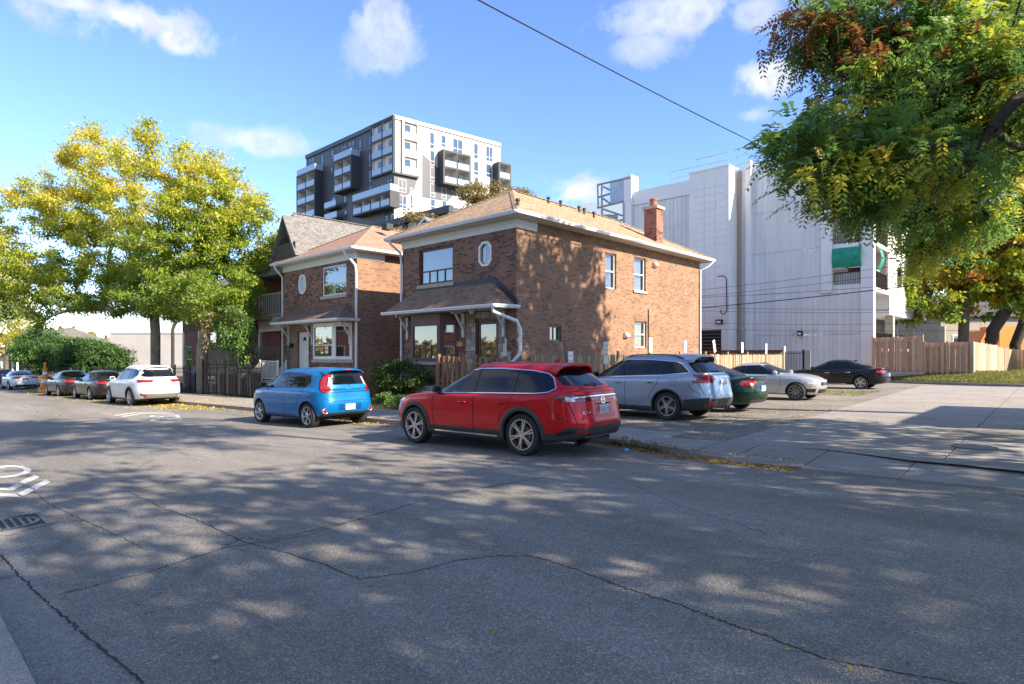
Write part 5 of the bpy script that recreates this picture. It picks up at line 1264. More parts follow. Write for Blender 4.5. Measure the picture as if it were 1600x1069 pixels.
# --- sedans
def sedan(label, pos, paint, W=1.80, H=1.46, facing=-1, yaw=0, r=.325, axF=1.42, axR=-1.35, ho=2.30, ro=-2.42, hood=.98, cowlx=1.05, cowlz=.99, topx=.25, rtopx=-1.02, rgx=-1.78, rgz=1.04, belt=.96, deck=(-2.33, 1.05), roofw=.52, **k):
    d = dict(label=label, L=4.7, W=W, r=r, axF=axF, axR=axR, pos=pos, yaw=yaw, facing=facing, paint=paint, clad_k=.01, clad=paint, gap=.045,
        levels=suv_levels(4.7, W/2, H, ho, ro, hood, cowlx, cowlz, topx, rtopx, rgx, rgz, belt, roofw, nF=3.6, nR=4.4, hoodtip=hood-.16, sill=.24, deck=deck),
        dlo=([(rgx+.28, belt+.10), (rgx+.5, belt+.045), (-.2, belt+.02), (cowlx-.12, belt+.005)], [(rgx+.28, belt+.10), (rtopx+.02-.25, H-.21), (rtopx+.3, H-.125), (0, H-.10), (topx+.02, H-.14), (cowlx-.4, (H+belt)/2+.06), (cowlx-.12, belt+.005)]),
        wins=((rgx+.3, -.98), (-.95, -.12), (-.04, cowlx-.14)), seams=([(cowlx-.14, belt), (cowlx-.12, .7), (cowlx-.2, .30)], [(-.08, belt), (-.09, .28)], [(-.97, belt+.02), (-.9, .8), (-.72, .62), (-.68, .4)], [(cowlx-.2, .29), (-.7, .28)]),
        handles=((.12, .80), (-.82, .82)), mirror=(cowlx-.22, belt+.03),
        deckglass=(rgx, rtopx), rear_patches=(('taillight', C_red, [(.42, .83), (.84, .80)], [(.42, .93), (.84, .95)], .008, True), ('lower_bumper', C_clad, [(-.6, .27), (.6, .27)], [(-.6, .38), (.6, .38)], .004, False)),
        side_patches=(('taillight', C_red, [(-2.36, .80), (-2.05, .90)], [(-2.36, .95), (-2.05, .93)], .008), ('headlight', C_clear, [(1.72, .76), (2.18, .62)], [(1.72, .80), (2.18, .76)], .006)),
        rear_strokes=(('boot_seam', C_gap, [(-.62, 1.0), (-.6, .62), (.6, .62), (.62, 1.0)], .01, .004),),
        front_patches=(), plate=(.70, 'BMTL 273'), rstyle='split', spokes=5, rim=.68, tw=.215)
    d.update(k); return make_car(d)
sedan('dark green sedan parked between the silver SUV and the pale coupe', (-9.2, 18.15, .115), P_green, ro=-2.36, deck=(-2.28, 1.06), dlo_trim=None)
sedan('pale silver coupe facing the alley on the gravel lot', (-9.13, 24.42, .115), P_silv2, facing=1, W=1.78, H=1.42, axF=1.41, axR=-1.28, ho=2.2, ro=-2.22, cowlx=.92, topx=.12, rtopx=-.95, rgx=-1.6, deck=(-2.14, 1.0), rgz=.99,
      wins=((-1.3, -.55), (-.47, .80)), seams=([(.86, .95), (.88, .6), (.74, .30)], [(-.51, .96), (-.53, .6), (-.62, .45)], [(.74, .29), (-.6, .28)]), handles=((-.38, .80),), mirror_mat=P_silv2,
      side_patches=(('taillight', C_red, [(-2.16, .80), (-1.9, .84)], [(-2.16, .93), (-1.9, .92)], .008), ('headlight', C_clear, [(1.62, .68), (2.06, .58)], [(1.62, .80), (2.06, .72)], .008), ('indicator', C_amber, [(1.84, .52), (1.94, .52)], [(1.84, .56), (1.94, .56)], .008)),
      front_patches=(('headlight', C_clear, [(.48, .60), (.80, .62)], [(.48, .70), (.80, .76)], .008, True), ('grille', C_black, [(.04, .56), (.40, .55)], [(.04, .68), (.40, .69)], .009, True), ('air_intake', C_black, [(-.45, .27), (.45, .27)], [(-.5, .42), (.5, .42)], .006, False), ('air_intake', C_black, [(.55, .30), (.80, .33)], [(.55, .44), (.80, .44)], .006, True)),
      plate=None, r=.325, rstyle='split', spokes=10, rim=.76, rim_mat=mat('dark_alloy', (.30, .30, .31), .3, .8))
sedan('glossy black sedan at the back of the lot below the white building', (-9.3, 34.35, .115), P_blk, W=1.83, H=1.47, axF=1.40, axR=-1.39, ho=2.36, ro=-2.46, rtopx=-1.0, rgx=-1.95, deck=(-2.38, 1.05), handle_mat=C_chrome, rstyle='wide', spokes=5, rim=.70, rim_mat=C_alloy,
      side_strokes=(('sill_trim', C_chrome, [(1.0, .27), (-.75, .26)], .02, .008),), fin=-.95, rear_text=())
# --- street, further left
make_car(dict(suv=1, label='white SUV parked at the kerb beside the honey locust trunks', L=4.95, W=1.93, r=.365, axF=1.46, axR=-1.39, pos=(-30.7, 8.36, 0), yaw=.03, paint=P_white, clad_k=1, gap=.05, arch=.05,
    levels=suv_levels(4.95, .965, 1.72, 2.42, -2.50, 1.06, 1.15, 1.10, .18, -1.85, -2.36, 1.18, 1.08, .60, nF=3.6, nR=4.2, hoodtip=.97, rb=.33),
    dlo=([(-1.78, 1.30), (-1.5, 1.16), (0, 1.11), (1.05, 1.08)], [(-1.78, 1.30), (-1.7, 1.47), (-1.4, 1.54), (-.7, 1.57), (0, 1.565), (.35, 1.50), (.7, 1.34), (1.05, 1.08)]),
    wins=((-1.76, -1.02), (-.97, -.08), (0, 1.03)), seams=([(1.0, 1.07), (1.0, .8), (.9, .36)], [(-.04, 1.1), (-.06, .34)], [(-1.0, 1.13), (-1.0, .95), (-.85, .78), (-.8, .5)], [(.9, .35), (-.8, .34)]),
    handles=((.12, .94), (-.86, .96)), mirror=(.92, 1.10),
    side_patches=(('taillight', C_red, [(-2.42, .98), (-2.1, 1.02), (-1.95, 1.08)], [(-2.42, 1.10), (-1.95, 1.10)], .008), ('rocker_panel', C_clad, [(-.9, .24), (1.0, .24)], [(-.9, .31), (1.0, .31)], .006)),
    rear_patches=(('rear_window', C_glass, [(-.72, 1.25), (-.5, 1.21), (.5, 1.21), (.72, 1.25)], [(-.74, 1.36), (-.66, 1.52), (.66, 1.52), (.74, 1.36)], .005, False),
                  ('taillight', C_redd, [(.38, 1.06), (.6, 1.00), (.93, .98)], [(.38, 1.08), (.6, 1.10), (.93, 1.10)], .009, True), ('fog_lamp', C_red, [(.58, .38), (.76, .46)], [(.58, .46), (.76, .55)], .009, True),
                  ('lower_bumper', mat('grey_cladding', (.16, .155, .15), .5), [(-.72, .34), (.72, .34)], [(-.66, .52), (.66, .52)], .006, False)),
    rear_strokes=(('plate_bar', C_alloy, [(-.28, .97), (.28, .97), (.42, .86)], .022, .01), ('bumper_trim', C_alloy, [(-.7, .36), (.7, .36)], .03, .012)),
    plate=(.86, 'CMPA 640'), wiper=(1.235, .3), rstyle='split', spokes=5, rim=.70, spoiler=(-1.6, -2.0, .60, (1.71, 1.665), .03)))
sedan('charcoal sedan parked directly ahead of the white SUV', (-37.35, 8.28, 0), P_dk2, yaw=.03, W=1.82, ho=2.36, ro=-2.42, plate=None)
sedan('charcoal sedan parked beside the orange traffic cone', (-43.2, 8.02, 0), P_dk1, yaw=.03, W=1.82, ho=2.36, ro=-2.42, plate=None)
sedan('white coupe parked beyond the traffic cone, seen from behind', (-59.0, 7.75, 0), P_white, yaw=.03, W=1.80, H=1.42, plate=(.78, 'AB 351'), plate_dark=True)
sedan('dark blue car cut off at the picture edge ahead of the white coupe', (-65.5, 7.5, 0), P_navy, yaw=.03, plate=None, H=1.5)
# ================================================================== FAR APARTMENT TOWER
def cladmat(name, col, w, h, seam=.75, rough=.5):
    m, t, b = newmat(name); g = N('ShaderNodeNewGeometry', t); sp = N('ShaderNodeSeparateXYZ', t); t.links.new(g.outputs['Position'], sp.inputs[0])
    cb = N('ShaderNodeCombineXYZ', t); t.links.new(M2('ADD', sp.outputs[0], sp.outputs[1], t), cb.inputs[0]); t.links.new(sp.outputs[2], cb.inputs[1])
    bt = N('ShaderNodeTexBrick', t); t.links.new(cb.outputs[0], bt.inputs['Vector']); bt.offset = .0
    for k, v in (('Scale', 1.), ('Brick Width', w), ('Row Height', h), ('Mortar Size', .025), ('Mortar Smooth', .1), ('Bias', 0.)): bt.inputs[k].default_value = v
    bt.inputs['Color1'].default_value = c4(col); bt.inputs['Color2'].default_value = c4([x*.92 for x in col]); bt.inputs['Mortar'].default_value = c4([x*seam for x in col])
    t.links.new(bt.outputs['Color'], b.inputs['Base Color']); setp(b, Roughness=rough); MATS[name] = m; return m
T_dark = cladmat('tower_dark_cladding', (.075, .075, .09), 1.2, 2.95, .7); T_white = cladmat('tower_white_cladding', (.50, .485, .46), 1.5, 1.5, .8)
T_slab = mat('tower_charcoal', (.04, .042, .05), .6); T_in = mat('balcony_white', (.62, .61, .58), .7, var=.05)
T_glass = mat('tower_glass', (.05, .09, .14), .08, spec=.9, coat=.5); T_rail = mat('balcony_glass', (.32, .42, .50), .1, spec=.8, coat=.5)
tc_ = PZ(615.8, 182.4, 103)
T = empty('apartment_tower', (tc_[0], tc_[1], -1.4), label='far grey and white apartment tower with boxed out balconies', cat='apartment block')
class Face:
    def __init__(s, P0, D, I): s.P0 = np.array(P0, float); s.D = np.array(D, float)/np.linalg.norm(D); s.I = np.array(I, float)/np.linalg.norm(I)
    def P(s, u, d, z): q = s.P0+s.D*u+s.I*d; return (q[0], q[1], z)
    def hit(s, px, py, d=0.):
        r = ray(px, py); P0 = s.P0+s.I*d; A = np.array([[r[0], -s.D[0]], [r[1], -s.D[1]]]); t, u = np.linalg.solve(A, P0-C0[:2]); return u, CAMZ+t*r[2]
    def rect(s, x0, x1, yt, yb, d=0.):
        u0, zt = s.hit(x0, yt, d); _, zb = s.hit(x0, yb, d); u1, _ = s.hit(x1, yt, d); return min(u0, u1), max(u0, u1), min(zt, zb), max(zt, zb)
rdir = FW+RT*(1212/FOC)
FL = Face(tc_[:2], (-1, 0), (0, 1)); FR = Face(tc_[:2], rdir[:2], (-rdir[1], rdir[0]))
zt = tc_[2]
uL = FL.hit(478.5, 245)[0]; uR = FR.hit(782, 226)[0]; uLs = FL.hit(570, 206)[0]
b = WB(); b.mi = 0
def fq(F, u0, u1, z0, z1, d=0.): b.quad(F.P(u0, d, z0), F.P(u1, d, z0), F.P(u1, d, z1), F.P(u0, d, z1))
zl = FL.hit(478.7, 245.1)[1]; fq(FL, 0, uLs, -2, zt); fq(FL, uLs, uL, -2, zl)
b.quad(FL.P(uLs, 0, zl), FL.P(uLs, 20, zl), FL.P(uLs, 20, zt), FL.P(uLs, 0, zt))
b.mi = 1; fq(FR, 0, uR, -2, zt)
b.mi = 2; e = np.array(FR.P(uR, 0, 0)[:2]); e2 = np.array(FL.P(uL, 0, 0)[:2])
b.add([(tc_[0], tc_[1], zt), (*e, zt), (*(e+[-20, 0]), zt), (FL.P(uLs, 0, 0)[0], e[1], zt), (FL.P(uLs, 0, 0)[0], tc_[1], zt)], [(0, 1, 2, 3, 4)])
b.add([(*e2, -2), (*e2, zl), (e2[0], e[1], zl), (e2[0], e[1], -2)], [(0, 1, 2, 3)]); b.add([(*e, -2), (*e, zt), (e2[0], e[1], zt), (e2[0], e[1], -2)], [(0, 1, 2, 3)])
b.add([(*e2, zl), (FL.P(uLs, 0, 0)[0], tc_[1], zl), (FL.P(uLs, 0, 0)[0], e[1], zl), (e2[0], e[1], zl)], [(0, 1, 2, 3)])
b.build('wall', [T_dark, T_white, T_slab], T, fix=False)
b = WB(); b.mi = 0
def copi(F, u0, u1, z): b.box(u0, u1, -.25, .3, z-.5, z+.25, F.P)
copi(FL, -.2, uLs, zt); copi(FL, uLs, uL, zl); b.build('parapet', T_dark, T)
b = WB(); b.box(-.2, uR, -.2, .3, zt-.35, zt+.28, FR.P); b.build('parapet', T_white, T)
def twin(F, r, fm=None, mull=0, sp=.62):
    u0, u1, z0, z1 = r; b = WB(); f_ = .09
    b.box(u0, u1, -.05, .02, z0, z0+f_, F.P); b.box(u0, u1, -.05, .02, z1-f_, z1, F.P); b.box(u0, u0+f_, -.05, .02, z0+f_, z1-f_, F.P); b.box(u1-f_, u1, -.05, .02, z0+f_, z1-f_, F.P)
    b.box(u0+f_, u1-f_, -.05, .02, lerp(z0, z1, .27), lerp(z0, z1, .27)+.12, F.P)
    if mull: b.box((u0+u1)/2-.05, (u0+u1)/2+.05, -.055, .02, z0+f_, z1-f_, F.P)
    o = b.build('window', fm or T_slab, T)
    WB().quad(F.P(u0+f_, -.015, z0+f_), F.P(u1-f_, -.015, z0+f_), F.P(u1-f_, -.015, z1-f_), F.P(u0+f_, -.015, z1-f_)).build('pane', T_glass, o, fix=False)
zz = lambda x0, x1, yt, yb: (460+x0/6.68, 460+x1/6.68, 180+yt/6.68, 180+yb/6.68)
for r in ((150, 210, 455, 530), (275, 308, 415, 545), (378, 415, 372, 470), (380, 400, 545, 690), (385, 402, 715, 835), (485, 548, 325, 390), (560, 632, 285, 370), (670, 706, 258, 400), (673, 708, 440, 590), (675, 710, 610, 735),
          (770, 797, 212, 370), (771, 797, 400, 550), (776, 803, 578, 710), (780, 812, 738, 800), (515, 548, 835, 955), (520, 550, 990, 1090), (388, 432, 862, 920), (385, 435, 1015, 1110), (945, 985, 1008, 1110), (1000, 1032, 1003, 1110),
          (900, 930, 708, 760), (965, 1025, 668, 740)):
    twin(FL, FL.rect(*zz(*r)), mull=1 if r[1]-r[0] > 50 else 0)
y6 = lambda x0, x1, yt, yb: (630+x0/7.633, 630+x1/7.633, 190+yt/7.633, 190+yb/7.633)
for r in ((315, 370, 125, 320), (318, 372, 340, 520), (320, 375, 540, 710), (322, 378, 735, 895), (325, 380, 920, 1045), (452, 510, 160, 300), (458, 515, 780, 920), (460, 518, 940, 1060), (590, 708, 195, 360), (840, 893, 255, 440), (840, 897, 470, 635), (845, 900, 660, 760),
          (985, 1068, 290, 470), (985, 1050, 500, 660), (80, 110, 785, 850), (83, 115, 870, 1035), (1060, 1080, 380, 470), (-60, 35, 680, 835), (-55, 40, 870, 1030)):
    twin(FR, FR.rect(*y6(*r)), fm=mat('pale_frame', (.45, .46, .46), .5), mull=1 if r[1]-r[0] > 75 else 0)
def bbox(F, r, pro, nc, nr, side=None, toprail=False, shellm=T_slab, wallF=0):
    """boxed-out stack of balconies"""
    u0, u1, z0, z1 = r; b = WB(); th = .32
    for k in range(nr+1):
        z = lerp(z0, z1-th, k/nr); b.box(u0, u1, -pro, 0, z, z+(th if k in (0, nr) else .28), F.P)
    for k in range(nc+1):
        u = lerp(u0, u1-th, k/nc); b.box(u+.002, u+(th if k in (0, nc) else .2)-.002, -pro+.003, -.003, z0+th, z1-th, F.P)
    o = b.build('balcony_box', shellm, T)
    WB().quad(F.P(u0+th, -.06, z0+.2), F.P(u1-th, -.06, z0+.2), F.P(u1-th, -.06, z1-.2), F.P(u0+th, -.06, z1-.2)).build('balcony_wall', T_in, o, fix=False)
    for i in range(nc):
        for j in range(nr):
            a0, a1 = lerp(u0, u1-th, i/nc)+th, lerp(u0, u1-th, (i+1)/nc); c0, c1 = lerp(z0, z1-th, j/nr)+.3, lerp(z0, z1-th, (j+1)/nr)
            q = WB(); q.box(a0, a1, -pro+.04, -pro+.07, c0, c0+1.05, F.P); q.build('balcony_rail', T_rail, o)
            q = WB(); w_ = a1-a0; q.quad(F.P(a0+w_*.12, -.08, c0), F.P(a0+w_*.55, -.08, c0), F.P(a0+w_*.55, -.08, c1-.35), F.P(a0+w_*.12, -.08, c1-.35)); q.build('balcony_door', T_glass, o, fix=False)
            q = WB(); q.quad(F.P(a0+.01, -pro+.1, c0-.28), F.P(a0+.01, -.07, c0-.28), F.P(a0+.01, -.07, c1), F.P(a0+.01, -pro+.1, c1)); q.quad(F.P(a0, -pro+.1, c1-.01), F.P(a1, -pro+.1, c1-.01), F.P(a1, -.07, c1-.01), F.P(a0, -.07, c1-.01)); q.quad(F.P(a1-.01, -pro+.1, c0-.28), F.P(a1-.01, -.07, c0-.28), F.P(a1-.01, -.07, c1), F.P(a1-.01, -pro+.1, c1)); q.build('balcony_lining', T_in, o, fix=False)
    if toprail:
        q = WB(); q.box(u0+.1, u1-.1, -pro+.05, -pro+.08, z1, z1+1.15, F.P); q.box(u0+.1, u0+.13, -pro+.1, 0, z1, z1+1.15, F.P); q.build('balcony_rail', T_rail, o)
pro = 1.9
bbox(FL, FL.rect(*zz(800, 1036, 95, 0), d=-.4)[:2]+(FL.hit(615.8, 269)[1], zt), .5, 2, 3)
u0, u1, z0, z1 = FL.rect(460+405/6.68, 460+592/6.68, 180+485/6.68, 180+820/6.68, d=-pro); bbox(FL, (u0, u1, z0, z1), pro, 2, 2, toprail=True)
u0, u1, z0, z1 = FL.rect(460+20/6.68, 460+212/6.68, 180+640/6.68, 180+1110/6.68, d=-pro); bbox(FL, (u0, u1, z0, z1), pro, 2, 3, toprail=True)
u0, u1, z0, z1 = FL.rect(460+600/6.68, 460+1000/6.68, 180+905/6.68, 180+1062/6.68, d=-pro); bbox(FL, (u0, u1, z0, z1), pro, 4, 1, toprail=True)
for r in ((310, 430, 925, 990), (310, 440, 1060, 1110)):
    u0, u1, z0, z1 = FL.rect(*zz(*r), d=-1.4); q = WB(); q.box(u0, u1, -1.4, 0, z0-.1, z0+.25, FL.P); o = q.build('balcony_slab', T_slab, T); q = WB(); q.box(u0, u1, -1.38, -1.34, z0+.25, z0+1.3, FL.P); q.build('balcony_rail', T_rail, o)
u0, u1, _, _ = FR.rect(*y6(-110, 170, 40, 640), d=-.4); z0 = FL.hit(615.8, 269)[1]
bbox(FR, (FR.hit(627, 190)[0], FR.hit(652.5, 198)[0], z0, zt-.2), .45, 1, 3, shellm=T_white)
q = WB(); q.box(-.35, FR.hit(653, 200)[0], -.5, .0, z0-.35, z0-.02, FR.P); q.box(-.45, FR.hit(580, 200)[0] if False else .0, -.5, 0, z0-.35, z0-.02, FR.P); q.build('balcony_soffit', T_slab, T)
q = WB(); q.quad(FR.P(0.02, -.02, z0-6), FR.P(FR.hit(648, 285)[0], -.02, z0-2.2), FR.P(FR.hit(652, 275)[0], -.02, z0-.3), FR.P(.02, -.02, z0-.3)); q.build('painted_shadow', T_dark, T, fix=False)  # shadow below the corner balconies, painted as a slanted dark quad
u0, u1, z0, z1 = FR.rect(630+480/7.633, 630+808/7.633, 190+325/7.633, 190+735/7.633, d=-pro); bbox(FR, (u0, u1, z0, z1), pro, 2, 2, shellm=T_slab)
q = WB(); q.quad(FR.P(u0-3.2, -.03, z0-2.6), FR.P(u1-4, -.03, z0-2.6), FR.P(u1-1, -.03, z0+.1), FR.P(u0-3.2, -.03, z1-1)); q.build('painted_shadow', T_dark, T, fix=False)  # cast shadow of the balcony box, drawn as a dark sheet on the wall
u0, u1, z0, z1 = FR.rect(630+1140/7.633, 630+1290/7.633, 190+475/7.633, 190+860/7.633, d=-pro); bbox(FR, (u0, u1, z0, z1), pro, 1, 2, shellm=T_slab)
# podium block in front of it
pc_ = PZ(706, 323, 88); PB = empty('podium_block', (pc_[0], pc_[1], -1.4), label='low dark framed block with white recesses in front of the tower foot', cat='apartment block')
FP = Face(pc_[:2], (-1, 0), (0, 1)); b = WB(); pz_ = pc_[2]
b.box(0, 26, .0, 12, -2, pz_-.01, FP.P); b.build('wall', T_dark, PB)
b = WB(); b.box(-.3, 26, -.8, -.003, pz_-.9, pz_+.1, FP.P)
for k in range(6): b.box(k*3.6-.2, k*3.6+.15, -.8, -.003, pz_-5.2, pz_-.9, FP.P)
b.build('frame', T_slab, PB)
for k in range(5): WB().quad(FP.P(k*3.6+.2, -.03, pz_-5.2), FP.P(k*3.6+3.35, -.03, pz_-5.2), FP.P(k*3.6+3.35, -.03, pz_-.95), FP.P(k*3.6+.2, -.03, pz_-.95)).build('recess_panel', T_in, PB, fix=False)
# ================================================================== WHITE CORRUGATED BUILDING
M_cor = mat('white_cladding', (.70, .695, .69), .5, var=.12, vscale=.9, stretch=(1.6, 1.6, .15)); M_cor2 = mat('white_cladding_smooth', (.75, .74, .735), .4, var=.05, vscale=.5)
M_brown = mat('balcony_brown', (.16, .07, .045), .8, var=.25)
YW = 44.
WX1 = -9.65; wxl = PY(986, 301, YW)[0]
wy = lambda x, y, Y=YW: PY(x, y, Y)
WBd = empty('white_building', (-18, YW+6, 0), label='large white corrugated metal building with roof rails and green balcony awning', cat='building')
ZW = wy(1150, 263)[2]; zbands = [.0, 3.04, 5.98, 8.92, 11.86, ZW]
def corr(x0, x1, z0, z1, Y=YW, pitch=.34, dep=.035, name='cladding_sheet', m=None, d0=0.):
    b = WB(); n = max(1, int((x1-x0)/pitch)); p = (x1-x0)/n; prof = []
    for k in range(n): a = x0+k*p; prof += [(a, d0), (a+p*.62, d0), (a+p*.70, d0-dep), (a+p*.92, d0-dep)]
    prof.append((x1, d0))
    for (a, da), (c, dc) in zip(prof[:-1], prof[1:]): b.quad((a, Y+da, z0), (c, Y+dc, z0), (c, Y+dc, z1), (a, Y+da, z1))
    return b.build(name, m or M_cor, WBd, fix=False)
yb_ = 42.4
bxl, bxr = wy(1077, 280, yb_)[0], wy(1139, 262, yb_)[0]; zB = wy(1139, 259, yb_)[2]; zA = wy(1077, 284)[2]
# core (behind the sheets)
b = WB(); b.box(wxl, WX1-4.2, YW+.05, 62, -.5, ZW-.2); b.box(WX1-4.2, WX1-.03, 48.5, 61.9, 4.77, ZW-.2); b.build('wall', M_cor2, WBd)
aa = [(.0, 3.04), (3.04, 5.98), (5.98, 8.92), (8.92, 11.86), (11.86, 14.2)]
for z0, z1 in aa: corr(wxl, bxl, z0+.012, z1-.012)
b = WB(); b.box(wxl-.1, bxl, YW-.09, YW+.3, 14.21, zA+.12); b.build('parapet', M_cor2, WBd)
# panelled bay B
b = WB(); b.box(bxl, bxr, yb_, YW+.3, -.5, zB); b.build('bay_wall', M_cor2, WBd)
nr = 27; psrc = None; hP = (zB-.9)/nr
for i in range(3):
    for j in range(nr):
        w_ = (bxr-bxl-.5)/3; q = WB() if psrc is None else None
        if psrc is None:
            q = MB(); q.box(.02, w_-.02, -.025, -.002, .02, hP-.02); psrc = q.build('panel', M_cor2, WBd); psrc.location = Vector((bxl+.35+w_*i, yb_, .1+hP*j))-WBd.location
        else: inst(psrc, WBd, loc=Vector((bxl+.35+w_*i, yb_, .1+hP*j))-WBd.location)
b = WB(); b.box(bxl-.03, bxr+.03, yb_-.05, YW, zB, zB+.12); b.build('coping', M_whitem, WBd)
cxr = wy(1168, 300)[0]; dxl = wy(1176, 300)[0]
corr(bxr, cxr, .0, ZW, pitch=.5); b = WB(); b.box(cxr, dxl, YW-.35, YW-.0, -.3, ZW+.25); b.build('pilaster', M_cor2, WBd)
xg = wy(1157, 400)[0]; b = WB(); b.tube([(xg, YW-.2, .3), (xg, YW-.2, ZW-.3)], .07, 8); b.build('gas_pipe', mat('ochre_pipe', (.42, .27, .12), .6), WBd)
b = WB(); b.tube([(xg+.5, YW-.2, .3), (xg+.5, YW-.2, 3.2), (xg+.1, YW-.2, 3.6)], .03, 6); b.build('conduit', M_whitem, WBd)
dxr = wy(1301, 400)[0]
for z0, z1 in zip(zbands[:-1], zbands[1:]): corr(dxl, dxr-.0, z0+.012, z1-.012)
ox0, ox1 = wy(1301.5, 400)[0], wy(1345, 400)[0]
z2b = wy(1301, 446)[2]
b = WB(); 
for z0, z1 in zip(zbands[:2], zbands[1:3]):
    pass
corr(ox0, ox1, .0, 3.02); corr(ox0, ox1, 3.05, z2b)
p0, p1 = wy(1284, 352), wy(1301, 457); b = WB(); b.box(p0[0], p1[0], YW-.22, YW-.07, p1[2], min(p0[2]+6, ZW-.3)); b.build('flat_panel', M_cor2, WBd)
# corner pillar and corner balconies
b = WB(); b.box(ox1, WX1, YW-.05, YW+.5, -.3, ZW); b.build('corner_pillar', M_cor2, WBd)
yF = 48.4
lev = [wy(1320, 444)[2], wy(1320, 380)[2], wy(1320, 380)[2]+2.95, wy(1320, 380)[2]+5.9]
lev[0] = lev[1]-2.95
for k, z in enumerate(lev):
    b = WB(); b.box(ox0-.1, WX1-.004, YW+.02, yF, z-.28, z-.02); b.build('balcony_slab', M_cor2, WBd)
    if k < 3:
        b = WB(); b.box(ox0+.02, WX1-1.4, yF-.9, yF-.7, z, z+2.65); b.build('balcony_wall', M_brown, WBd)
        b = WB(); b.box(WX1-1.0, WX1-.9, YW+1.2, yF, z, z+2.65); b.build('balcony_wall', M_brown, WBd)
        b = WB(); a, c = ox0+.05, ox1-.02; b.box(a, c, YW+.05, YW+.09, z+1.0, z+1.05); b.box(a, c, YW+.05, YW+.09, z+.06, z+.1)
        n = 17
        for i in range(n): u = lerp(a, c, i/(n-1)); b.box(u-.013, u+.013, YW+.06, YW+.08, z+.1, z+1.0)
        b.build('balcony_railing', M_black, WBd, kind='stuff')
        b = WB(); a, c = YW+.55, yF-.3; b.box(WX1-.08, WX1-.04, a, c, z+1.0, z+1.05)
        for i in range(26): u = lerp(a, c, i/25); b.box(WX1-.07, WX1-.05, u-.013, u+.013, z, z+1.0)
        b.build('balcony_railing', M_black, WBd, kind='stuff')
        q = WB(); q.box(WX1-.14, WX1-.002, yF-.4, yF+.05, z, z+2.67); q.build('pillar', M_cor2, WBd)
# white panels behind the lower railing; green awnings
b = WB(); b.box(ox0+.1, ox1-.1, YW+.16, YW+.2, lev[0]+.05, lev[0]+1.0); b.build('balcony_screen', M_white, WBd)
M_awn = mat('green_awning', (.01, .26, .17), .7, var=.3, vscale=2.5, bump=.6, bscale=3)
def awning(P, u0, u1, zt_, zb_, label, loc):
    b = WB(); n, m = 10, 8
    for i in range(n+1):
        for j in range(m+1):
            t = j/m; sag = .28*math.sin(math.pi*t)**.8*(1+.12*math.sin(i*1.9)); b.v.append(P(lerp(u0, u1, i/n), -sag-.05, lerp(zt_, zb_, t)+.05*math.sin(i*.9)*t))
    for i in range(n):
        for j in range(m): k = i*(m+1)+j; b.f.append((k, k+m+1, k+m+2, k+1)); b.m.append(0)
    r = empty('awning', loc, label=label, cat='awning'); b.build('fabric', M_awn, r, smooth=True, fix=False)
    q = WB(); q.tube([P(u0, -.05, zt_+.02), P(u1, -.05, zt_+.02)], .04, 6); q.tube([P(u0, -.05, zb_), P(u1, -.05, zb_)], .03, 6); q.build('roller', M_whitem, r)
awning(PFY(YW), ox0, ox1+.06, wy(1320, 381)[2]-.25, wy(1320, 419)[2], 'green fabric awning on the street side of the corner balcony', (ox0, YW, lev[0]))
awning(lambda u, d, z: (WX1-d, u, z), YW+.52, YW+1.3, wy(1320, 381)[2]-.25, wy(1320, 425)[2], 'narrow green fabric awning round the corner of the balcony', (WX1, YW+.6, lev[0]))
# chair on the upper balcony
ch_ = empty('patio_chair', (ox0+.9, YW+.6, lev[1]), label='white patio chair behind the rail of the upper corner balcony', cat='chair')
b = MB(); b.box(-.22, .22, -.2, .2, .40, .43); b.build('seat', M_white, ch_); b = MB()
for k in range(5): b.box(-.2+k*.09, -.16+k*.09, .2, .22, .43, .85)
b.box(-.22, .22, .195, .225, .85, .89); b.build('backrest', M_white, ch_)
for sx_ in (-.2, .18):
    for sy_ in (-.19, .17): q = MB(); q.box(sx_, sx_+.03, sy_, sy_+.03, 0, .4); q.build('leg', M_white, ch_)
# long side over the recessed ground floor, with columns
b = WB(); b.box(WX1-.02, WX1+.0, yF+.05, 62, 4.75, ZW); b.box(WX1-4., WX1-.0, yF, 62, 4.45, 4.74); b.build('side_wall', M_cor2, WBd)
for zz_ in (7.3, 10.2, 13.1):
    for yy in (51.5, 55, 58.5): b = WB(); b.box(WX1-.0, WX1+.03, yy-.7, yy+.7, zz_-.7, zz_+.7); o = b.build('window', M_black, WBd); WB().quad((WX1+.034, yy-.6, zz_-.6), (WX1+.034, yy+.6, zz_-.6), (WX1+.034, yy+.6, zz_+.6), (WX1+.034, yy-.6, zz_+.6)).build('pane', M_pane, o, fix=False)
b = WB(); b.box(WX1-2.2, WX1-2.1, yF+.1, 62, -.3, 4.44); b.build('recess_wall', mat('recess_tan', (.22, .19, .15), .8, var=.3), WBd)
for px in (1368, 1398, 1429, 1478, 1530):
    yy = PX(px, 500, WX1)[1]; b = WB(); b.box(WX1-.55, WX1-.05, yy-.28, yy+.28, -.3, 4.44); b.build('column', mat('column_grey', (.36, .35, .31), .8, var=.15), WBd)
b = WB(); b.box(WX1-2.0, WX1-.1, 44.6, 62, 1.9, 2.1); b.build('terrace', M_cor2, WBd)
b = WB(); a, c = 44.6, 60; b.box(WX1-.1, WX1-.06, a, c, 3.1, 3.15)
for i in range(120): u = lerp(a, c, i/119); b.box(WX1-.09, WX1-.07, u-.012, u+.012, 2.1, 3.1)
b.build('terrace_railing', M_black, WBd, kind='stuff')
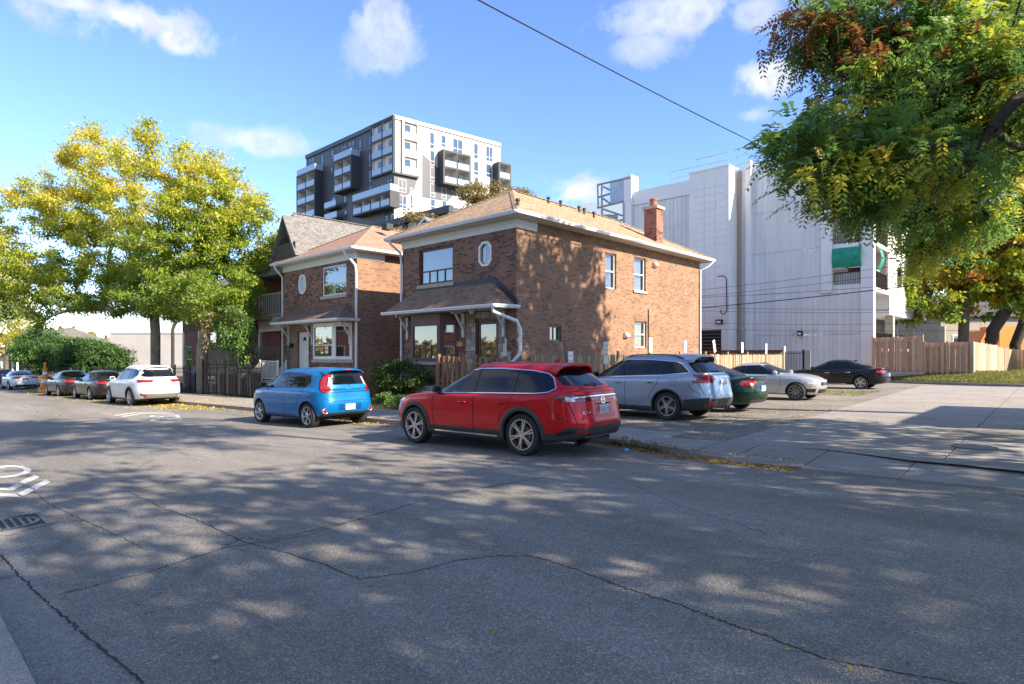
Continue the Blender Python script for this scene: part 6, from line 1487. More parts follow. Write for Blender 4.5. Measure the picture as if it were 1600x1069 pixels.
# roof railing
M_galv = mat('galvanised', (.32, .34, .36), .45, .5)
b = WB()
for (x0, y0, x1, y1) in ((1049.7, 268.9, 1137.3, 250), (1086, 250, 1138, 237.5), (1050, 280, 1075, 274), (1150, 245.3, 1211.5, 231.8), (1152.5, 257, 1211.5, 243.6), (1211, 232, 1300, 213), (1211, 243.6, 1300, 226)):
    a, c = PY(x0, y0, 45.5), PY(x1, y1, 45.5); b.tube([a, c], .028, 5)
for px, y0, y1 in ((1050, 268, 282), (1090, 249, 270), (1137, 238, 256), (1152, 245, 262), (1181, 238, 256), (1211, 232, 250), (1110, 244, 266)):
    a, c = PY(px, y0, 45.5), PY(px, y1, 45.5); b.tube([a, c], .028, 5)
b.build('roof_railing', M_galv, WBd)
# louvre, lights, sign plates, cable
p0, p1 = wy(1097, 516, yb_), wy(1127, 546, yb_)
b = WB(); b.box(p0[0]-1.4, p1[0], yb_-.04, yb_-.0+.0, -.3, p0[2]); lo_ = b.build('louvre', M_black, WBd)
for k in range(14): q = WB(); z_ = lerp(.1, p0[2]-.12, k/13); q.prism([(p0[0]-1.35, yb_-.045, z_), (p0[0]-1.35, yb_-.12, z_+.02), (p0[0]-1.35, yb_-.12, z_+.05), (p0[0]-1.35, yb_-.045, z_+.1)], (p1[0]-p0[0]+1.3, 0, 0)); q.build('slat', mat('louvre_brown', (.10, .085, .08), .6), lo_)
for (px, py, Y, w_) in ((1125, 503, yb_, .45), (1251, 521, YW-.08, .3)):
    p = wy(px, py, Y); b = WB(); b.box(p[0]-w_/2, p[0]+w_/2, Y-.25, Y-.001, p[2]-.16, p[2]+.16); o = b.build('wall_light', M_black, WBd); WB().box(p[0]-w_*.35, p[0]+w_*.35, Y-.262, Y-.252, p[2]-.1, p[2]+.06).build('lens', M_whitem, o)
for py in (524, 531): p = wy(1143, py, YW-.1); WB().box(p[0]-.17, p[0]+.17, YW-.1, YW-.08, p[2]-.13, p[2]+.13).build('sign_plate', M_white, WBd)
b = WB(); b.tube([PY(*q, yb_-.05) for q in ((1122, 432), (1131, 431), (1135, 436), (1135.5, 485), (1132, 491), (1127, 490), (1126, 484))], .03, 5); b.build('cable', M_black, WBd)
# roof stair frame at the left end
SF = empty('roof_screen', tuple(PY(960, 350, YW)), label='open steel frame with blue grey panels at the roof end behind the chimney', cat='roof screen')
M_bpan = mat('blue_grey_panel', (.40, .50, .62), .5, var=.1)
ys_ = YW-.3
def sf(px, py, Y=ys_): return PY(px, py, Y)
for k in range(6):
    x0, x1 = lerp(953, 974.5, k/6), lerp(953, 974.5, (k+1)/6); a = sf(x0, lerp(286, 281, k/6)); c = sf(x1, lerp(319, 316, k/6)); q = WB(); q.box(a[0]+.02, c[0]-.02, ys_, ys_+.06, c[2], a[2]); q.build('panel', M_bpan, SF)
a, c = sf(975, 280), sf(986, 360); q = WB(); q.box(a[0], c[0], ys_, ys_+.5, 5, a[2]+.2); q.build('mast', M_cor2, SF)
q = WB(); q.box(c[0], c[0]+.02, ys_-.01, YW+.8, 5, a[2]+.25); q.build('mast_side', M_white, SF)
b = WB()
for pts in (((933.5, 289), (986, 277)), ((933.5, 325), (974, 315)), ((940.5, 288), (940.5, 352)), ((934, 289), (935, 325)), ((936, 308), (953, 303)), ((942, 310), (953, 318)), ((943, 292), (953, 297)), ((952, 350), (975, 343)), ((974.5, 316), (974.5, 358)), ((943, 327), (972, 337))):
    b.tube([sf(*pts[0]), sf(*pts[1])], .09, 6)
b.build('steel_frame', M_galv, SF)
b = WB(); b.quad(sf(953, 319), sf(975, 315.5), PY(975, 315.5, ys_+2.2), PY(953, 319, ys_+2.2)); b.build('soffit', mat('tan_panel', (.30, .24, .19), .8), SF, fix=False)
# small pale block far behind, between chimney and roof
p0 = PZ(920, 345, 120); BB = empty('far_building', (p0[0], p0[1], 0), label='pale blue far building with small square windows behind the roof screen', cat='building')
FB = Face(p0[:2], RT[:2]+FW[:2]*(-.25), (FW[0], FW[1])); zz0 = p0[2]+2.; b = WB(); b.box(-2, 14, 0, 8, 0, zz0+1.5, FB.P); b.build('wall', mat('pale_blue_wall', (.42, .52, .60), .6), BB)
for px in (943, 954):
    u, z = FB.hit(px, 338); q = WB(); q.box(u-.2, u+1.4, -.04, 0, z-1.9, z+.3, FB.P); o = q.build('window', T_slab, BB); WB().quad(FB.P(u-.1, -.05, z-1.8), FB.P(u+1.3, -.05, z-1.8), FB.P(u+1.3, -.05, z+.2), FB.P(u-.1, -.05, z+.2)).build('pane', T_glass, o, fix=False)

# ================================================================== HOUSES BEHIND AND TO THE LEFT
# gabled roof peeping between the two brick houses and the tower
p = PZ(664, 339, 46); GB = empty('gabled_house', (p[0], p[1], 0), label='tan gabled house with grey shingles between the two brick houses and the tower', cat='house')
FG = Face(p[:2], (-1, 0), (0, 1)); zr = p[2]
b = WB(); b.box(-3.0, 3.6, .5, 10, 0, zr-2.2, FG.P); b.prism([FG.P(-3.0, .5, zr-2.2), FG.P(0, .5, zr-.25), FG.P(3.6, .5, zr-2.2)], (0, 9.5, 0)); b.build('wall', mat('tan_stucco', (.48, .38, .27), .9, var=.1), GB)
b = WB(); b.prism([FG.P(-3.6, 0, zr-2.6), FG.P(0, 0, zr-.15), FG.P(0, 0, zr), FG.P(-3.6, 0, zr-2.4)], (0, 10.5, 0)); b.prism([FG.P(4.6, 0, zr-2.9), FG.P(0, 0, zr-.15), FG.P(0, 0, zr), FG.P(4.6, 0, zr-2.7)], (0, 10.5, 0)); b.build('roof', S_grey, GB)
b = WB(); b.prism([FG.P(4.6, -.06, zr-3.0), FG.P(0, -.06, zr-.2), FG.P(0, -.06, zr+.02), FG.P(4.6, -.06, zr-2.72)], (0, .05, 0)); b.prism([FG.P(-3.6, -.06, zr-2.7), FG.P(0, -.06, zr-.2), FG.P(0, -.06, zr+.02), FG.P(-3.6, -.06, zr-2.42)], (0, .05, 0)); b.build('bargeboard', M_trimw, GB)
# big grey hip roofed house left of the small one
M_woodpale = mat('pale_grey_wood', (.30, .24, .17), .9, var=.35, vscale=2.2, bump=.3, bscale=20, stretch=(6, 6, .8))
V = empty('brick_house', (-33.5, 20, -.5), label='red brick house with tall grey hip roof and pale balcony, partly behind the trees', cat='house')
VX0, VX1, VY0, VY1 = -35.0, -31.9, 18.0, 29
YB = 16.4
PV, PVS = PFY(VY0), PFX(VX1)
wall('front_wall', V, B_red, PV, VX0, VX1, -.8, 6.3, [(-34.3, -33.1, .2, 2.6), (-34.2, -33.2, 3.6, 5.7)])
wall('side_wall', V, B_red, PVS, VY0, VY1, -.8, 6.3, [])
window(V, PV, -34.2, -33.2, 3.6, 5.7, rows=(.5,)); window(V, PV, -34.3, -33.1, .2, 2.6, fm=M_wood, rows=(.5,))
b = WB(); b.box(VX0, VX1, VY1, VY1+.1, -.8, 6.3); b.box(VX0-.1, VX0, VY0, VY1, -.8, 6.3); b.build('rear_wall', B_red, V)
hiproof(V, S_grey, -39.0, VX1+.5, 15.5, VY1+.4, 6.2, 10.34, 17.75, VY1-3, xr=-35.0)
dy = 15.3; a, l_, r_ = PY(441, 337, dy), PY(425, 402, dy), PY(459, 393, dy)
b = WB(); b.prism([(l_[0]+.15, dy+.5, l_[2]), (r_[0]-.15, dy+.5, r_[2]), (a[0], dy+.5, a[2]-.2)], (0, 3.5, 0)); b.build('dormer_wall', mat('dark_brown_boards', (.05, .035, .025), .8), V)
b = WB(); b.prism([(l_[0]-.2, dy, l_[2]-.2), (l_[0]-.05, dy, l_[2]-.2), (a[0], dy, a[2]-.15), (a[0], dy, a[2]+.05)], (0, 4.5, 0)); b.prism([(r_[0]+.2, dy, r_[2]-.2), (r_[0]+.05, dy, r_[2]-.2), (a[0], dy, a[2]-.15), (a[0], dy, a[2]+.05)], (0, 4.5, 0)); b.build('dormer_roof', S_grey, V)
def boards(par, x0, x1, n, y, z, h, w, m, name='board', jit=.0):
    src = None
    for k in range(n):
        xx = lerp(x0, x1, k/(n-1)); zz_ = z+jit*math.sin(k*7.)
        if src is None: q = MB(); q.box(-w/2, w/2, -.013, .013, 0, h); src = q.build(name, m, par); src.location = Vector((xx, y, zz_))-par.location
        else: inst(src, par, loc=Vector((xx, y, zz_))-par.location)
q0, q1 = PY(426, 402, dy), PY(458, 396, dy); zc_ = PY(441, 381, dy)[2]
boards(V, q0[0], q1[0], 18, dy+.1, zc_-.95, .95, .12, mat('balcony_grey_board', (.09, .075, .06), .8))
bz = PY(405, 497, YB)[2]; b0, b1 = PY(403, 480, YB)[0], VX1-.05
zr_ = PY(405, 461, YB)[2]
ubox('balcony_deck', M_trimw, b0, b1, YB, VY0-.002, bz-.42, bz, par=V)
ubox('porch_beam', M_trimw, b0, b1, YB+.05, YB+.25, bz-.85, bz-.422, par=V)
b = WB(); b.box(b0, b1, YB+.02, YB+.08, zr_-.08, zr_); b.box(b0, b1, YB+.02, YB+.08, bz+.08, bz+.15); b.build('rail', M_trimw, V)
boards(V, b0+.1, b1-.06, 21, YB+.05, bz+.15, zr_-bz-.23, .07, M_trimw, 'baluster')
za_, zb_ = PY(405, 421, YB)[2], PY(405, 438, YB)[2]
b = WB(); n_ = 8
for i in range(n_+1):
    for j in range(5): t = j/4; b.v.append((lerp(b0, b1, i/n_), lerp(VY0, YB-.2, t), lerp(za_+.5, zb_, t)-.15*math.sin(math.pi*i/n_)*t))
for i in range(n_):
    for j in range(4): k = i*5+j; b.f.append((k, k+5, k+6, k+1)); b.m.append(0)
b.build('awning', mat('tan_awning', (.42, .27, .17), .8, var=.15), V, smooth=True, fix=False)
for xx in (b0+.06, b1-.06): ubox('porch_post', M_trimw, xx-.08, xx+.08, YB+.04, YB+.2, -.7, bz-.86, par=V)
boards(V, b0-.2, b1, 20, YB-.02, .95, 1.2, .1, M_woodpale, 'porch_board')
ubox('porch_floor', M_woodpale, b0-.2, b1, YB, VY0-.01, .6, .93, par=V)
# the other half of the pair, mostly behind the two trees
V2 = empty('brick_house', (-42, 18, -.7), label='red brick house with timber upper deck behind the honey locust trunks', cat='house')
Y2 = 16.9; YD = 15.0; PV2 = PFY(Y2)
f2 = lambda px, py, Y=Y2: PY(px, py, Y)
wa = (f2(346, 530)[0], f2(366, 530)[0], f2(366, 546)[2], f2(356, 520)[2]); wb = (f2(319, 530)[0], f2(338, 530)[0], -.4, f2(328, 518)[2]); wc = (f2(285, 530)[0], f2(300, 530)[0], .3, 2.3)
wall('front_wall', V2, B_red, PV2, -46.0, -35.12, -1, 6.15, [wa, wb, wc])
window(V2, PV2, *wa, cols=(.5,), sill=.12); window(V2, PV2, *wb, cols=(.35,), fw=.09, cm=B_red); window(V2, PV2, *wc, rows=(.5,))
wall('side_wall', V2, B_red, PFX(-35.12), Y2, 27, -1, 6.15, [])
hiproof(V2, S_grey, -46.6, -38.9, 15.6, 27.6, 6.15, 8.6, 20.2, 23)
dz_ = f2(330, 497, YD)[2]; ubox('deck', M_wood, -46.0, -35.1, YD, Y2-.02, dz_-.3, dz_-.02, par=V2); ubox('deck_beam', M_woodgrey, -46.0, -35.1, YD, YD+.2, dz_-.75, dz_-.31, par=V2)
boards(V2, -45.9, -35.2, 66, YD-.02, dz_, f2(330, 476, YD)[2]-dz_, .145, M_wood)
for xx in (-45.8, -43, -39.6, -35.3): ubox('deck_post', M_trimw if xx in (-45.8, -43) else M_woodgrey, xx-.09, xx+.09, YD+.02, YD+.2, -1, dz_-.76, par=V2)
boards(V2, -41.5, -35.3, 38, YD-.04, .85, 1.15, .11, M_woodpale, 'porch_board', .02)
ubox('porch_floor', M_woodpale, -46, -35.2, YD, Y2-.02, .5, .83, par=V2)
# white long low building at the end
p = PZ(172, 521, 92); WL = empty('low_building', (p[0], p[1], -1.6), label='long low white wall of a far building behind the hedge', cat='building')
FWL = Face(p[:2], RT[:2], FW[:2]); b = WB(); b.box(0, 11, 0, 12, -2.2, p[2], FWL.P); b.build('wall', mat('white_render', (.42, .41, .40), .8, var=.1, vscale=.4), WL)
b = WB(); b.box(-.1, 11.1, -.12, 12, p[2], p[2]+.28, FWL.P); b.build('coping', M_whitem, WL)
# dark low frontage at far left behind the small trees
DL = empty('row_house', (-112, 15, -1.8), label='dark porch fronted row house at the far left end of the street', cat='house')
b = WB(); b.box(-124, -102, 14.5, 24, -2.1, 3.1); b.build('wall', mat('dark_brick_plain', (.07, .05, .045), .9, var=.2), DL); b = WB(); b.prism([(-124.5, 13.6, 3.1), (-124.5, 24.5, 3.1), (-124.5, 19, 5.4)], (23, 0, 0)); b.build('roof', S_grey, DL)
for k in range(6): ubox('porch_post', M_white, -123+k*4, -122.8+k*4, 13.2, 13.4, -2, 1.3, par=DL)
for k in range(4): window(DL, PFY(14.45), -122+k*5, -120.4+k*5, -.2, 1.3)
for k, (px, Z_, w_, h_, col, lab) in enumerate(((1470, 78, 14, 6.5, (.34, .29, .22), 'tan plank sided house behind the cedar fence and trees'), (1640, 80, 16, 6.0, (.40, .36, .30), 'pale house at the right edge behind the orange truck'))):
    p = PZ(px, 560, Z_); r_ = empty('far_house', (p[0], p[1], 0), label=lab, cat='house'); F_ = Face(p[:2], RT[:2], FW[:2]); b = WB(); b.box(0, w_, 0, 9, -1, h_, F_.P); b.build('wall', mat('far_house_%d' % k, col, .9, var=.15), r_)
    b = WB(); b.prism([F_.P(-.5, -.5, h_), F_.P(w_+.5, -.5, h_), F_.P(w_*.5, 4.5, h_+3)], tuple(F_.I*.01)+(0,)); b.prism([F_.P(-.5, -.5, h_), F_.P(-.5, 9.5, h_), F_.P(-.5, 4.5, h_+3)], tuple(F_.D*(w_+1))+(0,)); b.build('roof', S_grey, r_)
    for q in range(3):
        u = 1.5+q*4; b = WB(); b.box(u, u+1.4, -.06, 0, 2.2, 4.2, F_.P); o = b.build('window', M_white, r_); WB().quad(F_.P(u+.12, -.07, 2.3), F_.P(u+1.28, -.07, 2.3), F_.P(u+1.28, -.07, 4.1), F_.P(u+.12, -.07, 4.1)).build('pane', M_pane, o, fix=False)
# house on the right of the driveway (outside the picture; it casts the sharp shade over the alley)
RH = empty('neighbour_house', (9, 22, .1), label='brick house across the driveway with a dark gabled roof', cat='house')
b = WB(); b.box(5.6, 13, 19.6, 25.2, -.1, 5.6); b.build('wall', B_side, RH); b = WB(); b.prism([(5.2, 19.3, 5.6), (13.4, 19.3, 5.6), (9.3, 19.3, 8.2)], (0, 6.2, 0)); b.build('roof', S_grey, RH)
for k in range(2): window(RH, lambda u, d, z: (5.58+d, u, z), 20.4+k*2.6, 21.6+k*2.6, 1.2, 2.7)
window(RH, PFY(19.58), 7, 8.6, 1.2, 2.8); window(RH, PFY(19.58), 7, 8.6, 3.6, 4.9)

for k, (x0, w_, m_, lab) in enumerate(((-9, 9, B_left, 'brick house on the near side of the street opposite the corner house'), (-22, 9.5, B_side, 'orange brick house on the near side of the street opposite the smaller house'), (-36, 10, B_red, 'red brick house on the near side of the street farther left'), (4, 9, B_red, 'red brick house on the near side of the street behind the camera'))):
    NH = empty('near_house', (x0+w_/2, -20, 0), label=lab, cat='house'); b = WB(); b.box(x0, x0+w_, -26, -16, -.8, 6.2); b.build('wall', m_, NH); b = WB(); b.prism([(x0-.5, -26.5, 6.2), (x0+w_+.5, -26.5, 6.2), (x0+w_/2, -26.5, 9.2)], (0, 11, 0)); b.build('roof', S_grey if k % 2 else S_brown, NH)
    for u in (x0+1, x0+w_-3):
        for z_ in (1.0, 3.9): window(NH, lambda u_, d, z: (u_, -15.98-d, z), u, u+1.8, z_, z_+1.5, d=-.02)
# ================================================================== FENCES AND SMALL THINGS
# picket fence of the lot
FX = -13.0; fy0, fy1 = 14.9, 37.4
PFc = empty('picket_fence', (FX, fy0, -.1), label='weathered wood picket fence along the gravel lot', cat='fence')
rd = random.Random(21); srcs = []
mw = [mat('picket_%d' % i, c, .85, var=.35, vscale=3, bump=.3, bscale=20, stretch=(6, 6, .8)) for i, c in enumerate(((.42, .33, .22), (.34, .25, .16), (.48, .40, .29), (.26, .18, .11)))]
for i in range(8):
    q = MB(); w_ = .043+.004*(i % 3); q.prism([(0, -w_, 0), (0, w_, 0), (0, w_, 1.72), (0, w_*.5, 1.79), (0, -w_*.5, 1.79), (0, -w_, 1.72)], (.018, 0, 0)); srcs.append(q.mesh('picket', mw[i % 4], fix=True))
y = fy0; i = 0
while y < fy1:
    me = srcs[rd.choice((0, 1, 2, 4, 5, 6, 3) if y > 20 else (1, 3, 5, 7, 0))]
    o = bpy.data.objects.new('picket', me); COL.objects.link(o); o.parent = PFc; o.location = (0 if i % 1 == 0 else .05, y-fy0, gz(FX, .12)+.1+rd.uniform(-.02, .02)); o.rotation_euler = (rd.uniform(-.012, .012), 0, rd.uniform(-.04, .04))
    y += .128; i += 1
for z_ in (.5, 1.35): WB().box(FX-.05, FX-.003, fy0, fy1, z_, z_+.09).build('rail', mw[3], PFc)
yy = fy0
while yy <= fy1+.1: WB().box(FX-.12, FX-.052, yy-.05, yy+.05, -.3, 1.84).build('post', mw[1], PFc); yy += 2.5
WB().box(FX-.02, FX+.08, fy1+.02, fy1+.14, -.3, 2.08).build('post', mw[0], PFc)
# white boards standing above the pickets, each a parking tag
def standboard(px, yt, w_, h, label, txt=None, m=None, lean=0, X=FX+.04):
    p = PX(px, yt, X); root = empty('sign_board', (X, p[1], p[2]-h), rot=(lean, 0, 0), label=label, cat='sign')
    b = MB(); b.box(0, .02, -w_/2, w_/2, 0, h); b.build('board', m or M_white, root)
    b = MB(); b.box(-.03, -.002, -.02, .02, -(p[2]-h)+.0, h*.8); b.build('stake', M_woodgrey, root)
    if txt:
        for k, t_ in enumerate(txt):
            textmesh(t_, .11 if len(t_) < 5 else .06, C_black, lambda u, v: Vector((.0225, u, v)), 0, h-.16-k*.16, 'lettering', root)
    return root
standboard(891, 549, .26, .55, 'white numbered parking board hung on the pickets behind the red SUV', ('No', 'PARKING'))
standboard(946, 534, .30, .85, 'grey and white parking notice on a post above the pickets by the side wall', ('PERMIT', 'PARKING', 'ONLY'), m=mat('grey_sign', (.50, .52, .48), .6))
standboard(1016, 528, .24, .6, 'plain white board above the pickets left of the lower side window')
standboard(1070.5, 532, .22, .55, 'plain white board above the pickets near the rear wall corner')
standboard(1117, 531, .22, .6, 'leaning white board above the pickets in front of the louvre', lean=.3)
standboard(1159.5, 535, .22, .55, 'plain white board above the pickets below the ochre pipe')
standboard(1197, 537, .20, .6, 'narrow white board above the pickets near the end post')
standboard(1226, 541, .22, .35, 'small white notice on the tall end post of the picket fence', ('TOW', 'AWAY'))
b = MB(); b.box(-.02, .02, -.05, .05, 0, 2.3); o = b.build('leaning_plank', M_woodgrey, label='grey weathered plank leaning on the picket fence by the small window', cat='plank'); p = PX(884, 600, FX+.1); o.location = (FX+.1, p[1]+.3, -.05); o.rotation_euler = (.16, 0, 0)
# brown board fence behind the pickets, metal gate
BF = empty('board_fence', (-16, 39.2, 0), label='brown horizontal board fence behind the far end of the pickets', cat='fence')
p = PY(1125, 545, 39.2); p2 = PY(1222, 543, 39.2)
for k in range(9): WB().box(p[0]-6, p2[0], 39.2, 39.24, .1+k*.21, .1+k*.21+.195).build('board', M_maroon if False else mat('brown_board', (.16, .07, .04), .8, var=.2), BF)
GT = empty('metal_gate', (-13, 38.6, 0), label='black metal bar gate between picket fence and white building', cat='gate')
p0, p1 = PY(1230, 549, 38.8), PY(1254, 549, 38.8); p2 = PY(1265, 549, 38.8)
b = WB(); b.box(p0[0], p1[0], 38.78, 38.82, .35, .39); b.box(p0[0], p1[0], 38.78, 38.82, 1.75, 1.79); b.build('rail', M_black, GT)
for k in range(11): x_ = lerp(p0[0], p1[0], k/10); WB().box(x_-.012, x_+.012, 38.79, 38.81, .1, 1.92).build('bar', M_black, GT)
WB().box(p1[0], p1[0]+.1, 38.75, 38.85, 0, 1.98).build('post', M_black, GT); WB().box(p1[0]+.12, p2[0], 38.78, 38.82, .1, 1.92).build('solid_panel', mat('gate_grey', (.28, .31, .36), .5), GT); WB().box(p2[0], p2[0]+.06, 38.76, 38.84, 0, 1.95).build('post', M_galv, GT)
# cedar fence in front of the white building
def board_fence(name, label, p, q, z0, z1, z0b, z1b, m, n, w_=.14, gap=.05, alt=True, rd=random.Random(4), posts=3, par=None, sag=.0):
    root = empty(name, (p[0], p[1], z0), label=label, cat='fence'); p, q = Vector((*p, 0)), Vector((*q, 0)); t = (q-p).normalized(); nn = Vector((t.y, -t.x, 0)); L_ = (q-p).length
    ang = math.atan2(t.y, t.x)
    for i in range(n):
        s0 = L_*i/n; a = s0/L_; zb_, zt_ = lerp(z0, z0b, a), lerp(z1, z1b, a)+rd.uniform(-sag, sag); mb_ = MB(); mb_.box(0 if (i % 2 == 0 or not alt) else -.03, (L_/n-gap*.6) if (i % 2 == 0 or not alt) else L_/n+.03, -.012, .012, 0, zt_-zb_)
        o = mb_.build('board', m[rd.randrange(len(m))], root); o.location = t*s0+nn*(.03 if (i % 2 == 0 or not alt) else -.06)+Vector((0, 0, zb_-z0)); o.rotation_euler = (0, rd.uniform(-.006, .006), ang)
    for f_ in (.15, .5, .86):
        a_, c_ = p, q; b = MB(); za, zb_ = lerp(z0, z1, f_)-z0, lerp(z0b, z1b, f_)-z0
        b.add([*(Vector((0, 0, za))+nn*k for k in (-.04, .01)), *(Vector((0, 0, za+.09))+nn*k for k in (-.04, .01)), *(t*L_+Vector((0, 0, zb_))+nn*k for k in (-.04, .01)), *(t*L_+Vector((0, 0, zb_+.09))+nn*k for k in (-.04, .01))], [(0, 1, 3, 2), (4, 6, 7, 5), (0, 4, 5, 1), (2, 3, 7, 6), (0, 2, 6, 4), (1, 5, 7, 3)]); b.build('rail', m[0], root)
    for k in range(posts):
        a = k/(posts-1); c = t*L_*a; b = MB(); b.box(-.06, .06, -.06, .06, -.2, lerp(z1, z1b, a)-z0+.06); o = b.build('post', m[0], root); o.location = c-nn*.0
    return root
MC = [mat('cedar_%d' % i, c, .8, var=.2, vscale=2, bump=.25, bscale=20, stretch=(7, 7, .6)) for i, c in enumerate(((.52, .33, .23), (.58, .37, .26), (.48, .29, .19), (.56, .40, .28)))]
MWt = [mat('weathered_%d' % i, c, .9, var=.35, vscale=2, bump=.3, bscale=20, stretch=(7, 7, .6)) for i, c in enumerate(((.40, .31, .21), (.35, .26, .165), (.43, .34, .24), (.28, .21, .14)))]
yfn = 43.4
q1, q2, q3 = PY(1364, 528, yfn), PY(1441, 524.5, yfn), PY(1518, 534, yfn)
zb1 = PY(1400, 577, yfn)[2]; zb2_ = PY(1480, 586, yfn)[2]
board_fence('cedar_fence', 'taller new cedar board fence section beside the white building', (q1[0], yfn), (q2[0], yfn), zb1-.35, q1[2], zb1-.35, q2[2], MC, 15, alt=True)
board_fence('cedar_fence', 'lower new cedar board fence section left of the weathered boards', (q2[0]+.1, yfn), (q3[0], yfn), zb2_-.1, PY(1445, 536, yfn)[2], zb2_-.1, q3[2], MC, 16)
b = WB(); 
TR = empty('timber_edging', (q1[0], 43.2, .4), label='grey timber edging at the foot of the tall cedar fence', cat='edging')
for k in range(2): WB().box(q1[0]-.2, q2[0]+.15, yfn-.25, yfn-.12, zb1-.45+k*.15, zb1-.45+k*.15+.14).build('timber', M_conc, TR)
e1 = PZ(1518, 533, 37.5); e2 = PZ(1553, 540, 42.0); e3 = PZ(1580, 547.5, 46.); 
board_fence('board_fence', 'pale weathered board fence running back from the cedar fence corner', (q3[0]+.05, yfn-.05), (e2[0], e2[1]+2), zb2_-.1, q3[2], zb2_-.15, PZ(1553, 540, 43.5)[2], MWt, 16, alt=False, sag=.03)
a_ = (e2[0]+.1, e2[1]+2); w0 = PZ(1554, 541, 43.6); w1_ = PZ(1582, 547.5, 46.5)
board_fence('board_fence', 'shaded weathered board fence with curved top below the dark branches', (w0[0], w0[1]), (w1_[0], w1_[1]), w0[2]-2.0, w0[2], w1_[2]-1.9, w1_[2], MWt[3:]+MWt[1:2], 10, alt=False, sag=.05)
v0 = PZ(1583, 546, 46.3); v1 = PZ(1640, 551, 44)
board_fence('board_fence', 'pale fence panel at the right picture edge beside the grass bank', (v0[0], v0[1]), (v1[0], v1[1]), v0[2]-1.9, v0[2], v1[2]-1.9, v1[2], MWt[:1]+MC[3:], 16, alt=False, gap=.01)
# orange truck behind the fences, glimpsed between trunks
OT = empty('orange_truck', tuple(PZ(1580, 560, 56)), label='orange truck body glimpsed behind the fences at the right edge', cat='truck')
p = PZ(1562, 535, 56); b = WB(); FO = Face(p[:2], RT[:2], FW[:2]); M_or = mat('orange_paint', (.75, .22, .02), .5)
b.box(.0, 7.5, 0, 2.4, p[2]-.7, p[2]+1.5, FO.P); b.build('body', M_or, OT); b = WB(); b.box(-.6, 8, -.05, 2.4, p[2]-1.1, p[2]-.72, FO.P); b.build('chassis', M_black, OT)
b = WB(); b.prism([FO.P(-1.8, 0, p[2]-.7), FO.P(-.1, 0, p[2]-.7), FO.P(-.1, 0, p[2]+1.1), FO.P(-1.2, 0, p[2]+1.1), FO.P(-1.7, 0, p[2]+.2)], tuple(FO.I*2.2)+(0,)); b.build('cab', M_or, OT)
for u in (-1, 2, 5.6): b = WB(); b.lathe([(0, 0), (.5, 0), (.5, .3), (0, .3)], 18, P=lambda x, y, z, u=u: FO.P(u+x, z-.05, p[2]-1.2+y)); b.build('wheel', C_rubber, OT)
WB().quad(FO.P(-1.5, -.01, p[2]+.2), FO.P(-.4, -.01, p[2]+.2), FO.P(-.4, -.01, p[2]+.9), FO.P(-1.1, -.01, p[2]+.9)).build('window', C_glass, OT, fix=False)
# small wooden fences beside the porch of the corner house
for (pa, pb, lab) in (((685, 556), (726, 558), 'short stained picket fence below the bay window of the corner house'), ((742, 558), (790, 560), 'short stained picket fence in front of the corner house door')):
    a, c = PY(*pa, 13.2), PY(*pb, 13.2); board_fence('porch_fence', lab, (a[0], 13.2), (c[0], 13.2), -.1, a[2], -.1, c[2], [mat('stained_wood', (.22, .11, .055), .7, var=.3, vscale=3, stretch=(6, 6, .8)), M_wood], 11, gap=.05, posts=2)
# iron fence along the far pavement
def iron_fence(label, p, q, h, posts=6, gapb=.165, name='iron_fence', z0=0):
    root = empty(name, (p[0], p[1], gz(p[0], .12)), label=label, cat='fence'); P_, Q_ = Vector((*p, gz(p[0], .12))), Vector((*q, gz(q[0], .12))); b = MB(); L_ = (Q_-P_).length; d = Q_-P_
    for hh in (.12, h-.28, h-.10): b.tube([Vector((0, 0, hh)), d+Vector((0, 0, hh))], .018, 4)
    b.build('rail', M_black, root); q_ = MB(); q_.box(-.008, .008, -.008, .008, .05, h+.02); q_.add([(-.02, 0, h+.02), (.02, 0, h+.02), (0, 0, h+.11)], [(0, 1, 2)]); me = q_.mesh('bar', M_black)
    n = min(300, int(L_/gapb))
    for i in range(n+1):
        o = bpy.data.objects.new('bar', me); COL.objects.link(o); o.parent = root; o.location = d*(i/n)
    for i in range(posts+1):
        q_ = MB(); q_.box(-.035, .035, -.035, .035, 0, h+.15); q_.build('post', M_black, root, loc=d*(i/posts))
    return root
iron_fence('long black iron spear fence behind the parked sedans', (-58, 12.2), (-36.2, 12.2), 1.45, 9)
iron_fence('black iron spear fence beside the tree trunk and the bins', (-34.3, 12.2), (-31.2, 12.2), 1.7, 3)
iron_fence('tall black iron gate near the pale porch steps', (-31.1, 12.2), (-29.8, 12.2), 1.85, 1, name='iron_gate')
iron_fence('black iron fence between gate and porch steps', (-29.7, 12.2), (-27.2, 12.2), 1.5, 2)
def bin_(x, y, label, h=1.05, m=C_black):
    root = empty('wheelie_bin', (x, y, gz(x, .1)), label=label, cat='bin'); b = MB()
    V_ = [(-.24, -.26, .05), (.24, -.26, .05), (.24, .26, .05), (-.24, .26, .05), (-.3, -.33, h), (.3, -.33, h), (.3, .36, h), (-.3, .36, h)]; b.add(V_, [(0, 3, 2, 1), (0, 1, 5, 4), (1, 2, 6, 5), (2, 3, 7, 6), (3, 0, 4, 7)]); b.build('body', m, root)
    b = MB(); b.prism([(-.32, -.36, h), (-.32, .4, h), (-.32, .36, h+.09), (-.32, -.2, h+.12)], (.64, 0, 0)); b.build('lid', m, root)
    for s_ in (-1, 1): b = MB(); b.lathe([(0, 0), (.12, 0), (.12, .05), (0, .05)], 14, P=lambda x_, y_, z_: (s_*.25+z_*s_, .28+x_, .12+y_)); b.build('wheel', C_rubber, root)
M_bin = mat('bin_navy', (.012, .015, .022), .5)
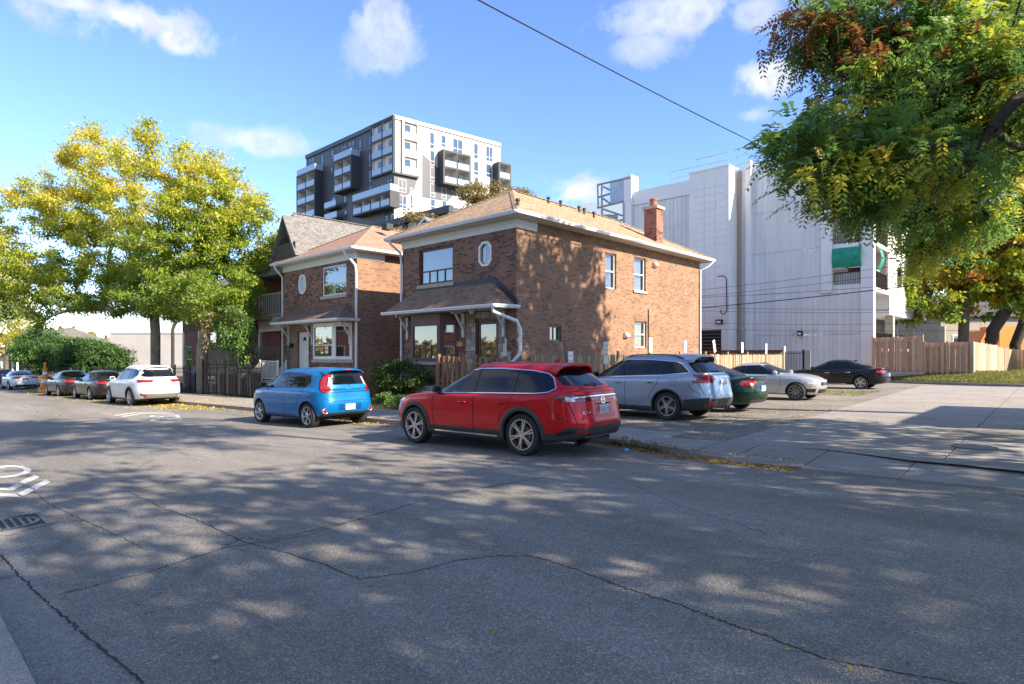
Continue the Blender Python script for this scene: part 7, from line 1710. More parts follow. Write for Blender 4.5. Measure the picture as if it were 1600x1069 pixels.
bin_(-30.9, 13.0, 'dark wheeled bin behind the iron gate', m=M_bin); bin_(-30.0, 13.1, 'dark wheeled bin nearest the pale porch steps', m=M_bin); bin_(-37.2, 13.0, 'dark wheeled bin with white print behind the iron fence by the tree', m=M_bin)
# traffic cone
cn = empty('traffic_cone', (-50.0, 7.9, gz(-50)), label='tall orange and white traffic delineator standing behind the white coupe', cat='traffic cone')
b = MB(); b.box(-.32, .32, -.32, .32, 0, .28); b.build('base', M_or, cn)
for k, (z0, z1, m_) in enumerate(((.28, .62, M_or), (.62, .85, M_white), (.85, 1.15, M_or), (1.15, 1.35, M_white), (1.35, 1.75, M_or))):
    b = MB(); rr = lambda z: lerp(.27, .07, (z-.28)/1.5); b.lathe([(rr(z0), z0), (rr(z1), z1)], 16); b.build('band', m_, cn, smooth=True, fix=False)
b = MB(); b.lathe([(.07, 1.75), (.09, 1.8), (.09, 1.95), (0, 1.98)], 12); b.build('handle', M_or, cn)
# speed sign and far left signs
p = PY(42, 547, 10.5); sg = empty('speed_sign', (p[0], 10.5, gz(p[0], .1)), label='white square street sign reading 30 in front of the hedge', cat='sign')
b = MB(); b.tube([(0, 0, 0), (0, 0, p[2]-gz(p[0], .1)+.3)], .03, 6); b.build('pole', M_galv, sg)
zc = p[2]-gz(p[0], .1); b = MB(); b.box(-.02, .0, -.38, .38, zc-.5, zc+.5); b.build('plate', M_white, sg); sg.rotation_euler = (0, 0, -.5)
textmesh('30', .62, C_black, lambda u, v: Vector((.004, u, v)), 0, zc-.1, 'lettering', sg); textmesh('MAX', .18, C_black, lambda u, v: Vector((.004, u, v)), 0, zc+.36, 'lettering', sg)
# overhead wires
M_wire = mat('wire_black', (.01, .01, .01), .6)
def wire(pts, r, label, sag=.0, n=14, name='overhead_wire', **k):
    a, c = Vector(pts[0]), Vector(pts[1]); P_ = [a.lerp(c, t/n)-Vector((0, 0, sag*4*(t/n)*(1-t/n))) for t in range(n+1)]; b = WB(); b.tube(P_, r, 5); return b.build(name, M_wire, label=label, cat='wire', **k)
a = PZ(700, -42, 12); c = PZ(1215, 235, 24); d = Vector(c)-Vector(a)
wire((Vector(a)-d*.6, Vector(c)+d*.35), .016, 'thick black overhead cable crossing the upper sky', sag=.25)
WN = ('topmost thin', 'second thin', 'thickest', 'third thin', 'thin level', 'second thin level', 'third thin level', 'lowest thin')
for k, (y0, y1, m_) in enumerate(((452, 418, .012), (462, 430, .012), (480, 451, .03), (464.0, 446, .012), (479.5, 481, .01), (485, 486, .01), (504, 504, .01), (513, 515, .01))):
    a, c = PY(1096, y0, 43.0 if False else 41.2), PY(1366, y1, 41.2); d = (c-a); wire((a-d*.15, c+d*.45), m_, '%s service wire strung across the white building front' % WN[k], sag=.12, group='service wires across the white building', name='service_wire')
# ================================================================== VEGETATION
def leafmat(name, cols, trans=.35, rough=.55):
    """leaf colour comes from a per-leaf attribute 'hue' (0..1) through a ramp of real leaf colours"""
    m, t, b = newmat(name); a = N('ShaderNodeAttribute', t, attribute_name='hue'); cr = N('ShaderNodeValToRGB', t); e = cr.color_ramp.elements
    while len(e) < len(cols): e.new(.5)
    for i, c in enumerate(cols): e[i].position = i/(len(cols)-1) if len(cols) > 1 else 0; e[i].color = c4(c)
    t.links.new(a.outputs['Fac'], cr.inputs[0]); t.links.new(cr.outputs[0], b.inputs['Base Color']); setp(b, Roughness=rough)
    b.inputs['Specular IOR Level'].default_value = .35
    tr = N('ShaderNodeBsdfTranslucent', t); t.links.new(cr.outputs[0], tr.inputs[0])
    mx = N('ShaderNodeMixShader', t); mx.inputs[0].default_value = trans; t.links.new(b.outputs[0], mx.inputs[1]); t.links.new(tr.outputs[0], mx.inputs[2]); t.links.new(mx.outputs[0], t.nodes['Material Output'].inputs[0]); MATS[name] = m; return m
def np_mesh(name, V, F4, m, hue=None):
    """V (n,3); F4 (k,4) int quads; hue per face"""
    me = bpy.data.meshes.new(name); k = len(F4); me.vertices.add(len(V)); me.vertices.foreach_set('co', V.astype(np.float32).ravel()); me.loops.add(k*4); me.loops.foreach_set('vertex_index', F4.astype(np.int32).ravel())
    me.polygons.add(k); me.polygons.foreach_set('loop_start', np.arange(0, k*4, 4, dtype=np.int32)); me.polygons.foreach_set('loop_total', np.full(k, 4, dtype=np.int32))
    if hue is not None: at = me.attributes.new('hue', 'FLOAT', 'FACE'); at.data.foreach_set('value', np.clip(hue, 0, 1).astype(np.float32))
    me.materials.append(m); me.update(calc_edges=True); return me
def rnd_dirs(rg, n):
    v = rg.normal(size=(n, 3)); return v/np.linalg.norm(v, axis=1)[:, None]
def leafquads(C, D, Nn, L, Wd):
    """diamond-ish leaves: centre base C, direction D, normal Nn"""
    S = np.cross(D, Nn); S /= np.linalg.norm(S, axis=1)[:, None]+1e-9
    L = L[:, None]; Wd = Wd[:, None]
    V = np.stack([C, C+D*L*.45+S*Wd*.5, C+D*L+Nn*L*-.12, C+D*L*.45-S*Wd*.5], 1).reshape(-1, 3)
    return V, np.arange(len(C)*4).reshape(-1, 4)
def skeleton(base, top_trunk, targets, rg, step=.6, split=.5, droop=0.):
    """greedy tree: grow from trunk nodes to each target; returns nodes, parents"""
    nodes = [np.array(base, float)]; par = [-1]
    trunk = [np.array(p, float) for p in top_trunk]; tids = []
    for p in trunk: nodes.append(p); par.append(len(nodes)-2); tids.append(len(nodes)-1)
    start = min(tids) if len(tids) == 1 else tids[max(0, int(len(tids)*split)-1)]
    tg = sorted(targets, key=lambda p: np.linalg.norm(p-nodes[start])); ends = []
    for t in tg:
        A = np.array(nodes[start:]); d = np.linalg.norm(A-t, axis=1)+.35*np.linalg.norm(A-nodes[start], axis=1)*0; up = np.maximum(0, A[:, 2]-t[2])*.6
        j = int(np.argmin(d+up))+start; p = nodes[j]; L = np.linalg.norm(t-p); n = max(1, int(L/step)); last = j
        off = rg.normal(size=3)*L*.06
        for k in range(1, n+1):
            u = k/n; q = p*(1-u)+t*u+off*math.sin(math.pi*u)+np.array([0, 0, L*.10*math.sin(math.pi*u)]); nodes.append(q); par.append(last); last = len(nodes)-1
        ends.append(last)
    return np.array(nodes), par, ends
def limbs_mesh(nodes, par, r_base, r_tip, m, name, rg, expn=2.3):
    n = len(nodes); w = np.zeros(n); child = [[] for _ in range(n)]
    for i, p in enumerate(par):
        if p >= 0: child[p].append(i)
    for i in range(n-1, -1, -1):
        if not child[i]: w[i] = 1
        if par[i] >= 0: w[par[i]] += w[i]
    rad = r_tip*(w**(1/expn)); rad = rad*(r_base/rad[0]) if rad[0] > r_base else np.where(w > w[0]*.98, r_base, rad)
    rad = np.minimum(rad, r_base)
    V = []; F = []; ns = 7
    for i in range(1, n):
        p = par[i]; a, c = nodes[p], nodes[i]; d = c-a; l = np.linalg.norm(d)
        if l < 1e-5: continue
        d /= l; u = np.cross(d, [0.3, .2, 1] if abs(d[2]) < .9 else [1, 0, 0]); u /= np.linalg.norm(u); v = np.cross(d, u); ra = rad[p] if (w[p] < w[i]*2.2 or p == 0) else rad[i]*1.15; rb = rad[i]; k0 = len(V); s_ = ns if ra > .03 else 4
        for (q, r) in ((a-d*ra*.3, ra), (c, rb)):
            for k in range(s_): t = 2*math.pi*k/s_; V.append(q+u*math.cos(t)*r+v*math.sin(t)*r)
        for k in range(s_): F.append((k0+k, k0+(k+1) % s_, k0+s_+(k+1) % s_, k0+s_+k))
    me = np_mesh(name, np.array(V), np.array(F), m); me.polygons.foreach_set('use_smooth', [True]*len(me.polygons)); return me
M_bark = mat('bark_brown', (.13, .10, .075), .9, var=.4, vscale=5, bump=.9, bscale=14, stretch=(3, 3, .6)); M_barkd = mat('bark_dark', (.045, .037, .03), .95, var=.4, vscale=5, bump=.9, bscale=14, stretch=(3, 3, .6))
M_barkl = mat('bark_pale', (.34, .27, .19), .9, var=.4, vscale=4, bump=.9, bscale=12, stretch=(3, 3, .6))
M_twig = mat('twig', (.10, .075, .05), .9)
L_locust = leafmat('leaves_locust', ((.20, .30, .04), (.36, .43, .045), (.56, .54, .07), (.74, .60, .08), (.74, .47, .07)), .5)
L_ail = leafmat('leaves_compound', ((.10, .21, .07), (.17, .32, .08), (.32, .44, .07), (.56, .56, .06), (.30, .13, .045), (.17, .075, .035)), .5, .38)
L_right = leafmat('leaves_mixed', ((.10, .20, .035), (.20, .32, .04), (.42, .48, .05), (.62, .56, .05), (.55, .24, .04), (.26, .09, .03)), .5)
L_dark = leafmat('leaves_dark', ((.02, .05, .015), (.04, .085, .022), (.08, .13, .03), (.15, .20, .04)), .3)
L_hedge = leafmat('leaves_hedge', ((.04, .09, .035), (.07, .15, .045), (.14, .25, .06), (.24, .35, .08)), .4)
L_olive = leafmat('leaves_olive', ((.16, .13, .04), (.26, .21, .06), (.34, .24, .07), (.14, .15, .04)), .35)
def pts_in(rg, ell, n, shellb=.35, pw=1.):
    """ell: list of (cx,cy,cz,rx,ry,rz); points biased to the outer part"""
    vol = np.array([e[3]*e[4]*e[5] for e in ell]); pick = rg.choice(len(ell), n, p=vol**pw/(vol**pw).sum()); d = rnd_dirs(rg, n); r = (shellb+(1-shellb)*rg.random(n))**.6
    E = np.array(ell)[pick]; return E[:, :3]+d*r[:, None]*E[:, 3:6]
def tree(name, label, base, trunk_pts, ell, ntarget, leaf, nleaf, lm, bark, r0, huefn, seed=1, csig=.45, group=None, cat='tree', rtip=.012, twigs=True, cut=None, style='quad', shellb=.35, lsize=(.10, .045), down=.3, step=.6, split=.6, pw=1.):
    rg = np.random.default_rng(seed); base = np.array(base, float); root = empty(name, tuple(base), label=label, cat=cat, group=group)
    tg = pts_in(rg, ell, ntarget, shellb, pw)
    if cut is not None: tg = tg[cut(tg)]
    nodes, par, ends = skeleton(base, trunk_pts, list(tg), rg, step=step, split=split)
    me = limbs_mesh(nodes-base, par, r0, rtip, bark, 'trunk', rg); o = bpy.data.objects.new('trunk', me); COL.objects.link(o); o.parent = root
    # leaves gathered round the twig ends and outer nodes
    E = np.array(nodes)[ends]; P = np.array(nodes)[[par[e] for e in ends]]; 
    if style == 'quad':
        idx = rg.integers(0, len(E), nleaf); t = rg.random(nleaf)[:, None]; C = E[idx]*(t**.5)+P[idx]*(1-t**.5)+rg.normal(size=(nleaf, 3))*csig*np.array([1, 1, .5])
        D = rnd_dirs(rg, nleaf)+np.array([0, 0, -down]); D /= np.linalg.norm(D, axis=1)[:, None]; Nn = rnd_dirs(rg, nleaf)+np.array([0, 0, 1.1]); Nn -= D*(Nn*D).sum(1)[:, None]; Nn /= np.linalg.norm(Nn, axis=1)[:, None]
        sz = rg.uniform(.6, 1.35, nleaf); V, F = leafquads(C, D, Nn, lsize[0]*sz, lsize[1]*sz); hue = huefn(C, rg, rg.random(len(E))[idx])
    else:
        # compound leaves: a rachis with paired leaflets
        pairs = 7; idx = rg.integers(0, len(E), nleaf); t = rg.random(nleaf)[:, None]; B = E[idx]*(.45+.55*t)+P[idx]*(.55-.55*t)+rg.normal(size=(nleaf, 3))*csig*np.array([1, 1, .6])
        outw = E[idx]-P[idx]; outw /= np.linalg.norm(outw, axis=1)[:, None]+1e-6
        D = outw*.8+rnd_dirs(rg, nleaf)*.9; D[:, 2] -= .15; D /= np.linalg.norm(D, axis=1)[:, None]; Nn = rnd_dirs(rg, nleaf)*.5+np.array([0, 0, 1.]); Nn -= D*(Nn*D).sum(1)[:, None]; Nn /= np.linalg.norm(Nn, axis=1)[:, None]; S = np.cross(D, Nn); Lr = rg.uniform(.28, .52, nleaf)
        Vs = []; hs = []; h0 = huefn(B, rg, rg.random(len(E))[idx])
        for k in range(pairs):
            f = (k+.6)/pairs; sag = -(f**2)*.45
            for sg in (-1, 1):
                C = B+D*(Lr*f)[:, None]+np.array([0, 0, 1.])*(Lr*sag)[:, None]; dd = S*sg*.85+D*.5+Nn*rg.normal(size=(nleaf, 1))*.18+np.array([0, 0, -.28]); dd /= np.linalg.norm(dd, axis=1)[:, None]
                nn = Nn-dd*(Nn*dd).sum(1)[:, None]; nn /= np.linalg.norm(nn, axis=1)[:, None]; v, _ = leafquads(C, dd, nn, Lr*.36*(1-.35*f)*rg.uniform(.8, 1.15, nleaf), Lr*.13*(1-.3*f)); Vs.append(v); hs.append(h0+rg.normal(size=nleaf)*.025)
        V = np.concatenate(Vs); F = np.arange(len(V)).reshape(-1, 4); hue = np.concatenate(hs)
    me = np_mesh('crown', V-base, F, lm, hue); o = bpy.data.objects.new('crown', me); COL.objects.link(o); o.parent = root; return root
def hz(lo, hi, zlo, zhi, j=.12, cj=.2):
    return lambda C, rg, cr: lo+(hi-lo)*np.clip((C[:, 2]-zlo)/(zhi-zlo), 0, 1)+rg.normal(size=len(C))*j+(cr-.5)*cj

# --- two honey locusts on the left
b1 = PY(243, 600, 12.9); b1[2] = gz(b1[0], .1); b2 = PY(316, 605, 12.9); b2[2] = gz(b2[0], .1)
def at(px, py, Z): return PZ(px, py, Z)
Z1 = float(np.dot(b1-C0, FW)); Z2 = float(np.dot(b2-C0, FW)); mpp = Z1/FOC
def el(px, py, rx, ry, Z, dep=3.2): c = at(px, py, Z); s_ = Z/FOC; return (c[0], c[1], c[2], max(rx*s_, .5), max(dep, .5), ry*s_)
E1 = [el(110, 320, 125, 75, Z1), el(175, 255, 75, 65, Z1), el(60, 410, 100, 70, Z1), el(190, 370, 130, 85, Z1), el(225, 440, 80, 45, Z1-2), el(-20, 430, 80, 80, Z1), el(130, 455, 90, 45, Z1-1), el(200, 470, 70, 32, Z1-2), el(60, 480, 60, 35, Z1), el(15, 330, 50, 50, Z1+1)]
t1 = [at(243, 520, Z1), at(241, 490, Z1), at(236, 450, Z1+.3), at(215, 410, Z1+.5)]
def huel(C, rg, cr):
    zz_ = np.clip((C[:, 2]-4)/9, 0, 1); left = np.clip((-C[:, 0]-44)/10, 0, 1); return .04+.48*zz_**1.3+.25*left*(cr > .45)+(cr-.5)*.35+rg.normal(size=len(C))*.08
tree('honey_locust_tree', 'larger yellow honey locust with its trunk behind the iron fence, at left', b1, t1, E1, 620, 'quad', 90000, L_locust, M_barkl, .30, huel, seed=11, csig=.27, lsize=(.20, .085), shellb=.12, rtip=.020, split=.3)
E2 = [el(325, 320, 85, 75, Z2), el(275, 255, 50, 60, Z2), el(360, 400, 60, 65, Z2), el(285, 400, 85, 75, Z2), el(345, 460, 62, 40, Z2-2), el(280, 470, 50, 30, Z2-1), el(400, 350, 28, 50, Z2)]
t2 = [at(316, 545, Z2), at(322, 515, Z2), at(330, 480, Z2), at(325, 440, Z2)]
tree('honey_locust_tree', 'greener honey locust with forked pale trunk beside the white SUV', b2, t2, E2, 470, 'quad', 66000, L_locust, M_barkl, .30, lambda C, rg, cr: -.04+.50*np.clip((C[:, 2]-5)/6.5, 0, 1)**1.4+(cr-.5)*.35+rg.normal(size=len(C))*.10, seed=12, csig=.26, lsize=(.19, .085), shellb=.12, rtip=.020, split=.3)
# far left yellow trees
for k, (px, py, Z, rx, ry, lab, sd_) in enumerate(((10, 480, 62, 60, 62, 'yellow tree hanging over the cars at the left edge', 31), (-60, 430, 70, 90, 90, 'large golden tree beyond the left picture edge', 32))):
    c = at(px, py, Z); bs = np.array([c[0], c[1], gz(c[0])]); e = [el(px, py, rx, ry, Z, 3), el(px-20, py-50, rx*.7, ry*.5, Z, 3)]
    tree('street_tree', lab, bs, [bs+[0, 0, 2], bs+[.1, .1, 4]], e, 110, 'quad', 16000, L_locust, M_bark, .2, lambda C, rg, cr: .55+(cr-.5)*.4+rg.normal(size=len(C))*.1, seed=sd_, csig=.5, lsize=(.19, .085), shellb=.2)
# hedge mass at left: three big shrubs
for k, (px, py, rx, ry, lab) in enumerate(((70, 548, 38, 34, 'dark green shrub behind the speed sign'), (115, 558, 34, 30, 'bushy green shrub above the charcoal sedans'), (152, 562, 20, 26, 'bright green shrub beside the far white wall'))):
    X_ = (-68, -62, -57)[k]; c = at(px, py, float(np.dot(np.array([X_, 14.5, 0])-C0, FW))); Zc = float(np.dot(c-C0, FW)); bs = np.array([c[0], c[1], gz(c[0])])
    tree('shrub', lab, bs, [bs+[0, 0, .5], bs+[0, 0, 1]], [el(px, py, rx, ry, Zc, 2.6), el(px-8, py-12, rx*.6, ry*.7, Zc, 2)], 110, 'quad', 19000, L_hedge, M_twig, .08, lambda C, rg, cr: .15+.5*cr+rg.normal(size=len(C))*.12, seed=40+k, csig=.33, lsize=(.26, .09), cat='shrub', shellb=.45, down=.1)
# conifer glimpsed between
c = at(270, 470, 75); bs = np.array([c[0], c[1], -1.2]); tree('conifer_tree', 'small dark conifer seen between the honey locust trunks', bs, [bs+[0, 0, 3], bs+[0, 0, 6]], [(c[0], c[1], c[2], 1.8, 1.8, 2.8), (c[0], c[1], c[2]+2.4, 1., 1., 1.8)], 50, 'quad', 6000, L_dark, M_barkd, .2, lambda C, rg, cr: .3+rg.normal(size=len(C))*.2, seed=55, csig=.3, lsize=(.3, .06))
# vine over the porch between the semis
c = PY(375, 520, 13.6); tree('climbing_vine', 'green vine draped over the porch left of the pale balcony', (c[0], 13.3, -.6), [np.array([c[0], 13.3, .5]), np.array([c[0]-.3, 13.3, 2.])], [(c[0], 13.2, c[2]+.3, 2.0, .5, 1.3), (c[0]+1.0, 13.2, c[2]-.8, .9, .5, 1.2)], 60, 'quad', 6500, L_hedge, M_twig, .04, lambda C, rg, cr: .4+.5*cr+rg.normal(size=len(C))*.12, seed=61, csig=.22, lsize=(.16, .07), cat='vine')
# autumn trees behind the corner house
for k, (px, py, rx, ry, Z, lab) in enumerate(((752, 305, 46, 22, 62, 'olive brown autumn tree behind the corner house roof, left of the hip'), (808, 303, 22, 8, 66, 'olive treetop just right of the roof peak'), (650, 340, 12, 10, 52, 'small leafy treetop beside the tan gable'))):
    c = at(px, py, Z); bs = np.array([c[0], c[1], -.5]); s_ = Z/FOC
    tree('autumn_tree', lab, bs, [bs+[0, 0, 4], bs+[0, 0, 8]], [(c[0], c[1], c[2], rx*s_, 2, ry*s_*.9), (c[0]+rx*s_*.2, c[1], c[2]-1.5, rx*s_*1.1, 2, ry*s_)], 70, 'quad', 7500 if rx > 20 else 1500, L_olive, M_bark, .2, lambda C, rg, cr: cr*.9+rg.normal(size=len(C))*.15, seed=70+k, csig=.4, lsize=(.24, .12))
# garden shrub between the houses + low plants
c = PY(628, 600, 14.0); tree('garden_bush', 'leafy green bush in front of the gap between the brick houses', (c[0], 13.9, -.2), [np.array([c[0], 13.9, .2]), np.array([c[0], 13.9, .5])],
    [(c[0], 13.9, .75, 1.35, .8, .85), (c[0]-.6, 13.8, 1.0, .7, .5, .6), (c[0]+1.0, 13.9, .8, .6, .5, .5)], 120, 'quad', 15000, L_dark, M_twig, .03, lambda C, rg, cr: .25+.55*cr+rg.normal(size=len(C))*.15, seed=81, csig=.16, lsize=(.10, .035), cat='shrub', rtip=.004)
c = PY(607, 630, 13.0); tree('low_plant', 'small bright green plant at the foot of the garden bush', (c[0], 13.0, -.1), [np.array([c[0], 13., .05]), np.array([c[0], 13., .1])], [(c[0], 13., .12, .3, .3, .2), (c[0]+.9, 13, .1, .3, .3, .15), (c[0]-.5, 13, .1, .3, .25, .15)], 30, 'quad', 1500, L_hedge, M_twig, .01, lambda C, rg, cr: .75+rg.normal(size=len(C))*.15, seed=82, csig=.08, lsize=(.09, .04), cat='plant', rtip=.003)
# --- trees behind the cedar fence on the right
def hue_r(C, rg, cr): return np.where(cr > .88, .92, np.where(cr > .76, .66, .15+.52*cr))+rg.normal(size=len(C))*.07
Zr = 47.; bA = at(1505, 600, Zr); bA[2] = .5
eA = [el(1480, 390, 95, 85, Zr, 3.2), el(1440, 310, 75, 70, Zr, 3), el(1400, 450, 40, 40, Zr, 2.5), el(1560, 220, 90, 60, Zr, 3), el(1520, 280, 100, 80, Zr, 3), el(1450, 475, 50, 38, Zr, 2.5), el(1415, 410, 45, 60, Zr, 2.5), el(1530, 450, 70, 50, Zr+1, 2.5)]
tree('maple_tree', 'tall tree with grey trunk behind the cedar fence, yellow green and russet leaves', bA, [at(1505, 535, Zr), at(1507, 490, Zr), at(1508, 450, Zr), at(1500, 400, Zr)], eA, 480, 'quad', 56000, L_right, M_bark, .36, hue_r, seed=91, csig=.32, lsize=(.36, .19), shellb=.15)
bB = at(1545, 600, Zr-1); bB[2] = .5
tree('maple_tree', 'dark leaning multi stemmed tree behind the weathered fence', bB, [at(1548, 545, Zr-1), at(1552, 515, Zr-1), at(1575, 480, Zr-1)], [el(1590, 400, 90, 80, Zr-1, 3), el(1640, 330, 80, 90, Zr-1, 3), el(1560, 420, 60, 40, Zr, 2.5), el(1620, 460, 50, 40, Zr-2, 2)], 400, 'quad', 44000, L_right, M_barkd, .42, hue_r, seed=92, csig=.32, lsize=(.36, .19), shellb=.15, split=.3)
bC = at(1590, 600, Zr+2); bC[2] = .5
tree('maple_tree', 'second dark trunked tree at the right edge behind the pale fence panel', bC, [at(1586, 540, Zr+2), at(1598, 510, Zr+2), at(1612, 470, Zr+2)], [el(1660, 420, 60, 60, Zr+2, 3), el(1600, 450, 50, 40, Zr+2, 3)], 100, 'quad', 14000, L_right, M_barkd, .38, hue_r, seed=93, csig=.45, lsize=(.24, .13), split=.3)
# --- the big compound-leaved tree on the right whose boughs hang into the picture
bT = np.array([4.3, 12.6, gz(4.3, .12)])
def hue_t(C, rg, cr): return np.where((cr > .86) & (C[:, 2] > 6.3), .93, np.where((np.linalg.norm(C-at(1290, 55, 12.5), axis=1) < 1.25) & (cr > .62), .95, np.where(cr > .76, .58, .02+.42*cr)))+rg.normal(size=len(C))*.05
def near(px, py, Z, rx, ry, dep): c = at(px, py, Z); s_ = Z/FOC; return (c[0], c[1], c[2], rx*s_, dep, ry*s_)
eT = [near(1330, 235, 11.5, 95, 60, 1.0), near(1400, 130, 12, 120, 90, 1.5), near(1500, 190, 12, 120, 80, 1.4), near(1290, 270, 10.8, 70, 35, .7), near(1345, 315, 11, 45, 26, .6), near(1450, 40, 13, 150, 80, 1.8), near(1300, 40, 12.5, 70, 40, 1.2), near(1600, 120, 12.5, 120, 140, 1.8), near(1480, 130, 12.2, 110, 90, 1.2), near(1380, 60, 12.6, 110, 60, 1.2), near(1270, 215, 11.2, 60, 45, .8),
      near(1420, 250, 11.2, 90, 60, 1.2), near(1425, 310, 13.5, 60, 40, .8), near(1500, 330, 14, 70, 45, 1.), near(1450, 395, 15, 45, 35, .7), (4.5, 13.0, 8.5, 3.2, 3.2, 2.6), (2.5, 8.5, 13.5, 4.8, 4.0, 2.2), (-.5, 6.5, 13.8, 3, 3, 1.6)]
tree('tree_of_heaven', 'big near tree with long compound leaves hanging in from the upper right', bT, [bT+[0, 0, 1.6], bT+[-.15, -.1, 3.2], bT+[-.4, -.2, 4.6], bT+[-1, -.4, 6.0]], eT, 1150, 'comp', 16500, L_ail, M_barkd, .30, hue_t, seed=101, csig=.22, style='comp', shellb=.15, rtip=.011, step=.45, pw=.45)
# --- street trees that stand right of and behind the camera; their shade dapples the road
def shade_tree(x, y, h, r, seed, label, n=16000, kind=L_ail, base=None, dy=0):
    bs = np.array([x, y, gz(x, .1)]); y = y+dy; e = [(x, y, h*.68, r, r, h*.24), (x-r*.4, y+r*.2, h*.60, r*.7, r*.7, h*.2), (x+r*.3, y-r*.3, h*.8, r*.7, r*.7, h*.2)]
    tree('street_tree', label, bs, [bs+[0, 0, h*.2], bs+[.05, 0, h*.32], bs+[0, .1, h*.45]], e, 210, 'quad', n, kind, M_bark, .28, lambda C, rg, cr: .1+.5*cr+rg.normal(size=len(C))*.08, seed=seed, csig=.3, lsize=(.30, .17), shellb=.1)
shade_tree(9.5, 11.0, 12.5, 5.2, 111, 'street tree on the far pavement to the right of the driveway', 5200)
shade_tree(5.6, 15.8, 10.5, 3.6, 116, 'smaller tree beside the driveway whose shade falls on the gravel lot', 4200)
shade_tree(17.5, 10.6, 17, 6.2, 112, 'second street tree to the right on the far pavement', 7500)
shade_tree(26, 11.2, 19, 6.6, 115, 'third street tree to the right on the far pavement', 6500)
shade_tree(8.5, -.8, 14, 4.6, 113, 'street tree on the near pavement to the right of the camera', 3600, dy=5.6)
shade_tree(15, -.9, 15, 6.0, 114, 'farther street tree on the near pavement to the right', 3600, dy=5.5)
bs = np.array([3.2, 21.6, gz(3.2, .1)])
tree('street_tree', 'tall tree across the driveway whose shade falls on the corner house side wall', bs, [bs+[0, 0, 3], bs+[-.2, 0, 5.5], bs+[-.6, 0, 8]], [(1.4, 21.0, 13, 3.8, 3.6, 3.2), (.4, 20.6, 10.8, 2.4, 3.0, 2.2), (2, 22.6, 14.8, 2.4, 2.2, 1.6), (1.5, 19.2, 14.2, 2.2, 1.8, 1.8)], 260, 'quad', 15000, L_ail, M_bark, .26, lambda C, rg, cr: .1+.5*cr+rg.normal(size=len(C))*.08, seed=131, csig=.27, lsize=(.28, .16), shellb=.15)
# trees on the near side of the street, seen only in window and car reflections
shade_tree(-12, -7.5, 11, 4.0, 121, 'yellow tree on the near lawn opposite the corner house', 9000, L_locust)
shade_tree(-4, -8.5, 10, 3.6, 123, 'green tree on the near lawn behind the camera position', 7000, L_right)
shade_tree(-36, -7.5, 12, 4.4, 124, 'yellow tree on the near lawn farther down the street', 7000, L_locust)
shade_tree(-24, -8, 12, 4.4, 122, 'yellow tree on the near lawn opposite the smaller brick house', 9000, L_locust)

# distant tree line that closes the horizon
def lineband(rg, n):
    a = rg.uniform(0, 2*math.pi, n); r = rg.uniform(170, 230, n); hgt = (7+3*np.sin(a*9)+2*np.sin(a*23+1))*rg.random(n)**.7; return np.stack([r*np.cos(a), r*np.sin(a), -3+hgt], 1)
rg = np.random.default_rng(9); P_ = lineband(rg, 26000); D_ = rnd_dirs(rg, 26000); N_ = rnd_dirs(rg, 26000); N_ -= D_*(N_*D_).sum(1)[:, None]; N_ /= np.linalg.norm(N_, axis=1)[:, None]; V_, F_ = leafquads(P_, D_, N_, rg.uniform(1.5, 4, 26000), rg.uniform(1, 2.5, 26000))
o = bpy.data.objects.new('distant_woods', np_mesh('distant_woods', V_, F_, L_olive, rg.random(26000))); COL.objects.link(o); o['kind'] = 'stuff'
# --- grass tufts, fallen leaves, pebbles
def scatter(name, n, fn, size, m, seed, hue=(0, 1), flat=.25, kind='stuff', asp=.6, lift=.006):
    rg = np.random.default_rng(seed); P = fn(rg, n); D = rnd_dirs(rg, len(P)); D[:, 2] *= flat; D /= np.linalg.norm(D, axis=1)[:, None]; Nn = rnd_dirs(rg, len(P))*.35+np.array([0, 0, 1.]); Nn -= D*(Nn*D).sum(1)[:, None]; Nn /= np.linalg.norm(Nn, axis=1)[:, None]
    L_ = rg.uniform(.6, 1.3, len(P))*size; V, F = leafquads(P+np.array([0, 0, lift]), D, Nn, L_, L_*asp); me = np_mesh(name, V, F, m, rg.uniform(hue[0], hue[1], len(P))); o = bpy.data.objects.new(name, me); COL.objects.link(o); o['kind'] = kind; return o
L_fallen = leafmat('leaves_fallen', ((.50, .36, .04), (.58, .42, .06), (.38, .20, .04), (.22, .10, .03)), .15)
def kerbband(x0, x1, w0, w1, up=0.):
    def f(rg, n):
        x = rg.uniform(x0, x1, n); off = np.abs(rg.normal(size=n))*w0; y = np.array([ky(a) for a in x])-off+(rg.random(n) < .18)*rg.uniform(0, w1, n); z = np.where(y > np.array([ky(a) for a in x]), gz(x, .125), gz(x, .003)); return np.stack([x, y, z], 1)
    return f
scatter('fallen_leaves', 9000, kerbband(-55, -24, .9, 1.4), .09, L_fallen, 201, (0, .45))
scatter('fallen_leaves', 1500, kerbband(-24, -9, .3, 1.0), .07, L_fallen, 202, (0, 1))
scatter('fallen_leaves', 2600, kerbband(-7.8, -3.2, .14, .3), .055, L_fallen, 203, (.3, 1))
def area(pts, dz):
    x0, x1, y0, y1 = pts
    def f(rg, n): x = rg.uniform(x0, x1, n); y = rg.uniform(y0, y1, n); return np.stack([x, y, gz(x, dz)], 1)
    return f
scatter('fallen_leaves', 160, area((-9, 2, 1.2, 9), .003), .045, L_fallen, 204, (0, 1)); scatter('fallen_leaves', 700, area((-13, -5.2, 11.8, 20), .125), .06, L_fallen, 205, (.3, 1)); scatter('fallen_leaves', 260, area((-5, 1.8, 11.5, 30), .125), .06, L_fallen, 206, (.2, 1))
scatter('fallen_leaves', 900, area((-34, -14, 9.9, 12), .128), .06, L_fallen, 207, (0, .7))
scatter('fallen_leaves', 500, area((-50, -18, 3, 8), .003), .07, L_fallen, 208, (0, .5))
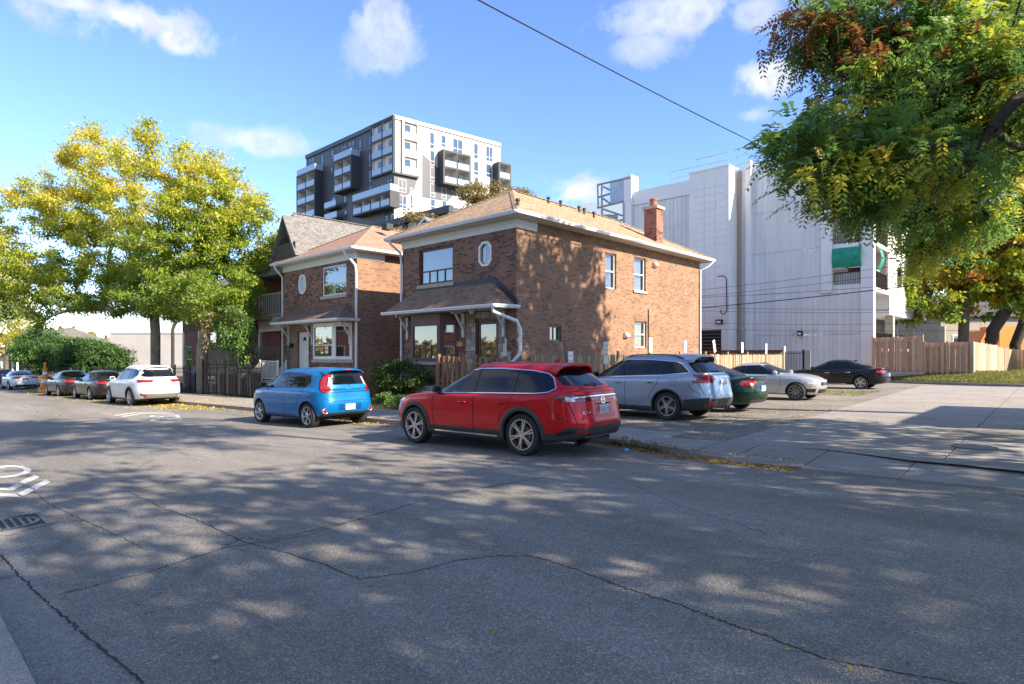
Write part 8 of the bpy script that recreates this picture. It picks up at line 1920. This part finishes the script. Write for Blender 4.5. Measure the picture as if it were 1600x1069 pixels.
M_peb = leafmat('gravel_stones', ((.20, .18, .16), (.30, .27, .24), (.38, .36, .33), (.26, .23, .20)), 0, .9)
scatter('gravel_stones', 14000, area((-13, -5.0, 11.8, 22), .114), .024, M_peb, 211, (0, 1), flat=.5, asp=.9)
L_grass = leafmat('grass_blades', ((.06, .10, .02), (.12, .16, .03), (.26, .26, .06), (.32, .28, .10)), .3)
def bankf(rg, n):
    x = rg.uniform(-9.2, 3, n); y0 = np.interp(x, bx, byk); t = rg.random(n); yf = np.where(x < -3, 44.6, 47); y = y0+(yf-y0)*t; z = gz(x, 0)+np.interp(t, [0, .35, 1], [.24, .45, .74]); return np.stack([x, y, z], 1)
rg_ = np.random.default_rng(5)
def blades(name, fn, n, h, seed, hue=(0, 1)):
    rg = np.random.default_rng(seed); P = fn(rg, n); D = rnd_dirs(rg, n)*.5+np.array([0, 0, 1.]); D /= np.linalg.norm(D, axis=1)[:, None]; Nn = rnd_dirs(rg, n); Nn -= D*(Nn*D).sum(1)[:, None]; Nn /= np.linalg.norm(Nn, axis=1)[:, None]; L_ = rg.uniform(.5, 1.3, n)*h; V, F = leafquads(P, D, Nn, L_, L_*.16)
    o = bpy.data.objects.new(name, np_mesh(name, V, F, L_grass, rg.uniform(hue[0], hue[1], n))); COL.objects.link(o); o['kind'] = 'stuff'; return o
blades('grass', bankf, 26000, .14, 301, (.2, 1)); blades('weeds', kerbband(-6.9, -5.6, .05, .1), 260, .09, 302, (0, .6)); blades('weeds', area((-11, -6.5, 27, 31), .115), 2500, .10, 303, (.3, 1)); blades('weeds', area((-26, -14.5, 12.1, 13.2), .11), 2600, .12, 304, (0, .7))
# rock on the road, blue scrap of plastic at the kerb
def lump(name, label, cat, p, r, m, seed, fl=.6):
    rg = np.random.default_rng(seed); bm = bmesh.new(); bmesh.ops.create_icosphere(bm, subdivisions=2, radius=r)
    for v in bm.verts: v.co *= 1+.35*(rg.random()-.5); v.co.z *= fl
    me = bpy.data.meshes.new(name); bm.to_mesh(me); bm.free(); me.materials.append(m); o = bpy.data.objects.new(name, me); COL.objects.link(o); o.location = (p[0], p[1], p[2]+r*fl*.7); tag(o, label, cat)
lump('stone', 'small pale stone lying on the asphalt near the bottom left', 'stone', G(337, 1030), .022, mat('stone_pale', (.34, .30, .24), .9, var=.3, vscale=40), 3)
lump('plastic_scrap', 'crumpled bright blue plastic scrap against the kerb behind the red SUV', 'litter', G(978, 706), .07, mat('blue_plastic', (.02, .35, .65), .35), 4, .5)
lump('plastic_scrap', 'crumpled green plastic scrap under the rear of the red SUV', 'litter', G(932, 700), .06, mat('green_plastic', (.02, .28, .16), .4), 5, .5)
